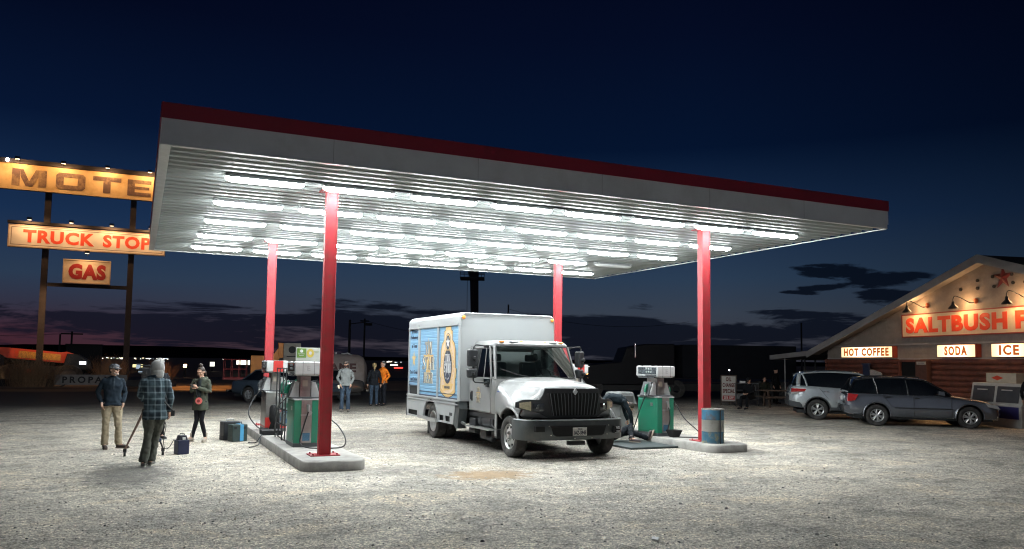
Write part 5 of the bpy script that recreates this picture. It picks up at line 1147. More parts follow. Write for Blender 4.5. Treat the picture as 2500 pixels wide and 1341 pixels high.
# 4 woman with the phone
def ex4(e, oh, V):
    oh('hair_bun', HAIRB, lambda b: b.ball((0, .05, .15), .052, 10, 8), vox=.012); oh('ponytail', HAIRB, lambda b: b.tube([(0, .10, .0), (.02, .14, -.06), (.03, .14, -.14)], [.03, .035, .015], 8))
    oh('face_mask', mat('mask_dark', (.10, .07, .07), .8), lambda b: b.box((-.0, 0, 0), (.001, .001, .001))) if False else None
    b = MB(); c = V['wrR']+Vector((.045, -.13, .06)); b.at(tuple(c), .2, .9); b.box((-.038, -.006, -.07), (.038, .006, .07)); ph = b.build('phone', mat('phone_black', (.012, .012, .014), .2, coat=.5), e, bevel=.006)
    b = MB(); b.at((.06, -.19, .965), .3, 0); b.lathe([(.03, -.012), (.075, -.015), (.078, 0), (.075, .015), (.03, .012)], 24, ax='y'); tr = b.build('tape_roll', mat('tape_pink', (.75, .18, .16), .5), e, smooth=True, angle=40)
    b = MB(); b.at((.06, -.2, .965), .3, 0); b.lathe([(.001, -.02), (.035, -.018), (.035, .012), (.001, .012)], 16, ax='y'); b.build('tape_core', mat('core_red', (.25, .03, .03), .5), tr)
    b = MB(); b.tube([(-.10, -.10, 1.43), (-.05, -.165, 1.28), (.0, -.18, 1.1), (.04, -.18, 1.02)], .006, 6); b.build('strap', m_seal, e)
    b = MB(); spine(b, [((0, -.075, 1.05), .075, .085, (1, 0, 0)), ((0, -.07, 1.3), .08, .085, (1, 0, 0)), ((0, -.035, 1.46), .05, .07, (1, 0, 0))]); b.build('shirt_front', fabric('black_tee', (.015, .02, .022)), e, smooth=True)
    b = MB(); b.tube([(-.10, .04, 1.46), (-.07, .12, 1.48), (.07, .12, 1.48), (.10, .04, 1.46)], [.028, .045, .045, .028], 8); b.build('jacket_hood', MATS['olive_parka'], e, smooth=True)
fig('person', (1.12, 6.75, 0), RAD(-32), 'woman in an olive parka and black leggings looking down at the phone in her hands', 1.66,
    J=dict(elL=(.235, -.02, 1.17), elR=(-.225, -.03, 1.17), wrL=(.03, -.21, 1.27), wrR=(-.08, -.22, 1.26), knL=(.06, -.03, .50), knR=(-.06, -.03, .50), anL=(.13, .06, .10), anR=(-.16, -.03, .10), toL=(.17, -.12, .03), toR=(-.26, -.19, .03), hiL=(.08, 0, .92), hiR=(-.08, 0, .92), hea=(0, -.035, 1.625)),
    top=(fabric('olive_parka', (.062, .070, .052)), 'parka'), legs=(fabric('leggings_black', (.010, .010, .014), var=.1), .042, .92), shoes=(mat('boot_tan', (.36, .31, .25), .8), mat('boot_sole', (.42, .38, .32), .8), .05), hair=hair_short(HAIRB), extras=ex4, coat=.20, head_tilt=RAD(24), hands=dict(L=((-.6, -.6, .5), .9), R=((.5, -.5, .5), .9)), girth=.94)
# 5 bearded man
def ex5(e, oh, V):
    oh('beard', mat('beard_dark', (.03, .016, .012), .8), lambda b: (b.tube([(-.066, -.01, -.015), (-.055, -.055, -.06), (0, -.088, -.092), (.055, -.055, -.06), (.066, -.01, -.015)], [.014, .026, .036, .026, .014], 10), b.tube([(-.03, -.096, -.036), (0, -.106, -.030), (.03, -.096, -.036)], .010, 6)), vox=.008)
    oh('sunglasses', m_seal, lambda b: (b.box((-.064, -.102, .004), (-.006, -.092, .036)), b.box((.006, -.102, .004), (.064, -.092, .036)), b.box((-.01, -.101, .024), (.01, -.094, .03))), sm=False)
fig('person', (6.62, 16.3, 0), RAD(-14), 'bearded man in a grey sweater and jeans with hands in his pockets', 1.82,
    J=dict(elL=(.27, .06, 1.16), elR=(-.27, .06, 1.16), wrL=(.18, -.09, .94), wrR=(-.16, -.11, .94)), top=(fabric('grey_sweater', (.19, .205, .205)), 'sweater'), legs=(fabric('blue_jeans', (.035, .055, .085)), .066, 1.13), shoes=(mat('boot_grey', (.22, .2, .18), .8), mat('sole_dark2', (.1, .09, .08), .8), 0), hat=cap(mat('cap_brown', (.08, .065, .06), .8)), hair=hair_short(HAIRB), extras=ex5, girth=1.06, hands=dict(L=((-.15, -.3, -1), .5), R=((.3, -.2, -1), .5)), head_turn=RAD(-10))
# 6, 7 pair beyond him
fig('person', (8.50, 19.3, 0), RAD(165), 'fair-haired person in a black jacket and jeans with their back to the camera', 1.74,
    top=(MATS['black_jacket'], 'jacket'), legs=(MATS['blue_jeans'], .062, 1.1), shoes=(MATS['shoe_black'], None, 0), hair=hair_short(HAIRL), face=False, coat=.08, extras=lambda e, oh, V: oh('ponytail', HAIRL, lambda b: b.tube([(0, .11, .02), (0, .15, -.06), (0, .14, -.2)], [.03, .035, .012], 8)))
fig('person', (8.98, 19.75, 0), RAD(-62), 'grey-haired man in a bright orange jacket talking to the person in black', 1.82,
    J=dict(elL=(.30, .06, 1.16), wrL=(.20, -.10, .97), elR=(-.30, .06, 1.16), wrR=(-.20, -.10, .97)), top=(fabric('orange_shell', (.85, .22, .02)), 'jacket'), legs=(fabric('dark_trousers', (.012, .014, .02)), .062), shoes=(MATS['shoe_black'], None, 0), hair=hair_short(mat('hair_grey', (.3, .3, .3), .7)), hat=lambda oh: oh('headband', m_seal, lambda b: b.lathe([(.098, .05), (.1, .085), (.095, .09)], 18, c=(0, .012, 0))), hands=dict(L=((-.3, -.2, -1), .5), R=((.3, -.2, -1), .5)), girth=1.08)
# 8 bending over by the right island
fig('person', (10.42, 4.62, 0), RAD(62), 'person in a dark shirt bending over to reach down beside the bin', 1.76,
    J=dict(pel=(0, .10, .90), wai=(0, -.02, 1.00), che=(0, -.24, .98), shL=(.17, -.34, .95), shR=(-.19, -.36, .93), nec=(0, -.42, .90), hea=(.02, -.50, .78), elL=(.22, -.40, .70), wrL=(.20, -.48, .46), elR=(-.26, -.50, .66), wrR=(-.24, -.56, .36), hiL=(.10, .08, .88), hiR=(-.10, .08, .88), knL=(.12, .02, .47), knR=(-.12, .04, .47), anL=(.13, .12, .085), anR=(-.13, .12, .085), toL=(.15, -.07, .03), toR=(-.15, -.07, .03)),
    top=(fabric('teal_shirt', (.008, .014, .019)), 'shirt'), legs=(fabric('navy_trousers', (.006, .007, .011)), .066, 1.1), shoes=(MATS['shoe_black'], None, 0), hair=hair_short(HAIRB), hands=dict(L=((0, -.1, -1), .5), R=((0, -.1, -1), .4)), face=False, head_tilt=RAD(65))
# 9 lying on the mat, head under the truck
fig('person', (10.05, 3.70, .05), RAD(90), 'person in dark clothes lying on the black mat with soles towards the camera', 1.76,
    J=dict(pel=(0, .10, .14), wai=(0, .25, .14), che=(0, .48, .15), shL=(.18, .58, .15), shR=(-.18, .58, .15), nec=(0, .66, .15), hea=(0, .80, .17), elL=(.30, .42, .14), wrL=(.22, .26, .28), elR=(-.30, .42, .14), wrR=(-.20, .28, .30), hiL=(.09, .06, .13), hiR=(-.10, .06, .13), knL=(.02, -.40, .20), anL=(-.22, -.74, .07), toL=(-.27, -.78, .22), knR=(-.16, -.30, .36), anR=(-.46, -.12, .10), toR=(-.62, -.22, .05)),
    top=(MATS['black_jacket'], 'jacket'), legs=(fabric('charcoal_jeans', (.009, .012, .016)), .062, 1.05), shoes=(mat('skate_shoe', (.10, .08, .08), .8), mat('sole_buff', (.46, .36, .29), .8), 0, (-.35, -.93, .1)), hair=hair_short(HAIRB), head_tilt=RAD(-80), face=True)
# 10-13 dim figures near the picnic table and at the right edge
dark_t = fabric('near_black', (.007, .008, .010)); 
sit = dict(pel=(0, .05, .50), wai=(0, .06, .65), che=(0, .0, .87), shL=(.18, -.01, .98), shR=(-.18, -.01, .98), nec=(0, -.01, 1.05), hea=(0, -.06, 1.18), elL=(.24, -.06, .74), wrL=(.10, -.28, .66), elR=(-.24, -.06, .74), wrR=(-.10, -.28, .66), hiL=(.10, .02, .48), hiR=(-.10, .02, .48), knL=(.14, -.40, .50), knR=(-.14, -.40, .50), anL=(.15, -.42, .09), anR=(-.15, -.42, .09), toL=(.16, -.60, .03), toR=(-.16, -.60, .03))
fig('person', (23.55, 14.4, 0), RAD(-75), 'person in a black cap and coat sitting beside the oil change sign', 1.78, J=sit, top=(dark_t, 'coat'), legs=(dark_t, .06), hat=cap(dark_t), head_tilt=RAD(25), far=True)
fig('person', (27.3, 17.6, 0), RAD(-30), 'dim seated figure facing the camera at the far side of the picnic table', 1.76, J=sit, top=(fabric('dark_olive', (.02, .022, .016)), 'jacket'), legs=(dark_t, .06), hair=hair_short(HAIRB), far=True)
fig('person', (28.3, 17.9, 0), RAD(10), 'dim figure in a dark knit hat standing behind the picnic table', 1.72, top=(dark_t, 'jacket'), legs=(dark_t, .06), hat=lambda oh: oh('beanie', dark_t, lambda b: b.ball((0, .012, .07), .108, 12, 8, (.84, 1, .8))), far=True)
fig('person', (29.2, 17.0, 0), RAD(-60), 'person whose red jacket catches warm light beside the porch post', 1.74, J=sit, top=(fabric('rust_jacket', (.30, .08, .05)), 'jacket'), legs=(dark_t, .06), hat=cap(dark_t), far=True)
fig('person', (24.10, 2.82, 0), RAD(100), 'figure in black at the right edge in front of the ice merchandiser', 1.80, top=(dark_t, 'coat'), legs=(dark_t, .062), coat=.1, hair=hair_short(HAIRB), far=True)
# ---------------- roadside store ----------------
WARM = (1.0, .56, .24)
m_side = mat('siding_white', (.25, .21, .185), .75, var=.12, vs=2, dirt=((.33, .29, .25), .6, 3), bump=.1, bs=20)
m_trimw = mat('trim_paint', (.30, .28, .27), .7, var=.12, vs=3)
m_log = mat('log_red', (.17, .055, .035), .6, var=.35, vs=5, bump=.3, bs=12, dirt=((.06, .025, .02), .7, 3))
m_roofs = mat('shingle_dark', (.03, .028, .027), .9, var=.3, vs=14)
m_letter = mat('letter_red', (.72, .07, .025), .5, var=.06)
SZ = RAD(-103)
def st_world(x, y, z): c, s = cos(SZ), sin(SZ); return (25.8+c*x-s*y, 3.6+s*x+c*y, z)
ST = empty('store_building', (25.8, 3.6, 0), SZ, 'low gabled store with red log walls, pale siding and a red star', 'store')
APX, APZ, EX, EZ = -1.7, 5.62, -12.0, 2.42
sl = (APZ-EZ)/(APX-EX); RX = APX+(APZ-EZ)/sl
def roofz(x): return APZ-abs(x-APX)*sl
b = MB()       # gable siding as lapped boards
z = 2.22; hgt = .21
while z < APZ-.05:
    z1 = min(z+hgt, APZ-.06); xa = max(-11.3, APX-(APZ-z1)/sl); xb = min(RX-.5, APX+(APZ-z1)/sl); xa0 = max(-11.3, APX-(APZ-z)/sl); xb0 = min(RX-.5, APX+(APZ-z)/sl)
    b.add([(xa0, -.022, z), (xb0, -.022, z), (xb, -.004, z1), (xa, -.004, z1), (xa0, .05, z), (xb0, .05, z), (xb, .05, z1), (xa, .05, z1)], [(0, 1, 2, 3), (0, 1, 5, 4), (1, 2, 6, 5), (3, 0, 4, 7), (2, 3, 7, 6)]); z += hgt
b.build('gable_siding', m_side, ST)
b = MB(); b.box((-11.2, -.06, 2.74), (RX-.6, -.02, 2.80)); b.box((-11.25, -.07, 2.17), (RX-.6, -.02, 2.235)); b.box((-11.3, -.05, 2.95), (-11.2, -.02, 2.96)); b.build('trim_board', m_trimw, ST)
b = MB()       # log wall in three lengths round the doorway
for k in range(11):
    zc = .10+k*.2
    for x0, x1 in ((-11.25, -6.45), (-5.25, RX-.7)):
        n = 5; pts = [(x0+(x1-x0)*i/n, -.02+.008*noise.noise((i*2.1, k*1.7, 0)), zc+.006*noise.noise((i*1.1, k*2.7, 3))) for i in range(n+1)]; b.tube(pts, .108, 10)
for k in range(11): b.cyl((-11.2, -.18+.02*(k % 2), .10+k*.2), (-11.2, .4, .10+k*.2), .10, n=10)
b.build('log_wall', m_log, ST, smooth=True, angle=50)
b = MB(); b.box((-11.15, .1, 0), (RX-.8, 9, 2.3)); b.prism([(-11.1, 2.3), (RX-.9, 2.3), (APX, APZ-.1)], .1, 9); b.build('inner_wall', m_dk, ST)
b = MB()
for s in (1, -1):
    q = lambda x: (APX+(x-APX)*1, )
    x0, x1 = (EX, APX) if s > 0 else (APX, RX)
    b.add([(x0, -.62, roofz(x0)+.02), (x1, -.62, roofz(x1)+.02), (x1, 9.3, roofz(x1)+.02), (x0, 9.3, roofz(x0)+.02), (x0, -.62, roofz(x0)+.10), (x1, -.62, roofz(x1)+.10), (x1, 9.3, roofz(x1)+.10), (x0, 9.3, roofz(x0)+.10)], [(0, 1, 2, 3), (4, 5, 6, 7), (0, 1, 5, 4), (1, 2, 6, 5), (2, 3, 7, 6), (3, 0, 4, 7)])
rf = b.build('roof', m_roofs, ST)
b = MB()
for s in (1, -1):
    x0, x1 = (EX, APX) if s > 0 else (APX, RX)
    b.add([(x0, -.66, roofz(x0)-.17), (x1, -.66, roofz(x1)-.17), (x1, -.66, roofz(x1)+.12), (x0, -.66, roofz(x0)+.12), (x0, -.622, roofz(x0)-.17), (x1, -.622, roofz(x1)-.17), (x1, -.622, roofz(x1)+.12), (x0, -.622, roofz(x0)+.12)], [(0, 1, 2, 3), (4, 5, 6, 7), (0, 1, 5, 4), (1, 2, 6, 5), (2, 3, 7, 6), (3, 0, 4, 7)])
b.build('bargeboard', m_trimw, rf)
b = MB()
x0, x1 = EX, APX
b.add([(x0, -.62, roofz(x0)-.02), (x1, -.62, roofz(x1)-.02), (x1, 0, roofz(x1)-.02), (x0, 0, roofz(x0)-.02)], [(0, 1, 2, 3)]); b.add([(RX, -.62, EZ-.02), (x1, -.62, roofz(x1)-.02), (x1, 0, roofz(x1)-.02), (RX, 0, EZ-.02)], [(0, 1, 2, 3)]); b.build('soffit_board', m_trimw, rf)
b = MB(); b.box((-.9, 2.0, APZ-.4), (-.5, 2.4, APZ+.45)); b.box((-.95, 1.95, APZ+.45), (-.45, 2.45, APZ+.52)); b.build('chimney', mat('chimney_dark', (.03, .025, .022), .8), rf)
# lean-to porch on the left
b = MB(); b.prism([(-15.4, 2.20), (EX+.05, 2.42-.0), (EX+.05, 2.52), (-15.4, 2.32)], -.5, 5.2); pr = b.build('porch_roof', m_roofs, ST)
b = MB(); b.prism([(-15.45, 2.16), (EX+.1, 2.36), (EX+.1, 2.58), (-15.45, 2.38)], -.545, -.505); b.box((-15.45, -.5, 2.16), (-15.41, 5.2, 2.38)); b.build('porch_fascia', m_trimw, pr)
for x, y, r_, m_ in ((-14.36, -.35, .022, mat('pipe_white', (.45, .45, .45), .5)), (-13.5, .2, .04, m_dk), (-13.25, .6, .045, m_dk), (-14.9, 4.9, .06, m_dk)):
    b = MB(); b.cyl((x, y, 0), (x, y, 2.25), r_, n=8); b.build('porch_post', m_, ST)
# doorway, timber post with its small label, window shutters
b = MB(); b.box((-6.42, -.02, 0), (-5.3, .35, 2.17)); b.build('doorway', mat('door_void', (.004, .004, .004), .9), ST)
b = MB(); b.box((-6.47, -.12, 0), (-6.38, .02, 2.17)); b.box((-6.47, -.12, 2.08), (-5.2, .02, 2.17)); b.box((-6.0, .02, 0), (-5.93, .07, 2.1)); b.build('door_frame', m_log, ST)
b = MB(); b.box((-5.22, -.34, 0), (-4.62, -.12, 2.15)); b.build('timber_post', mat('timber_brown', (.11, .045, .03), .7, var=.3, vs=6), ST, bevel=.01)
b = MB(); b.box((-5.12, -.36, 1.98), (-4.64, -.342, 2.09)); lb = b.build('name_plate', mat('plate_cream', (.55, .50, .42), .6), ST)
b = MB(); b.box((-5.05, -.363, 2.025), (-4.71, -.36, 2.048)); b.build('plate_print', m_ink, lb)
tag(MB().box((-.21, -.03, 0), (.21, .03, 1.98)).box((-.24, -.05, 1.95), (.24, .05, 2.02)).build('notice_board', mat('board_navy', (.02, .03, .07), .6), bevel=.01), 'tall dark blue board leaning on the store wall behind the cars', 'board')
o = COL.objects['notice_board']; o.location = st_world(-8.12, -.25, 0); o.rotation_euler = (.05, 0, SZ)
b = MB(); b.prism([(-.37, .0), (.37, .0), (.37, 1.60), (.28, 1.66), (-.20, 1.76), (-.37, 1.75)], -.02, .02); o = tag(b.build('pale_panel', mat('panel_stucco', (.40, .37, .35), .8, var=.3, vs=22), bevel=.01), 'pale curved board standing by the store wall behind the grey wagon', 'board'); o.location = st_world(-7.48, -.3, 0); o.rotation_euler = (.04, 0, SZ)
# star and bolt heads on the gable
b = MB(); s_ = star(-1.29, 4.93, .42, .40)
n = len(s_); b.add([(x, -.04, z) for x, z in s_]+[(-1.29, -.10, 4.93)]+[(x, -.03, z) for x, z in s_], [(i, (i+1) % n, n) for i in range(n)]+[(i, (i+1) % n, (i+1) % n+n+1, i+n+1) for i in range(n)]); b.build('barn_star', mat('star_red', (.12, .012, .01), .5), ST)
for x, z in ((-3.18, 4.68), (-2.39, 4.93), (-2.40, 4.66), (-1.72, 5.0), (-1.67, 4.66), (-.92, 5.0), (-.88, 4.72), (-.4, 4.7)):
    b = MB(); b.cyl((x, -.06, z), (x, -.01, z), .055, n=10); b.build('vent_plug', m_dk, ST)
# signs: each its own thing fixed to the wall
def sign_root(name, x, z, label, grp=None): return empty(name, st_world(x, -.0, z), SZ, label, 'sign', grp)
t = sign_root('store_sign', 0, 0, 'long cream board with big red SALTBUSH lettering under the goose-neck lamps')
t.location = (25.8, 3.6, 0)
b = MB(); b.box((-6.15, -.12, 3.06), (2.7, -.05, 3.90)); bd = b.build('sign_board', mat('sign_cream', (.62, .52, .38), .6, var=.1, vs=1.5, dirt=((.45, .36, .25), .5, 3)), t)
b = MB(); b.box((-6.19, -.135, 3.885), (2.74, -.04, 3.925)); b.box((-6.19, -.135, 3.03), (2.74, -.04, 3.07)); b.box((-6.19, -.135, 3.07), (-6.15, -.04, 3.885)); b.box((2.70, -.135, 3.07), (2.74, -.04, 3.885)); b.build('sign_frame', mat('frame_red', (.30, .03, .02), .5), bd)
b = MB(); put_text(b, 'SALTBUSH', (-5.95, -.124, 3.18), (1, 0, 0), (0, 0, 1), 4.88, .60, .012, .05, 1.14); put_text(b, 'F', (-.74, -.124, 3.18), (1, 0, 0), (0, 0, 1), .46, .60, .012, .055); b.build('lettering', m_letter, bd)
def lightbox(x0, x1, word, lab):
    t = sign_root('light_box', x0, 2.25, lab, 'glowing box signs on the store wall'); w = x1-x0; h = .46
    b = MB(); b.box((0, -.26, 0), (w, -.02, h)); bx_ = b.build('casing', mat('casing_red', (.28, .05, .03), .5), t)
    m = bpy.data.materials.new('lit_face'); m.use_nodes = True; nn = m.node_tree.nodes; LL = m.node_tree.links; bs = nn['Principled BSDF']; bs.inputs['Base Color'].default_value = (.7, .6, .45, 1)
    co = nn.new('ShaderNodeTexCoord'); sp = nn.new('ShaderNodeSeparateXYZ'); LL.new(co.outputs['Object'], sp.inputs[0])   # face emission strongest at mid width, weaker towards both ends
    def M(op, a, b_):
        q = nn.new('ShaderNodeMath'); q.operation = op
        for i, v in enumerate((a, b_)):
            if isinstance(v, (int, float)): q.inputs[i].default_value = v
            else: LL.new(v, q.inputs[i])
        return q.outputs[0]
    f = M('COSINE', M('MULTIPLY', M('SUBTRACT', sp.outputs[0], w/2), 2*pi/w*1.0), 0); e_ = M('ADD', 2.6, M('MULTIPLY', f, 1.2))
    e_ = M('MULTIPLY', e_, 1.0); LL.new(e_, bs.inputs['Emission Strength']); bs.inputs['Emission Color'].default_value = (1, .72, .38, 1)
    b = MB(); b.box((.02, -.272, .02), (w-.02, -.262, h-.02)); fc = b.build('lit_face', m, t)
    b = MB(); tw = .27*len(word) if len(word) < 6 else w*.88; put_text(b, word, ((w-tw)/2, -.274, .065), (1, 0, 0), (0, 0, 1), tw, h-.12, .003, .05, 1.25); b.build('lettering', mat('letter_lit', (.5, .08, .02), .5, emit=(1, .25, .05), es=.35), fc)
lightbox(-9.92, -6.60, 'HOT COFFEE', 'glowing box sign reading HOT COFFEE'); lightbox(-4.15, -2.32, 'SODA', 'glowing box sign reading SODA'); lightbox(-1.63, -.15, 'ICE', 'glowing box sign reading ICE at the right edge')
def goose(x):
    e = empty('gooseneck_lamp', st_world(x, 0, 0), SZ, None, 'wall lamp', 'goose-neck lamps over the long cream sign')
    b = MB(); b.tube(catm([(.40, -.04, 4.20), (.32, -.2, 4.16), (.20, -.45, 4.32), (.07, -.60, 4.40), (.0, -.62, 4.30), (0, -.62, 4.20)]), .016, 8); b.build('arm', m_dk, e, smooth=True)
    b = MB(); b.ball((.40, -.05, 4.22), .10, 12, 8, (1, .6, 1)); b.build('wall_box', mat('box_orange', (.40, .09, .03), .5), e, smooth=True)
    b = MB(); b.lathe([(.03, 4.22), (.045, 4.20), (.06, 4.10), (.14, 4.02), (.17, 3.96), (.165, 3.96), (.13, 4.02), (.05, 4.09), (.02, 4.16)], 20, c=(0, -.62, 0)); b.build('shade', m_dk, e, smooth=True, angle=50)
    b = MB(); b.ball((0, -.62, 4.02), .045, 10, 8); b.build('bulb', mat('bulb_warm', (1, .8, .5), .5, emit=(1, .6, .28), es=30), e, smooth=True)
    spot('lamp_light', (0, -.60, 4.0), (0, -.12, 3.35), 62, WARM, 160, .5, .05, e)
    l = bpy.data.lights.new('lamp_glow', 'POINT'); l.energy = 34; l.color = WARM; l.shadow_soft_size = .04; lo = bpy.data.objects.new('lamp_glow', l); COL.objects.link(lo); lo.parent = e; lo.location = (.05, -.38, 4.14)
    return e
for x, w_ in ((-5.25, 'left'), (-2.88, 'middle'), (-.55, 'right')): tag(goose(x), f'{w_} dark goose-neck lamp of the three over the sign')
# box-sign light spilling down the log wall
# ice merchandiser with a carton on top
t = empty('ice_merchandiser', st_world(-1.96, -.92, 0), SZ, 'white outdoor ice freezer with two dark doors in front of the log wall', 'freezer')
m_ice = mat('freezer_white', (.45, .44, .42), .5, var=.1, vs=3, dirt=((.28, .26, .24), .6, 4))
b = MB(); b.prism([(0, 0), (.78, 0), (.78, 1.40), (.18, 1.40), (.04, .72), (0, .70)], 0, 2.14, ax='x'); b.build('cabinet', m_ice, t, bevel=.015)
for k in range(2):
    x0 = .12+k*1.0; b = MB()
    b.add([(x0, .048, .78), (x0+.88, .048, .78), (x0+.88, .150, 1.30), (x0, .150, 1.30), (x0, .02, .785), (x0+.88, .02, .785), (x0+.88, .122, 1.305), (x0, .122, 1.305)], [(0, 1, 2, 3), (4, 5, 6, 7), (0, 1, 5, 4), (1, 2, 6, 5), (2, 3, 7, 6), (3, 0, 4, 7)])
    d_ = b.build('door', mat('freezer_door', (.06, .06, .065), .4, var=.2), t, bevel=.01)
    b = MB(); b.tube([(x0+.2, .085, 1.18), (x0+.62, .085, 1.18)], .018, 8); b.build('handle', mat('handle_white', (.5, .5, .5), .4), d_)
b = MB(); b.box((1.05, -.012, .28), (2.05, -.002, .66)); b.build('panel', mat('panel_blue_dk', (.02, .02, .12), .5), t)
t = empty('ice_box_sign', st_world(-1.50, -.62, 1.405), SZ, 'cream carton-like box with a red diamond sitting on top of the ice freezer', 'box')
b = MB(); b.box((0, 0, 0), (1.22, .34, .32)); bb = b.build('carton', mat('carton_cream', (.5, .44, .34), .6), t, bevel=.012)
b = MB(); b.prism([(.22, .16), (.47, .24), (.72, .16), (.47, .08)], -.006, -.001); b.build('diamond', m_letter, bb)
# ---------------- cars ----------------
m_glassd = mat('car_glass', (.006, .008, .010), .06, var=.05, coat=.8, spec=.7)
def car(loc, rz, label, paint, P, group=None, detail=True):
    """front looks along local -y; origin under the front axle; P holds side-profile stations and sizes"""
    e = empty('parked_car', loc, rz, label, 'car', group)
    wb, r = P['wb'], P['r']; b = MB(); rings = []
    for (y, zb, zw, zs, zt, hw) in P['st']:      # y, sill z, widest z, shoulder z, deck z, half width
        h_ = [(0, zt), (hw*.55, zt-.005), (hw*.80, zt-.02), (hw*.90, (zt+zs)/2), (hw*.955, zs), (hw, zw), (hw*.995, (zw+zb)/2), (hw*.96, zb+.05), (hw*.86, zb)]
        rings.append([(-x, y, z) for x, z in reversed(h_)]+[(x, y, z) for x, z in h_[1:]])
    n = len(rings[0]); b.loft(rings, cap=False, closed=False)
    for rg in (rings[0], rings[-1]):
        c = len(b.v); b.add(list(rg), [tuple(range(n))])
    body = b.build('body', paint, e, sub=3)
    bm = bmesh.new(); bm.from_mesh(body.data); bmesh.ops.remove_doubles(bm, verts=bm.verts, dist=.0005)
    for f in bm.faces: f.smooth = True
    bm.to_mesh(body.data); bm.free()
    bpy.context.view_layer.update(); apply_mods(body)
    for cy in (0, wb): open_arch(body, cy, r+.02, r*1.18, P['hw']*.70)
    sd = body.modifiers.new('t', 'SOLIDIFY'); sd.thickness = .015; sd.offset = -1
    for p in body.data.polygons: p.use_smooth = True
    b = MB()
    for s in (-1, 1):
        for cy in (0, wb): b.loft([[(s*xx, cy+r*1.17*cos(a), r+.02+r*1.17*sin(a)) for a in [-.35+k*(pi+.7)/14 for k in range(15)]] for xx in (P['hw']*.45, P['hw']*.955)], cap=False, closed=False)
    b.build('wheel_housing', m_dk, e, smooth=True)
    b = MB(); b.box((-P['hw']*.85, P['st'][0][0]+.25, .22), (P['hw']*.85, P['st'][-1][0]-.25, .34)); b.build('underbody', m_dk, e)
    # cladding arch lips
    b = MB()
    for s in (-1, 1):
        for cy in (0, wb): b.tube([(s*P['hw']*.985, cy+r*1.21*cos(a), r+.02+r*1.21*sin(a)) for a in [-.12+k*(pi+.24)/16 for k in range(17)]], .026, 6)
    b.build('arch_trim', P.get('trim', paint), e, smooth=True)
    # greenhouse: dark glass volume, painted roof and pillars
    G = P['gh']; b = MB(); rg = []    # y, z belt, z roof edge, half width belt, half width roof
    for y, z0, z1, w0, w1 in G: rg.append([(-w0, y, z0), (-(w0+w1)/2-.012, y, (z0+z1)/2), (-w1, y, z1), (-w1*.6, y, z1+.02), (0, y, z1+.026), (w1*.6, y, z1+.02), (w1, y, z1), ((w0+w1)/2+.012, y, (z0+z1)/2), (w0, y, z0)])
    b.loft(rg, cap=True, closed=True); gh = b.build('windows', m_glassd, e, smooth=True, angle=50)
    b = MB(); R_ = P['roof']     # y range of roof skin
    rr = []
    for y, z0, z1, w0, w1 in G:
        if R_[0]-.01 <= y <= R_[1]+.01: rr.append([(-w1-.008, y, z1-.03), (-w1-.006, y, z1+.008), (-w1*.6, y, z1+.030), (0, y, z1+.037), (w1*.6, y, z1+.030), (w1+.006, y, z1+.008), (w1+.008, y, z1-.03)])
    b.loft(rr, cap=False, closed=False); rf_ = b.build('roof', paint, e, smooth=True)
    m2 = rf_.modifiers.new('t', 'SOLIDIFY'); m2.thickness = .012; m2.offset = 1
    b = MB()
    for pl_ in P['pillars']:
        for s in (-1, 1):
            b.tube([(s*x, y, z) for x, y, z in pl_[0]], pl_[1], 6)
    b.build('pillar', P.get('pillar_m', paint), e, smooth=True)
    if P.get('rails'):
        b = MB()
        for s in (-1, 1): b.tube(catm([(s*P['rails'][0], y, z) for y, z in P['rails'][1]], 4), .017, 6)
        for yy in P['rails'][2]: b.box((-P['rails'][0], yy-.03, P['rails'][1][1][1]+.0), (P['rails'][0], yy+.03, P['rails'][1][1][1]+.03))
        b.build('roof_rack', m_seal, e, smooth=True, angle=40)
    for s in (-1, 1):
        for cy in (0, wb): wheel(e, s*(P['hw']-.115), cy, r, .215, s, P.get('spokes', 6))
    for nm, m, prs in P['bits']:
        for pr_ in prs:
            b = MB(); pts, d0, d1, ax = pr_; b.prism(pts, d0, d1, ax); b.build(nm, m, e, bevel=.006)
    return e
m_tail = mat('tail_red', (.30, .012, .015), .15, var=.3, vs=20, coat=1, emit=(1, .05, .05), es=.05)
m_lampc = mat('lamp_clear', (.45, .45, .45), .12, .3, .2, vs=30, coat=1)
m_wag = mat('paint_grey_blue', (.17, .185, .215), .2, .6, .04, coat=1, dirt=((.13, .13, .13), .3, 2))
m_suv = mat('paint_silver', (.55, .60, .62), .2, .5, .04, coat=1, dirt=((.25, .26, .26), .3, 2))
hw = .88
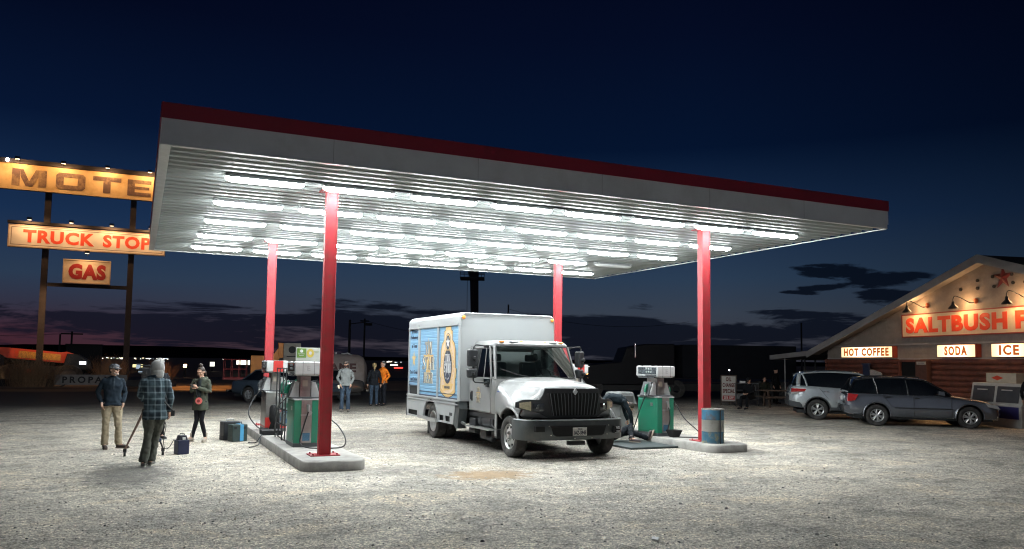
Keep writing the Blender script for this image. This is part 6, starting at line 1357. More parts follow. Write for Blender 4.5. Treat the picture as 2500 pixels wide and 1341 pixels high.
wag = dict(wb=2.67, r=.335, hw=hw, roof=(.95, 3.4), spokes=6,
 st=[(-.92, .30, .50, .56, .60, .52), (-.88, .26, .52, .62, .67, .70), (-.74, .25, .55, .70, .78, .82), (-.45, .25, .58, .78, .88, .865), (0, .26, .60, .85, .95, .885), (.45, .27, .62, .90, 1.0, .885), (.75, .27, .62, .94, 1.04, .885), (1.4, .27, .62, .95, 1.03, .885), (2.2, .27, .62, .97, 1.04, .885), (2.67, .27, .64, .98, 1.05, .885), (3.1, .30, .62, .98, 1.06, .87), (3.42, .34, .60, .98, 1.07, .82), (3.56, .38, .60, .92, 1.03, .74), (3.60, .42, .58, .80, .86, .62)],
 gh=[(.45, 1.0, 1.01, .72, .66), (1.0, 1.0, 1.36, .76, .62), (1.25, 1.0, 1.475, .78, .60), (1.6, 1.0, 1.52, .785, .60), (2.3, 1.02, 1.53, .785, .60), (3.0, 1.04, 1.505, .77, .59), (3.25, 1.05, 1.46, .75, .56), (3.5, 1.05, 1.10, .72, .66)],
 pillars=[([(.74, .50, 1.02), (.69, .78, 1.2), (.625, 1.10, 1.40), (.62, 1.30, 1.47)], .026), ([(.62, 1.3, 1.47), (.618, 2.2, 1.525), (.61, 3.0, 1.50), (.57, 3.25, 1.46)], .02), ([(.80, 1.72, 1.0), (.71, 1.74, 1.27), (.62, 1.78, 1.50)], .02), ([(.80, 2.62, 1.02), (.71, 2.66, 1.28), (.615, 2.72, 1.50)], .018), ([(.57, 3.27, 1.45), (.66, 3.42, 1.2), (.72, 3.50, 1.08)], .03)],
 pillar_m=mat('pillar_black', (.012, .013, .015), .25, coat=.5),
 rails=(.53, ((1.35, 1.52), (1.5, 1.565), (2.4, 1.575), (3.05, 1.545), (3.2, 1.50)), (1.7, 2.6)),
 bits=[('tail_lamp', m_tail, [([(3.32, .80), (3.55, .76), (3.52, 1.02), (3.22, .98)], -.90, -.66, 'x'), ([(3.32, .80), (3.55, .76), (3.52, 1.02), (3.22, .98)], .66, .90, 'x')]),
  ('headlight', m_lampc, [([(-.84, .60), (-.50, .68), (-.42, .80), (-.76, .73)], -.90, -.55, 'x'), ([(-.84, .60), (-.50, .68), (-.42, .80), (-.76, .73)], .55, .90, 'x')]),
  ('side_moulding', m_seal, [([(.48, .565), (2.15, .575), (2.15, .605), (.48, .595)], -.898, -.86, 'x')]),
  ('door_line', m_seal, [([(.50, .32), (.51, .32), (.53, .98), (.52, .98)], -.893, -.87, 'x'), ([(1.58, .32), (1.59, .32), (1.60, 1.0), (1.59, 1.0)], -.893, -.87, 'x'), ([(2.22, .62), (2.23, .62), (2.50, .99), (2.49, .99)], -.893, -.86, 'x')]),
  ('door_handle', m_seal, [([(1.42, .88), (1.56, .88), (1.56, .925), (1.42, .92)], -.885, -.83, 'x'), ([(2.26, .90), (2.40, .90), (2.40, .945), (2.26, .94)], -.885, -.82, 'x')]),
  ('mirror', m_wag, [([(.72, 1.0), (.90, 1.02), (.90, 1.14), (.74, 1.12)], -1.0, -.84, 'x'), ([(.72, 1.0), (.90, 1.02), (.90, 1.14), (.74, 1.12)], .84, 1.0, 'x')]),
  ('rear_bumper', m_wag, [([(3.34, .34), (3.62, .40), (3.66, .66), (3.34, .62)], -.78, .78, 'x')]),
  ('licence_plate', m_silv, [([(-.16, .78), (.16, .78), (.16, .92), (-.16, .92)], 3.58, 3.62, 'y')])])
car((23.82, 4.88, 0), RAD(51), 'dark grey station wagon with roof rails parked nearest in front of the store', m_wag, wag, 'cars parked in front of the store')
suv = dict(wb=2.69, r=.35, hw=.91, roof=(1.0, 3.35), spokes=5, trim=mat('cladding_grey', (.05, .055, .06), .6),
 st=[(-.86, .34, .56, .66, .72, .55), (-.82, .30, .58, .74, .82, .74), (-.66, .30, .62, .86, .95, .86), (-.35, .31, .66, .95, 1.05, .90), (0, .32, .68, 1.0, 1.09, .915), (.5, .32, .70, 1.05, 1.13, .915), (1.4, .32, .70, 1.06, 1.12, .915), (2.2, .32, .70, 1.09, 1.15, .915), (2.69, .34, .72, 1.12, 1.19, .915), (3.1, .38, .70, 1.12, 1.22, .90), (3.42, .44, .70, 1.10, 1.22, .84), (3.56, .50, .68, 1.04, 1.15, .72), (3.60, .54, .66, .86, .92, .60)],
 gh=[(.4, 1.08, 1.09, .74, .68), (.95, 1.08, 1.50, .78, .64), (1.25, 1.1, 1.62, .80, .62), (1.7, 1.1, 1.67, .80, .61), (2.5, 1.12, 1.67, .80, .60), (3.0, 1.16, 1.63, .78, .58), (3.3, 1.20, 1.56, .74, .55), (3.5, 1.2, 1.25, .72, .64)],
 pillars=[([(.76, .45, 1.1), (.66, 1.05, 1.52), (.63, 1.3, 1.62)], .03), ([(.63, 1.3, 1.62), (.618, 2.2, 1.675), (.60, 3.0, 1.635), (.56, 3.32, 1.55)], .028), ([(.57, 3.26, 1.57), (.68, 3.30, 1.38), (.80, 3.32, 1.18)], .075), ([(.60, 3.16, 1.60), (.72, 3.08, 1.40), (.84, 3.02, 1.17)], .035)],
 rails=(.55, ((1.3, 1.66), (1.5, 1.70), (2.4, 1.715), (3.0, 1.67), (3.1, 1.64)), ()),
 bits=[('tail_lamp', m_tail, [([(3.10, .98), (3.56, .95), (3.54, 1.08), (3.06, 1.07)], -.915, -.68, 'x'), ([(3.10, .98), (3.56, .95), (3.54, 1.08), (3.06, 1.07)], .68, .915, 'x')]),
  ('reverse_lamp', m_lampc, [([(3.36, .90), (3.57, .88), (3.56, .955), (3.26, .97)], -.905, -.70, 'x')]),
  ('headlight', m_lampc, [([(-.78, .74), (-.4, .84), (-.35, .95), (-.7, .88)], -.90, -.6, 'x'), ([(-.78, .74), (-.4, .84), (-.35, .95), (-.7, .88)], .6, .90, 'x')]),
  ('door_handle', m_chr, [([(2.30, .96), (2.48, .97), (2.48, 1.0), (2.30, .99)], -.925, -.86, 'x'), ([(1.3, .95), (1.48, .96), (1.48, .99), (1.3, .98)], -.925, -.86, 'x')]),
  ('door_line', m_seal, [([(1.55, .4), (1.56, .4), (1.57, 1.08), (1.56, 1.08)], -.922, -.9, 'x'), ([(2.3, .7), (2.31, .7), (2.62, 1.1), (2.61, 1.1)], -.922, -.88, 'x')]),
  ('sill_cladding', MATS['cladding_grey'], [([(.42, .32), (2.28, .34), (2.28, .44), (.42, .42)], -.925, -.86, 'x')]),
  ('rear_bumper', MATS['cladding_grey'], [([(3.2, .40), (3.60, .46), (3.64, .66), (3.2, .58)], -.86, .86, 'x')]),
  ('mirror', m_suv, [([(.72, 1.1), (.90, 1.12), (.90, 1.24), (.74, 1.22)], -1.03, -.86, 'x')])])
u = Vector((.778, -.63, 0)); ra = Vector((22.0, 9.28, 0)); fa = ra+u*2.69
car(tuple(fa), RAD(51), 'silver SUV with a red tail lamp parked behind the grey wagon', m_suv, suv, 'cars parked in front of the store')
# older cars behind the pumps
old = dict(wb=2.75, r=.32, hw=.90, roof=(1.35, 2.7), spokes=6,
 st=[(-.98, .34, .52, .64, .70, .60), (-.94, .30, .54, .70, .78, .80), (-.7, .28, .56, .80, .88, .875), (0, .26, .58, .86, .92, .90), (.8, .26, .60, .90, .96, .90), (1.8, .26, .60, .90, .96, .90), (2.75, .28, .60, .90, .96, .90), (3.4, .30, .58, .90, .97, .88), (3.85, .34, .56, .84, .93, .82), (3.95, .4, .55, .74, .80, .66)],
 gh=[(.85, .94, .95, .76, .70), (1.35, .94, 1.33, .76, .62), (1.6, .94, 1.385, .77, .61), (2.3, .94, 1.39, .77, .61), (2.7, .94, 1.35, .76, .60), (3.3, .94, .95, .74, .68)],
 pillars=[([(.76, .88, .96), (.63, 1.38, 1.34), (.62, 1.6, 1.385), (.61, 2.6, 1.36), (.70, 3.25, .97)], .026), ([(.78, 1.95, .96), (.62, 2.0, 1.38)], .02)],
 bits=[('headlight', mat('head_lit', (.6, .6, .55), .1, coat=1, emit=(1, .85, .6), es=1.2), [([(-.80, .64), (-.50, .64), (-.50, .78), (-.80, .78)], -1.0, -.93, 'y'), ([(.50, .64), (.80, .64), (.80, .78), (.50, .78)], -1.0, -.93, 'y')]),
  ('turn_lamp', m_amb, [([(-.86, .56), (-.6, .56), (-.6, .62), (-.86, .62)], -1.0, -.93, 'y'), ([(.6, .56), (.86, .56), (.86, .62), (.6, .62)], -1.0, -.93, 'y')]),
  ('front_bumper', m_chr, [([(-.92, .38), (.92, .38), (.92, .52), (-.92, .52)], -1.06, -.90, 'y')]), ('rear_bumper', m_chr, [([(-.9, .38), (.9, .38), (.9, .50), (-.9, .50)], 3.92, 4.04, 'y')]),
  ('mirror', m_seal, [([(1.0, .96), (1.12, .96), (1.12, 1.06), (1.0, 1.06)], -1.0, -.88, 'x')])])
car((6.55, 21.9, 0), RAD(38), 'old pale blue saloon with lit headlight behind the left pumps', mat('paint_blue_old', (.045, .065, .085), .35, .1, .08, coat=.6), old)
car((5.55, 24.6, 0), RAD(-78), 'dark car with a bright side reflection behind the bearded man', mat('paint_bronze', (.12, .11, .105), .22, .5, .05, coat=1), old)
# ---------------- A-frame sign, picnic table ----------------
t = empty('sandwich_board', (24.7, 17.1, 0), RAD(-39), 'upright board reading OIL CHANGE SPECIAL 25% OFF beyond the right column', 'sign')
b = MB(); b.box((-.36, -.03, .02), (-.31, .03, 1.40)); b.box((.31, -.03, .02), (.36, .03, 1.40)); b.box((-.36, -.03, 1.34), (.36, .03, 1.40)); b.box((-.36, -.03, .16), (.36, .03, .21)); b.box((-.34, .25, .0), (-.30, .29, 1.2)); b.build('frame', mat('frame_wood', (.06, .04, .03), .7), t)
b = MB(); b.box((-.31, -.02, .21), (.31, .02, 1.34)); bd = b.build('board', mat('board_white', (.42, .41, .38), .6, emit=(1, .97, .9), es=.0), t)
b = MB()
for w_, z, ww in (('OIL', 1.11, .25), ('CHANGE', .84, .54), ('SPECIAL', .57, .54)): put_text(b, w_, (-ww/2, -.024, z), (1, 0, 0), (0, 0, 1), ww, .19, .003, .045, 1.12)
b.build('lettering', mat('print_maroon', (.10, .008, .008), .6), bd)
b = MB(); b.box((-.27, -.026, .27), (.27, -.021, .45)); rp = b.build('red_panel', mat('print_red', (.30, .02, .025), .6), bd)
b = MB(); put_text(b, '25% OFF', (-.22, -.030, .30), (1, 0, 0), (0, 0, 1), .44, .12, .003, .04, 1.1); b.build('lettering', mat('print_cream', (.6, .5, .45), .6), rp)
t = empty('picnic_table', (26.4, 15.4, 0), RAD(-30), 'wooden picnic table with attached benches in front of the porch', 'picnic table'); mw = mat('table_wood', (.12, .085, .065), .8, var=.25, vs=8)
b = MB(); [b.box((-1.1, -.36+k*.15, .72), (1.1, -.23+k*.15, .76)) for k in range(5)]; b.build('tabletop', mw, t)
for s in (-1, 1):
    b = MB(); [b.box((-1.1, s*.72-.13+k*.14, .42), (1.1, s*.72-.01+k*.14, .46)) for k in range(2)]; b.build('bench', mw, t)
for x in (-.75, .75):
    b = MB(); b.tube([(x, -.30, .72), (x, -.62, 0)], .05, 4); b.tube([(x, .30, .72), (x, .62, 0)], .05, 4); b.box((x-.02, -.8, .36), (x+.02, .8, .42)); b.box((x-.02, -.36, .66), (x+.02, .36, .72)); b.build('leg', mw, t)
# equipment cart beside the table
t = empty('equipment_cart', (25.3, 16.6, 0), RAD(-35), 'dark metal equipment cart behind the seated person in the black cap', 'cart')
b = MB()
for x in (-.5, .5):
    for y in (-.25, .25): b.cyl((x, y, .1), (x, y, 1.05), .015, n=6)
for z in (.3, .7, 1.02): b.box((-.52, -.27, z), (.52, .27, z+.02))
b.box((-.45, -.2, .32), (-.05, .2, .56)); b.box((.05, -.2, .72), (.4, .2, .95)); b.build('frame', m_dgrey, t)
b = MB(); b.box((-.3, -.15, 1.04), (-.05, .1, 1.14)); b.build('screen_case', m_pwh, t)
for x in (-.5, .5):
    for y in (-.25, .25): b = MB(); b.cyl((x-.015, y, .05), (x+.015, y, .05), .05, n=12); b.build('castor', m_seal, t)
# ---------------- tall sign by the road ----------------
SY = 43.6; ORG = (1.0, .60, .29)
m_post = mat('rust_steel', (.035, .026, .025), .7, .3, .3, vs=3)
R_ = empty('motel_sign', (-3.2, SY, 0), 0, 'tall two-post roadside sign with yellow MOTEL board over TRUCK STOP and GAS boards', 'sign')
def rel(x, y, z): return (x+3.2, y-SY, z)
for x in (-5.6, -.85):
    b = MB(); b.box(rel(x-.17, SY+.12, 0), rel(x+.17, SY+.42, 12.2)); b.build('post', m_post, R_)
b = MB(); b.box(rel(-5.4, SY+.18, 6.10), rel(-1.0, SY+.36, 6.32)); b.build('crossbar', m_post, R_)
def board(x0, x1, z0, z1, m, nm='board'): b = MB(); b.box(rel(x0, SY-.15, z0), rel(x1, SY+.12, z1)); return b.build(nm, m, R_)
b1 = board(-10.4, .33, 11.85, 13.42, mat('motel_yellow', (.62, .40, .17), .6, var=.1, vs=.8, dirt=((.48, .27, .08), .8, 1.1)), 'motel_board')
b = MB(); b.box(rel(.36, SY-.12, 11.95), rel(2.4, SY+.1, 13.5)); b.build('board_extension', MATS['motel_yellow'], b1)
b = MB(); b.box(rel(-10.4, SY-.3, 13.42), rel(2.4, SY+.3, 13.50)); b.box(rel(-10.4, SY-.02, 13.50), rel(2.4, SY+.3, 13.75)); b.build('cap_rail', m_post, b1)
m_worn = mat('paint_brown_worn', (.11, .055, .035), .7, var=.35, vs=1.6, dirt=((.42, .26, .12), .75, 1.2))
b = MB()
def blocky(ch, x0, x1, z0, z1, t):
    """heavy extended letters of the old board, drawn as bars"""
    f = lambda pts: b.prism([rel(p[0], 0, p[1])[::2] for p in pts], -.175, -.152)
    if ch == 'M': f([(x0, z0), (x0+t, z0), (x0+t, z1), (x0, z1)]); f([(x1-t, z0), (x1, z0), (x1, z1), (x1-t, z1)]); c = (x0+x1)/2; f([(x0+t, z1), (x0+t+.02, z1-.45), (c-t*.42, z0), (c, z0+.0), (c, z0+.28), (x0+t+.16, z1)]); f([(c, z0), (c+t*.42, z0), (x1-t-.02, z1-.45), (x1-t, z1), (x1-t-.16, z1), (c, z0+.28)])
    if ch == 'O':
        k = .16; f([(x0+k, z0), (x1-k, z0), (x1, z0+k), (x1-t, z0+.27), (x0+t, z0+.27), (x0, z0+k)]); f([(x0, z1-k), (x0+t, z1-.27), (x1-t, z1-.27), (x1, z1-k), (x1-k, z1), (x0+k, z1)]); f([(x0, z0+k), (x0+t, z0+.27), (x0+t, z1-.27), (x0, z1-k)]); f([(x1-t, z0+.27), (x1, z0+k), (x1, z1-k), (x1-t, z1-.27)])
    if ch == 'T': c = (x0+x1)/2; f([(x0, z1-.27), (x1, z1-.27), (x1, z1), (x0, z1)]); f([(c-t/2, z0), (c+t/2, z0), (c+t/2, z1-.27), (c-t/2, z1-.27)])
    if ch in 'EL':
        f([(x0, z0), (x0+t, z0), (x0+t, z1), (x0, z1)]); f([(x0+t, z0), (x1, z0), (x1, z0+.23), (x0+t, z0+.23)])
        if ch == 'E': f([(x0+t, z1-.23), (x1, z1-.23), (x1, z1), (x0+t, z1)]); c = (z0+z1)/2; f([(x0+t, c-.09), (x1-.1, c-.09), (x1-.1, c+.09), (x0+t, c+.09)])
for ch, x0, x1 in (('M', -7.54, -5.72), ('O', -5.22, -3.62), ('T', -3.21, -1.62), ('E', -1.25, .12)): blocky(ch, x0, x1, 12.10, 13.12, .42)
blocky('L', .75, 2.1, 12.15, 13.15, .42); b.build('lettering', m_worn, b1)
b2 = board(-7.5, 1.05, 8.42, 9.66, mat('stop_cream', (.70, .62, .52), .6, var=.1, vs=.9), 'truck_stop_board')
b = MB()
for (xa, za, xb, zb) in ((-7.5, 8.36, 1.05, 8.42), (-7.5, 9.66, 1.05, 9.72), (-7.56, 8.36, -7.5, 9.72), (1.05, 8.36, 1.11, 9.72)): b.box(rel(xa, SY-.2, za), rel(xb, SY+.13, zb))
b.build('frame', mat('frame_cream', (.45, .33, .22), .6), b2)
b = MB()
for (xa, za, xb, zb) in ((-7.4, 8.50, .95, 8.525), (-7.4, 9.555, .95, 9.58), (-7.4, 8.50, -7.375, 9.58), (.925, 8.50, .95, 9.58)): b.box(rel(xa, SY-.158, za), rel(xb, SY-.151, zb))
b.build('border_line', mat('line_brown', (.12, .06, .04), .6), b2)
b = MB(); b.box(rel(-7.6, SY-.35, 9.78), rel(1.0, SY+.1, 9.93)); b.build('light_rail', m_post, b2)
b = MB(); put_text(b, 'TRUCK', rel(-6.78, SY-.152, 8.66), (1, 0, 0), (0, 0, 1), 3.84, .80, .012, .045, 1.12); put_text(b, 'STOP', rel(-2.48, SY-.152, 8.66), (1, 0, 0), (0, 0, 1), 2.72, .80, .012, .045, 1.12); b.build('lettering', m_letter, b2)
b3 = board(-4.52, -2.02, 6.38, 7.74, mat('gas_cream', (.58, .46, .33), .6, var=.1), 'gas_board')
b = MB()
for (xa, za, xb, zb) in ((-4.52, 6.32, -2.02, 6.38), (-4.52, 7.74, -2.02, 7.80), (-4.58, 6.32, -4.52, 7.80), (-2.02, 6.32, -1.96, 7.80)): b.box(rel(xa, SY-.24, za), rel(xb, SY+.13, zb))
b.build('frame', MATS['frame_cream'], b3)
b = MB(); put_text(b, 'GAS', rel(-4.28, SY-.152, 6.58), (1, 0, 0), (0, 0, 1), 2.06, .96, .012, .06, 1.12); b.build('lettering', mat('letter_dred', (.30, .015, .012), .5), b3)
# floodlights on the rails (lit in the photograph)
def flood(x, z, pw, tgt, parent=R_):
    e = empty('floodlight', rel(x, SY-1.0, z)); e.parent = parent
    b = MB(); b.box((-.13, -.06, -.02), (.13, .1, .12)); b.tube([(0, .05, .05), (0, .9, -.1)], .02, 6); b.build('housing', m_dk, e)
    b = MB(); b.box((-.11, -.055, -.035), (.11, .09, -.022)); b.build('lens', mat('flood_lens', (1, .8, .6), .5, emit=(1, .72, .5), es=2.5), e)
    l = bpy.data.lights.new('flood_light', 'SPOT'); l.energy = pw; l.color = ORG; l.spot_size = RAD(150); l.spot_blend = .6; l.shadow_soft_size = .1
    lo = bpy.data.objects.new('flood_light', l); COL.objects.link(lo); lo.parent = e; lo.location = (0, 0, -.06); lo.rotation_euler = (Vector((0, .8, -tgt))).to_track_quat('-Z', 'Y').to_euler()
for x in (-9.5, -7.2, -4.8, -2.4, .0): flood(x, 13.55, 240, .55)
for x in (-6.4, -4.2, -2.0, .2): flood(x, 9.95, 190, .55)
flood(-3.27, 8.15, 120, .6)
b = MB(); b.ball((0, 0, 0), .10, 10, 8); o = b.build('floodlight_glare', mat('flare_bulb', (1, .9, .8), .5, emit=(1, .86, .72), es=40), R_, smooth=True); o.location = rel(-7.78, SY-.35, 13.56)
# two unseen lamps added to light the verge and the orange telehandler
spot('unseen_verge_light', (.6, 42.0, 8.2), (4.6, 40.5, 0), 5200, (1, .45, .14), 66, .9, .1)
spot('unseen_verge_light_left', (-3.2, 41.5, 6.0), (-8.2, 46.4, 1.8), 1100, ORG, 75, .8, .1)
# verge, PROPANE panel and low planter
dirtm = mat('dirt_mound', (.16, .11, .075), .95, var=.3, vs=2, bump=.5, bs=8)
t = empty('propane_sign', (-3.0, 40.3, 0), RAD(-2), 'low weathered grey PROPANE panel on a dark skid behind the men', 'sign')
b = MB(); b.box((-1.45, -.05, .18), (2.3, .05, .78)); pn = b.build('panel', mat('panel_grey_old', (.20, .19, .185), .7, var=.25, vs=4), t)
b = MB(); put_text(b, 'PROPANE', (-1.05, -.053, .30), (1, 0, 0), (0, 0, 1), 2.9, .38, .006, .03, 1.45); b.build('lettering', mat('letter_black', (.012, .012, .014), .7), pn)
b = MB(); b.box((-4.6, -.3, .10), (-1.5, .3, .45)); b.box((-4.7, -.35, .45), (-1.5, -.27, .52)); b.box((2.3, -.3, .05), (5.0, .3, .42)); b.box((2.3, -.35, .42), (5.0, -.27, .48)); b.tube([(-4.1, -.32, .40), (-3.9, -.4, .0)], .04, 6); b.tube([(-.9, -.1, .2), (-1.3, -.4, 0)], .04, 6); b.build('skid', mat('skid_dark', (.02, .018, .02), .7), t)
def brush(loc, w, h, n, label, col=(.26, .16, .09)):
    b = MB()
    for _ in range(n):
        a = random.uniform(0, 6.28); r0 = random.random()**.6*w*.35; lean = random.uniform(.1, .75); L_ = h*random.uniform(.5, 1.05)
        p0 = Vector((r0*cos(a), r0*sin(a)*.6, 0)); d = Vector((cos(a)*lean*random.uniform(.4, 1.2), sin(a)*lean, 1)).normalized(); p1 = p0+d*L_*.6; p2 = p1+(d+Vector((random.uniform(-.5, .5), random.uniform(-.5, .5), .0))).normalized()*L_*.45
        s = Vector((-sin(a), cos(a), 0))*random.uniform(.006, .013); b.add([tuple(p0-s), tuple(p0+s), tuple(p1+s*.8), tuple(p1-s*.8), tuple(p2)], [(0, 1, 2, 3), (3, 2, 4)])
        for q in range(6):
            c = p0.lerp(p1, random.uniform(.5, 1)) if q % 2 else p1.lerp(p2, random.random()); dd = Vector((random.uniform(-1, 1), random.uniform(-1, 1), random.uniform(-.2, 1))).normalized()*L_*.22; b.add([tuple(c-s*.6), tuple(c+s*.6), tuple(c+dd)], [(0, 1, 2)])
    o = b.build('dry_bush', mat('dry_brush_%d' % int(col[0]*100), col, .9, var=.35, vs=8)); o.location = loc; return tag(o, label, 'bush', 'dry bushes on the verge')
brush((-5.6, 39.9, 0), 3.6, 2.1, 620, 'wide dry bush wrapped round the left sign post')
brush((-1.6, 42.2, 0), 2.2, 1.9, 420, 'tan dry bush behind the PROPANE panel', (.34, .21, .12))
brush((1.0, 42.6, 0), 1.9, 1.6, 380, 'rounded brown bush between the crew by the right sign post', (.26, .14, .08))
b = MB()   # uneven lit verge soil
pts = [(x, 38.6+.5*noise.noise((x*.3, 0, 0)), 0) for x in range(-14, 14)]
b.add([(x, y, .004) for x, y, z in pts]+[(x, y+.6, .10+.05*noise.noise((x*.7, 2, 0))) for x, y, z in pts]+[(x, y+2.2, .11+.04*noise.noise((x*.9, 5, 0))) for x, y, z in pts]+[(x, y+3.6, .004) for x, y, z in pts], [(r*28+i, r*28+i+1, (r+1)*28+i+1, (r+1)*28+i) for r in range(3) for i in range(27)])
tag(b.build('verge', dirtm, smooth=True), kind='structure')
# ---------------- orange telehandler ----------------
m_or = mat('machine_orange', (.62, .06, .018), .45, var=.1, vs=2, dirt=((.25, .06, .03), .5, 2)); m_or.node_tree.nodes['Principled BSDF'].inputs['Emission Strength'].default_value = 0
t = empty('telehandler', (-7.1, 46.6, 0), RAD(2), 'orange telehandler with a long low boom parked behind the left sign post', 'telehandler')
b = MB(); b.prism([(-2.8, 2.02), (-2.8, 2.42), (-.6, 2.40), (1.9, 2.12), (2.15, 2.16), (2.45, 2.05), (2.62, 1.42), (2.3, 1.38), (-.4, 1.72), (-.8, 2.05)], -.25, .2); bm_ = b.build('boom', m_or, t, bevel=.02)
b = MB(); b.prism([(.1, 1.75), (1.9, 1.57), (1.9, 1.98), (.1, 2.18)], -.262, -.252); dc = b.build('decal', mat('decal_yellow', (.60, .30, .05), .5, var=.3, vs=7), bm_)
b = MB(); b.box((-2.9, -1.0, .7), (2.6, .9, 1.2)); b.prism([(2.0, 1.0), (3.3, 1.0), (3.2, 1.6), (2.7, 2.0), (2.2, 2.05)], -.9, .9); b.box((-2.6, -.1, 1.2), (-.6, .9, 2.3)); b.build('chassis', mat('machine_black', (.012, .012, .014), .5), t, bevel=.03)
b = MB(); b.box((-3.2, -1.05, 1.05), (-1.7, -.9, 1.55)); b.box((.3, -1.03, .75), (.9, -.95, 1.0)); b.build('side_panel', m_or, t, bevel=.03)
b = MB(); b.box((2.75, -.92, 1.35), (3.05, -.89, 1.55)); b.build('work_lamp', mat('work_lamp', (.8, .8, .9), .4, emit=(.9, .92, 1), es=2.0), t)
for x in (-.15, 2.3):
    for s in (-1, 1): w_ = empty('wheel', (x, s*.95, .66)); w_.parent = t; b = MB(); b.lathe([(.36, -.18), (.62, -.2), (.66, -.12), (.66, .12), (.62, .2), (.36, .18)], 28, ax='y'); b.build('tyre', m_tyre, w_, smooth=True, angle=30); b = MB(); b.lathe([(.01, -.12), (.30, -.14), (.37, -.17), (.37, .1), (.01, .1)], 24, ax='y'); b.build('rim', mat('rim_dusty', (.10, .095, .09), .7), w_, smooth=True, angle=30)
t.scale = (1.28, 1.28, .98)
# ---------------- orange boom lift ----------------
t = empty('boom_lift', (5.0, 27.2, 0), RAD(-10), 'orange boom lift with a low red basket between the left columns', 'boom lift')
b = MB(); b.box((-.35, -.7, .55), (1.9, .7, 1.1)); b.build('chassis', mat('machine_black2', (.015, .015, .017), .5), t, bevel=.03)
b = MB(); b.box((-.3, -.6, 1.1), (.35, .6, 2.0)); b.prism([(.3, 1.5), (.6, 1.3), (1.3, 2.35), (1.0, 2.5)], -.15, .15); b.prism([(.95, 1.9), (1.25, 1.9), (1.9, 2.6), (.9, 2.62)], -.2, .2); b.build('arm', mat('lift_orange', (.60, .20, .02), .5, dirt=((.3, .1, .02), .5, 3)), t, bevel=.02)
b = MB(); b.box((1.15, -.3, 1.55), (1.95, .3, 2.62)); bx_ = b.build('counter_box', mat('lift_grey', (.22, .20, .17), .6), t, bevel=.02)
b = MB(); b.cyl((1.55, -.33, 2.3), (1.55, -.29, 2.3), .17, n=18); b.box((1.3, -.31, 1.95), (1.8, -.302, 2.0)); b.build('badge', m_dk, bx_)
b = MB()
for z in (.95, 1.35, 1.8): b.tube([(-1.5, -.4, z), (-.5, -.4, z), (-.5, .4, z), (-1.5, .4, z), (-1.5, -.4, z)], .025, 6)
for x in (-1.5, -1.17, -.83, -.5): b.cyl((x, -.4, .95), (x, -.4, 1.8), .018, n=6); b.cyl((x, .4, .95), (x, .4, 1.8), .018, n=6)
b.box((-1.52, -.42, .86), (-.48, .42, .95)); b.build('basket', mat('basket_red', (.20, .02, .02), .6), t)
for x in (-.1, 1.6):
    for s in (-1, 1): b = MB(); b.lathe([(.2, -.13), (.40, -.14), (.42, -.08), (.42, .08), (.40, .14), (.2, .13)], 24, c=(x, s*.8, .42), ax='y'); b.build('tyre', m_tyre, t, smooth=True, angle=30)
# ---------------- propane tanker ----------------
t = empty('propane_tank', (8.2, 29.6, 0), RAD(-10), 'weathered horizontal tank lettered PROPANE behind the bearded man', 'tank')
b = MB(); prof = [(.02, -2.6), (.5, -2.58), (.85, -2.42), (.98, -2.15), (1.0, -1.9), (1.0, 1.9), (.98, 2.15), (.85, 2.42), (.5, 2.58), (.02, 2.6)]; b.lathe(prof, 32, c=(0, 0, 1.15), ax='x'); tk = b.build('tank_shell', mat('tank_paint', (.33, .28, .26), .6, var=.12, vs=1.2, dirt=((.22, .14, .11), .6, 1.5)), t, smooth=True, angle=30)
b = MB(); put_text(b, 'PROPANE', (-1.0, -1.005, 1.22), (1, 0, 0), (0, .12, 1), 3.0, .46, .02, .04, 1.05); b.build('lettering', mat('letter_maroon', (.06, .012, .01), .6), tk)
b = MB(); [b.box((x-.1, -.7, 0), (x+.1, .7, .5)) for x in (-1.6, 1.6)]; b.build('saddle', m_dk, t)
b = MB(); [b.cyl((x, 0, 2.12), (x, 0, 2.24), .06) for x in (-1.0, 0, 1.0)]; b.tube([(1.3, 0, 2.15), (1.6, -.2, 2.2), (1.8, -.3, 2.1)], .04, 6); b.build('valve', m_pwh, t)
# ---------------- tall lift tower, poles, sheds ----------------
m_sil = mat('silhouette_steel', (.012, .013, .016), .7)
t = empty('crane_boom', (26.2, 52.4, 0), RAD(-25), 'tall dark boom with a caged work platform rising behind the truck', 'boom')
b = MB(); b.tube([(.35, 0, 0), (.1, 0, 9.3)], [.30, .38], 4); b.cyl((-.45, 0, 2), (-.5, 0, 9.0), .02, n=5); b.tube([(.1, 0, 9.2), (.0, 0, 10.2)], [.40, .55], 8); b.build('mast', m_sil, t)
b = MB(); b.box((-1.1, -.5, 8.98), (1.0, .5, 9.22))
for z in (9.55, 9.9, 10.25): b.tube([(-1.1, -.5, z), (1.0, -.5, z), (1.0, .5, z), (-1.1, .5, z), (-1.1, -.5, z)], .03, 5)
for x in (-1.1, -.75, -.4, .5, .75, 1.0): b.cyl((x, -.5, 9.1), (x, -.5, 10.25), .025, n=5)
b.build('platform', m_sil, t)
def pole(loc, h, label, arm=None, lamp=False, r=.12):
    e = empty('utility_pole', loc, 0, label, 'pole', 'dark utility poles on the horizon'); b = MB(); b.cyl((0, 0, 0), (0, 0, h), r, r*.8, 8)
    b.build('shaft', m_sil, e)
    if arm: b = MB(); b.box((-arm, -.05, h-.35), (arm, .05, h-.2)); b.build('crossarm', m_sil, e)
    if lamp: b = MB(); b.tube([(0, 0, h-.4), (1.3, 0, h-.2), (1.7, 0, h-.3)], .05, 6); b.box((1.4, -.15, h-.5), (2.1, .15, h-.25)); b.build('lamp_head', m_sil, e)
    return e
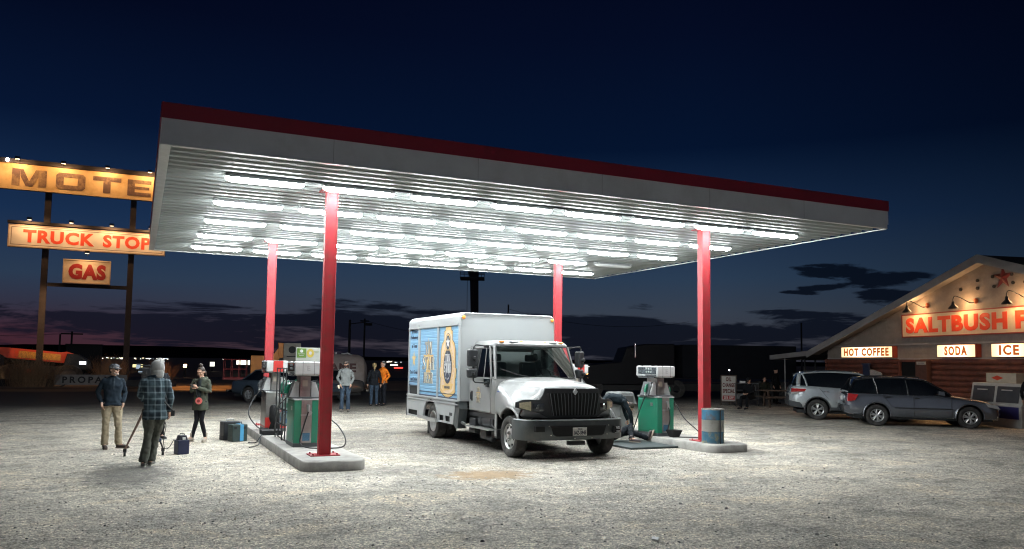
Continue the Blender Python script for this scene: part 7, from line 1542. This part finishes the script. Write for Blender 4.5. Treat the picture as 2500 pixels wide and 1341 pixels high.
pole((17.7, 61.9, 0), 5.6, 'dark pole with a lamp arm just right of the near column', None, True, .14); pole((22.8, 76.1, 0), 6.5, 'bare dark pole right of the lamp pole', .5)
pole((37.4, 69.2, 0), 8.3, 'dark pole end above the truck box'); pole((-7.3, 79.2, 0), 4.0, 'short leaning pole left of the dark shed', None, False, .1); pole((-7.0, 90.2, 0), 4.6, 'pole with a crossarm above the dark shed', 1.1)
pole((74, 62, 0), 7.2, 'thin pole against the low clouds on the right')
def wire(p, q, sag, lab): b = MB(); b.tube([tuple(Vector(p).lerp(Vector(q), i/14)-Vector((0, 0, sag*4*(i/14)*(1-i/14)))) for i in range(15)], .02, 4); tag(b.build('overhead_wire', m_sil), lab, 'wire')
wire((22.8, 76.1, 6.3), (48, 90, 7.5), 1.6, 'thin wire dropping right from the bare pole'); wire((-7, 90.2, 4.4), (-30, 88, 4.6), .6, 'wire running left from the crossarm pole'); wire((37.4, 69.2, 7.8), (60, 66, 7), 1.2, 'wire running right above the truck box')
t = empty('shed', (-5.7, 89.5, 0), 0, 'dark flat-roofed shed silhouetted on the left horizon', 'shed'); b = MB(); b.box((-1.75, 0, 0), (1.75, 3, 3.05)); b.build('wall', m_sil, t); b = MB(); b.box((-1.85, -.2, 3.05), (1.85, 3.2, 3.2)); b.build('roof', m_sil, t)
# distant tree clumps, mesa
def farbush(loc, w, h, n, label):
    b = MB(); b.cyl((0, 0, 0), (0, 0, h*.5), .15, .08, 6)
    tk = b
    for _ in range(n):
        a, r_ = random.random()*6.28, random.random()**.5; x = w*r_*cos(a); y = w*.4*r_*sin(a); zt = h*(1-.55*(abs(x)/w)**1.6)*(.86+.2*noise.noise((x*.8, loc[0], 0))); z = random.random()**.6*zt
        d = Vector((random.uniform(-1, 1), random.uniform(-1, 1), random.uniform(-.4, 1))).normalized()*.28; s = Vector((random.uniform(-1, 1), random.uniform(-1, 1), random.uniform(-1, 1))).normalized()*.13
        b.add([(x, y, z), tuple(Vector((x, y, z))+d+s), tuple(Vector((x, y, z))+d*1.5-s)], [(0, 1, 2)])
    o = b.build('tree_clump', mat('far_leaf', (.02, .028, .02), .9)); o.location = loc; tag(o, label, 'tree')
farbush((-22, 92, 0), 8, 3.6, 2600, 'dark tree clump on the far left horizon above the telehandler'); farbush((-9.5, 70, 0), 6, 1.9, 1500, 'low scrub clump left of the dark shed')
def hill(name, pts, y, dep, col):
    b = MB(); n = len(pts); P = pts
    b.add([(x, y, -2) for x, h in P]+[(x, y+dep*.25, h) for x, h in P]+[(x, y+dep, h*.9) for x, h in P]+[(x, y+dep*1.6, -2) for x, h in P], [(r*n+i, r*n+i+1, (r+1)*n+i+1, (r+1)*n+i) for r in range(3) for i in range(n-1)])
    tag(b.build(name, mat('far_hill', col, 1.0, spec=0.), smooth=True), kind='structure')
hp = []
for i in range(60):
    x = -2600+i*150; az_ = math.degrees(math.atan2(x, 3000)); h = 14+26*max(0, min(1, (az_+14)/7))*max(0, min(1, (14-az_)/9))+4*noise.noise((i*.31, 0, 0))+10*max(0, (az_-30)/20)
    hp.append((x, h))
hill('hills', hp, 3000, 500, (.010, .012, .018))
# town lights: a scatter nobody could count
b = MB()
def px_dir(px): a = math.atan((px-1250)/1951.6)+RAD(24.99); return sin(a), cos(a)
for k in range(62):
    px = random.choice((random.gauss(300, 45), random.gauss(365, 30), random.uniform(210, 600), random.uniform(230, 420)))
    if k < 12: px = random.uniform(940, 992)
    dxx, dyy = px_dir(px); D = random.uniform(520, 640); w_ = random.uniform(.12, .45)*(2.2 if random.random() < .12 else 1); h_ = random.uniform(.12, .34); z = .25+random.random()*.7
    x, y = -.2+dxx*D, -12.4+dyy*D; b.mi = random.choice((0, 0, 1, 2)); b.box((x-w_, y-.3, z), (x+w_, y+.3, z+h_))
tag(b.build('town_lights', [mat('town_white', (1, 1, 1), .5, emit=(1, .95, .85), es=5), mat('town_warm', (1, .8, .5), .5, emit=(1, .78, .5), es=3), mat('town_cool', (.8, .9, 1), .5, emit=(.8, .9, 1), es=1.6)]), kind='stuff')
def lit(px, py, depth, w, h, col, es, name, label, cat='lit sign'):
    q = px_dir(px); D = depth; x, y = -.2+q[0]*D, -12.4+q[1]*D; hor = 866+px*.014; z = 1.87+(hor-py)*depth*cos(math.atan((px-1250)/1951.6))/1951.6*1.0
    e = empty(name, (x, y, 0), -math.atan2(q[0], q[1]), label, cat)
    b = MB(); b.box((-w/2, -.1, z-h/2), (w/2, .1, z+h/2)); b.build('lit_panel', mat('lit_'+'%d%d%d' % tuple(int(c*9) for c in col)+str(int(es*10)), (.8, .8, .8), .5, emit=col, es=es), e)
    b = MB(); b.box((-w/2-.1, -.05, z-h/2-.1), (w/2+.1, .15, z-h/2)); b.cyl((0, .05, 0), (0, .05, max(.2, z-h/2)), .08, n=6); b.build('stand', m_sil, e)
lit(342, 893, 110, 1.15, .36, (1, .85, .4), 1.4, 'roadside_sign', 'small glowing yellow roadside sign between the crew members')
lit(523, 889, 118, .60, .6, (1, 1, .85), 1.6, 'roadside_sign', 'small pale square lit sign beyond the woman with the phone')
lit(598, 885, 100, 1.5, .50, (1, .95, .75), 2.2, 'roadside_sign', 'wide glowing white sign above the red lift basket')
lit(457, 893, 80, .28, .28, (1, .55, .25), 12, 'street_lamp', 'glowing orange lamp low on the horizon beyond the woman with the phone', 'lamp')
lit(976, 898, 150, 1.6, .22, (1, .05, .03), 3.0, 'tail_lights', 'row of red vehicle lights on the horizon left of the truck', 'lights')
lit(965, 891, 210, 1.9, .25, (1, .9, .7), 3.0, 'yard_lights', 'row of white lights above the red ones left of the truck', 'lights')
# ---------------- black semi tractor right of the truck ----------------
t = empty('semi_truck', (24.6, 25.8, 0), RAD(-20), 'black semi truck lost in the dark behind the right pumps with one chrome stack', 'truck')
mb2 = mat('semi_black', (.005, .0055, .008), .6, spec=.25)
b = MB(); b.prism([(-2.6, .7), (-2.6, 1.5), (-2.4, 1.75), (-.4, 1.95), (-.1, 2.75), (.9, 2.95), (2.6, 2.98), (2.6, .7)], -1.15, 1.15); b.build('cab', mb2, t, bevel=.06)
b = MB(); b.box((3.0, -1.25, 1.1), (9.5, 1.25, 2.95)); b.build('trailer', mat('trailer_grey', (.010, .011, .015), .8, spec=.15), t, bevel=.03)
b = MB(); b.box((-2.4, -1.0, .4), (9.0, 1.0, .8)); b.build('chassis', m_dk, t)
b = MB(); b.cyl((.35, -1.25, 2.2), (.35, -1.25, 2.98), .06); b.build('exhaust_stack', m_chr, t, smooth=True)
for x in (-1.9, 1.6, 2.7, 7.4, 8.5):
    for s in (-1, 1): b = MB(); b.lathe([(.2, -.14), (.48, -.14), (.5, -.1), (.5, .1), (.48, .14), (.2, .14)], 24, c=(x, s*1.0, .5), ax='y'); b.build('tyre', m_tyre, t, smooth=True, angle=30)
b = MB(); b.box((-2.64, -.95, .95), (-2.58, -.7, 1.12)); b.ball((-2.3, -1.17, 1.3), .06, 8, 6); b.build('marker_lamp', mat('marker_lit', (1, .5, .2), .4, emit=(1, .5, .15), es=4), t, smooth=True)
b = MB(); b.ball((-2.2, -1.2, 1.65), .07, 8, 6); b.ball((-2.25, -1.2, 1.05), .06, 8, 6); b.build('chrome_trim', m_chr, t, smooth=True)
# small lamp on the cart and handheld light by the seated people
for nm, p, lab in (('work_lamp', (25.0, 17.4, 1.62), 'small bright white lamp above the oil change board'), ('work_lamp', (28.9, 16.9, 1.55), 'small lamp on a stand by the porch post')):
    e = empty(nm, (p[0], p[1], 0), 0, lab, 'lamp'); b = MB(); b.cyl((0, 0, 0), (0, 0, p[2]), .015, n=6); b.build('stand', m_sil, e); b = MB(); b.ball((0, 0, p[2]), .03, 10, 8); b.build('bulb', mat('lamp_white', (1, 1, 1), .5, emit=(.95, .97, 1), es=14), e, smooth=True)
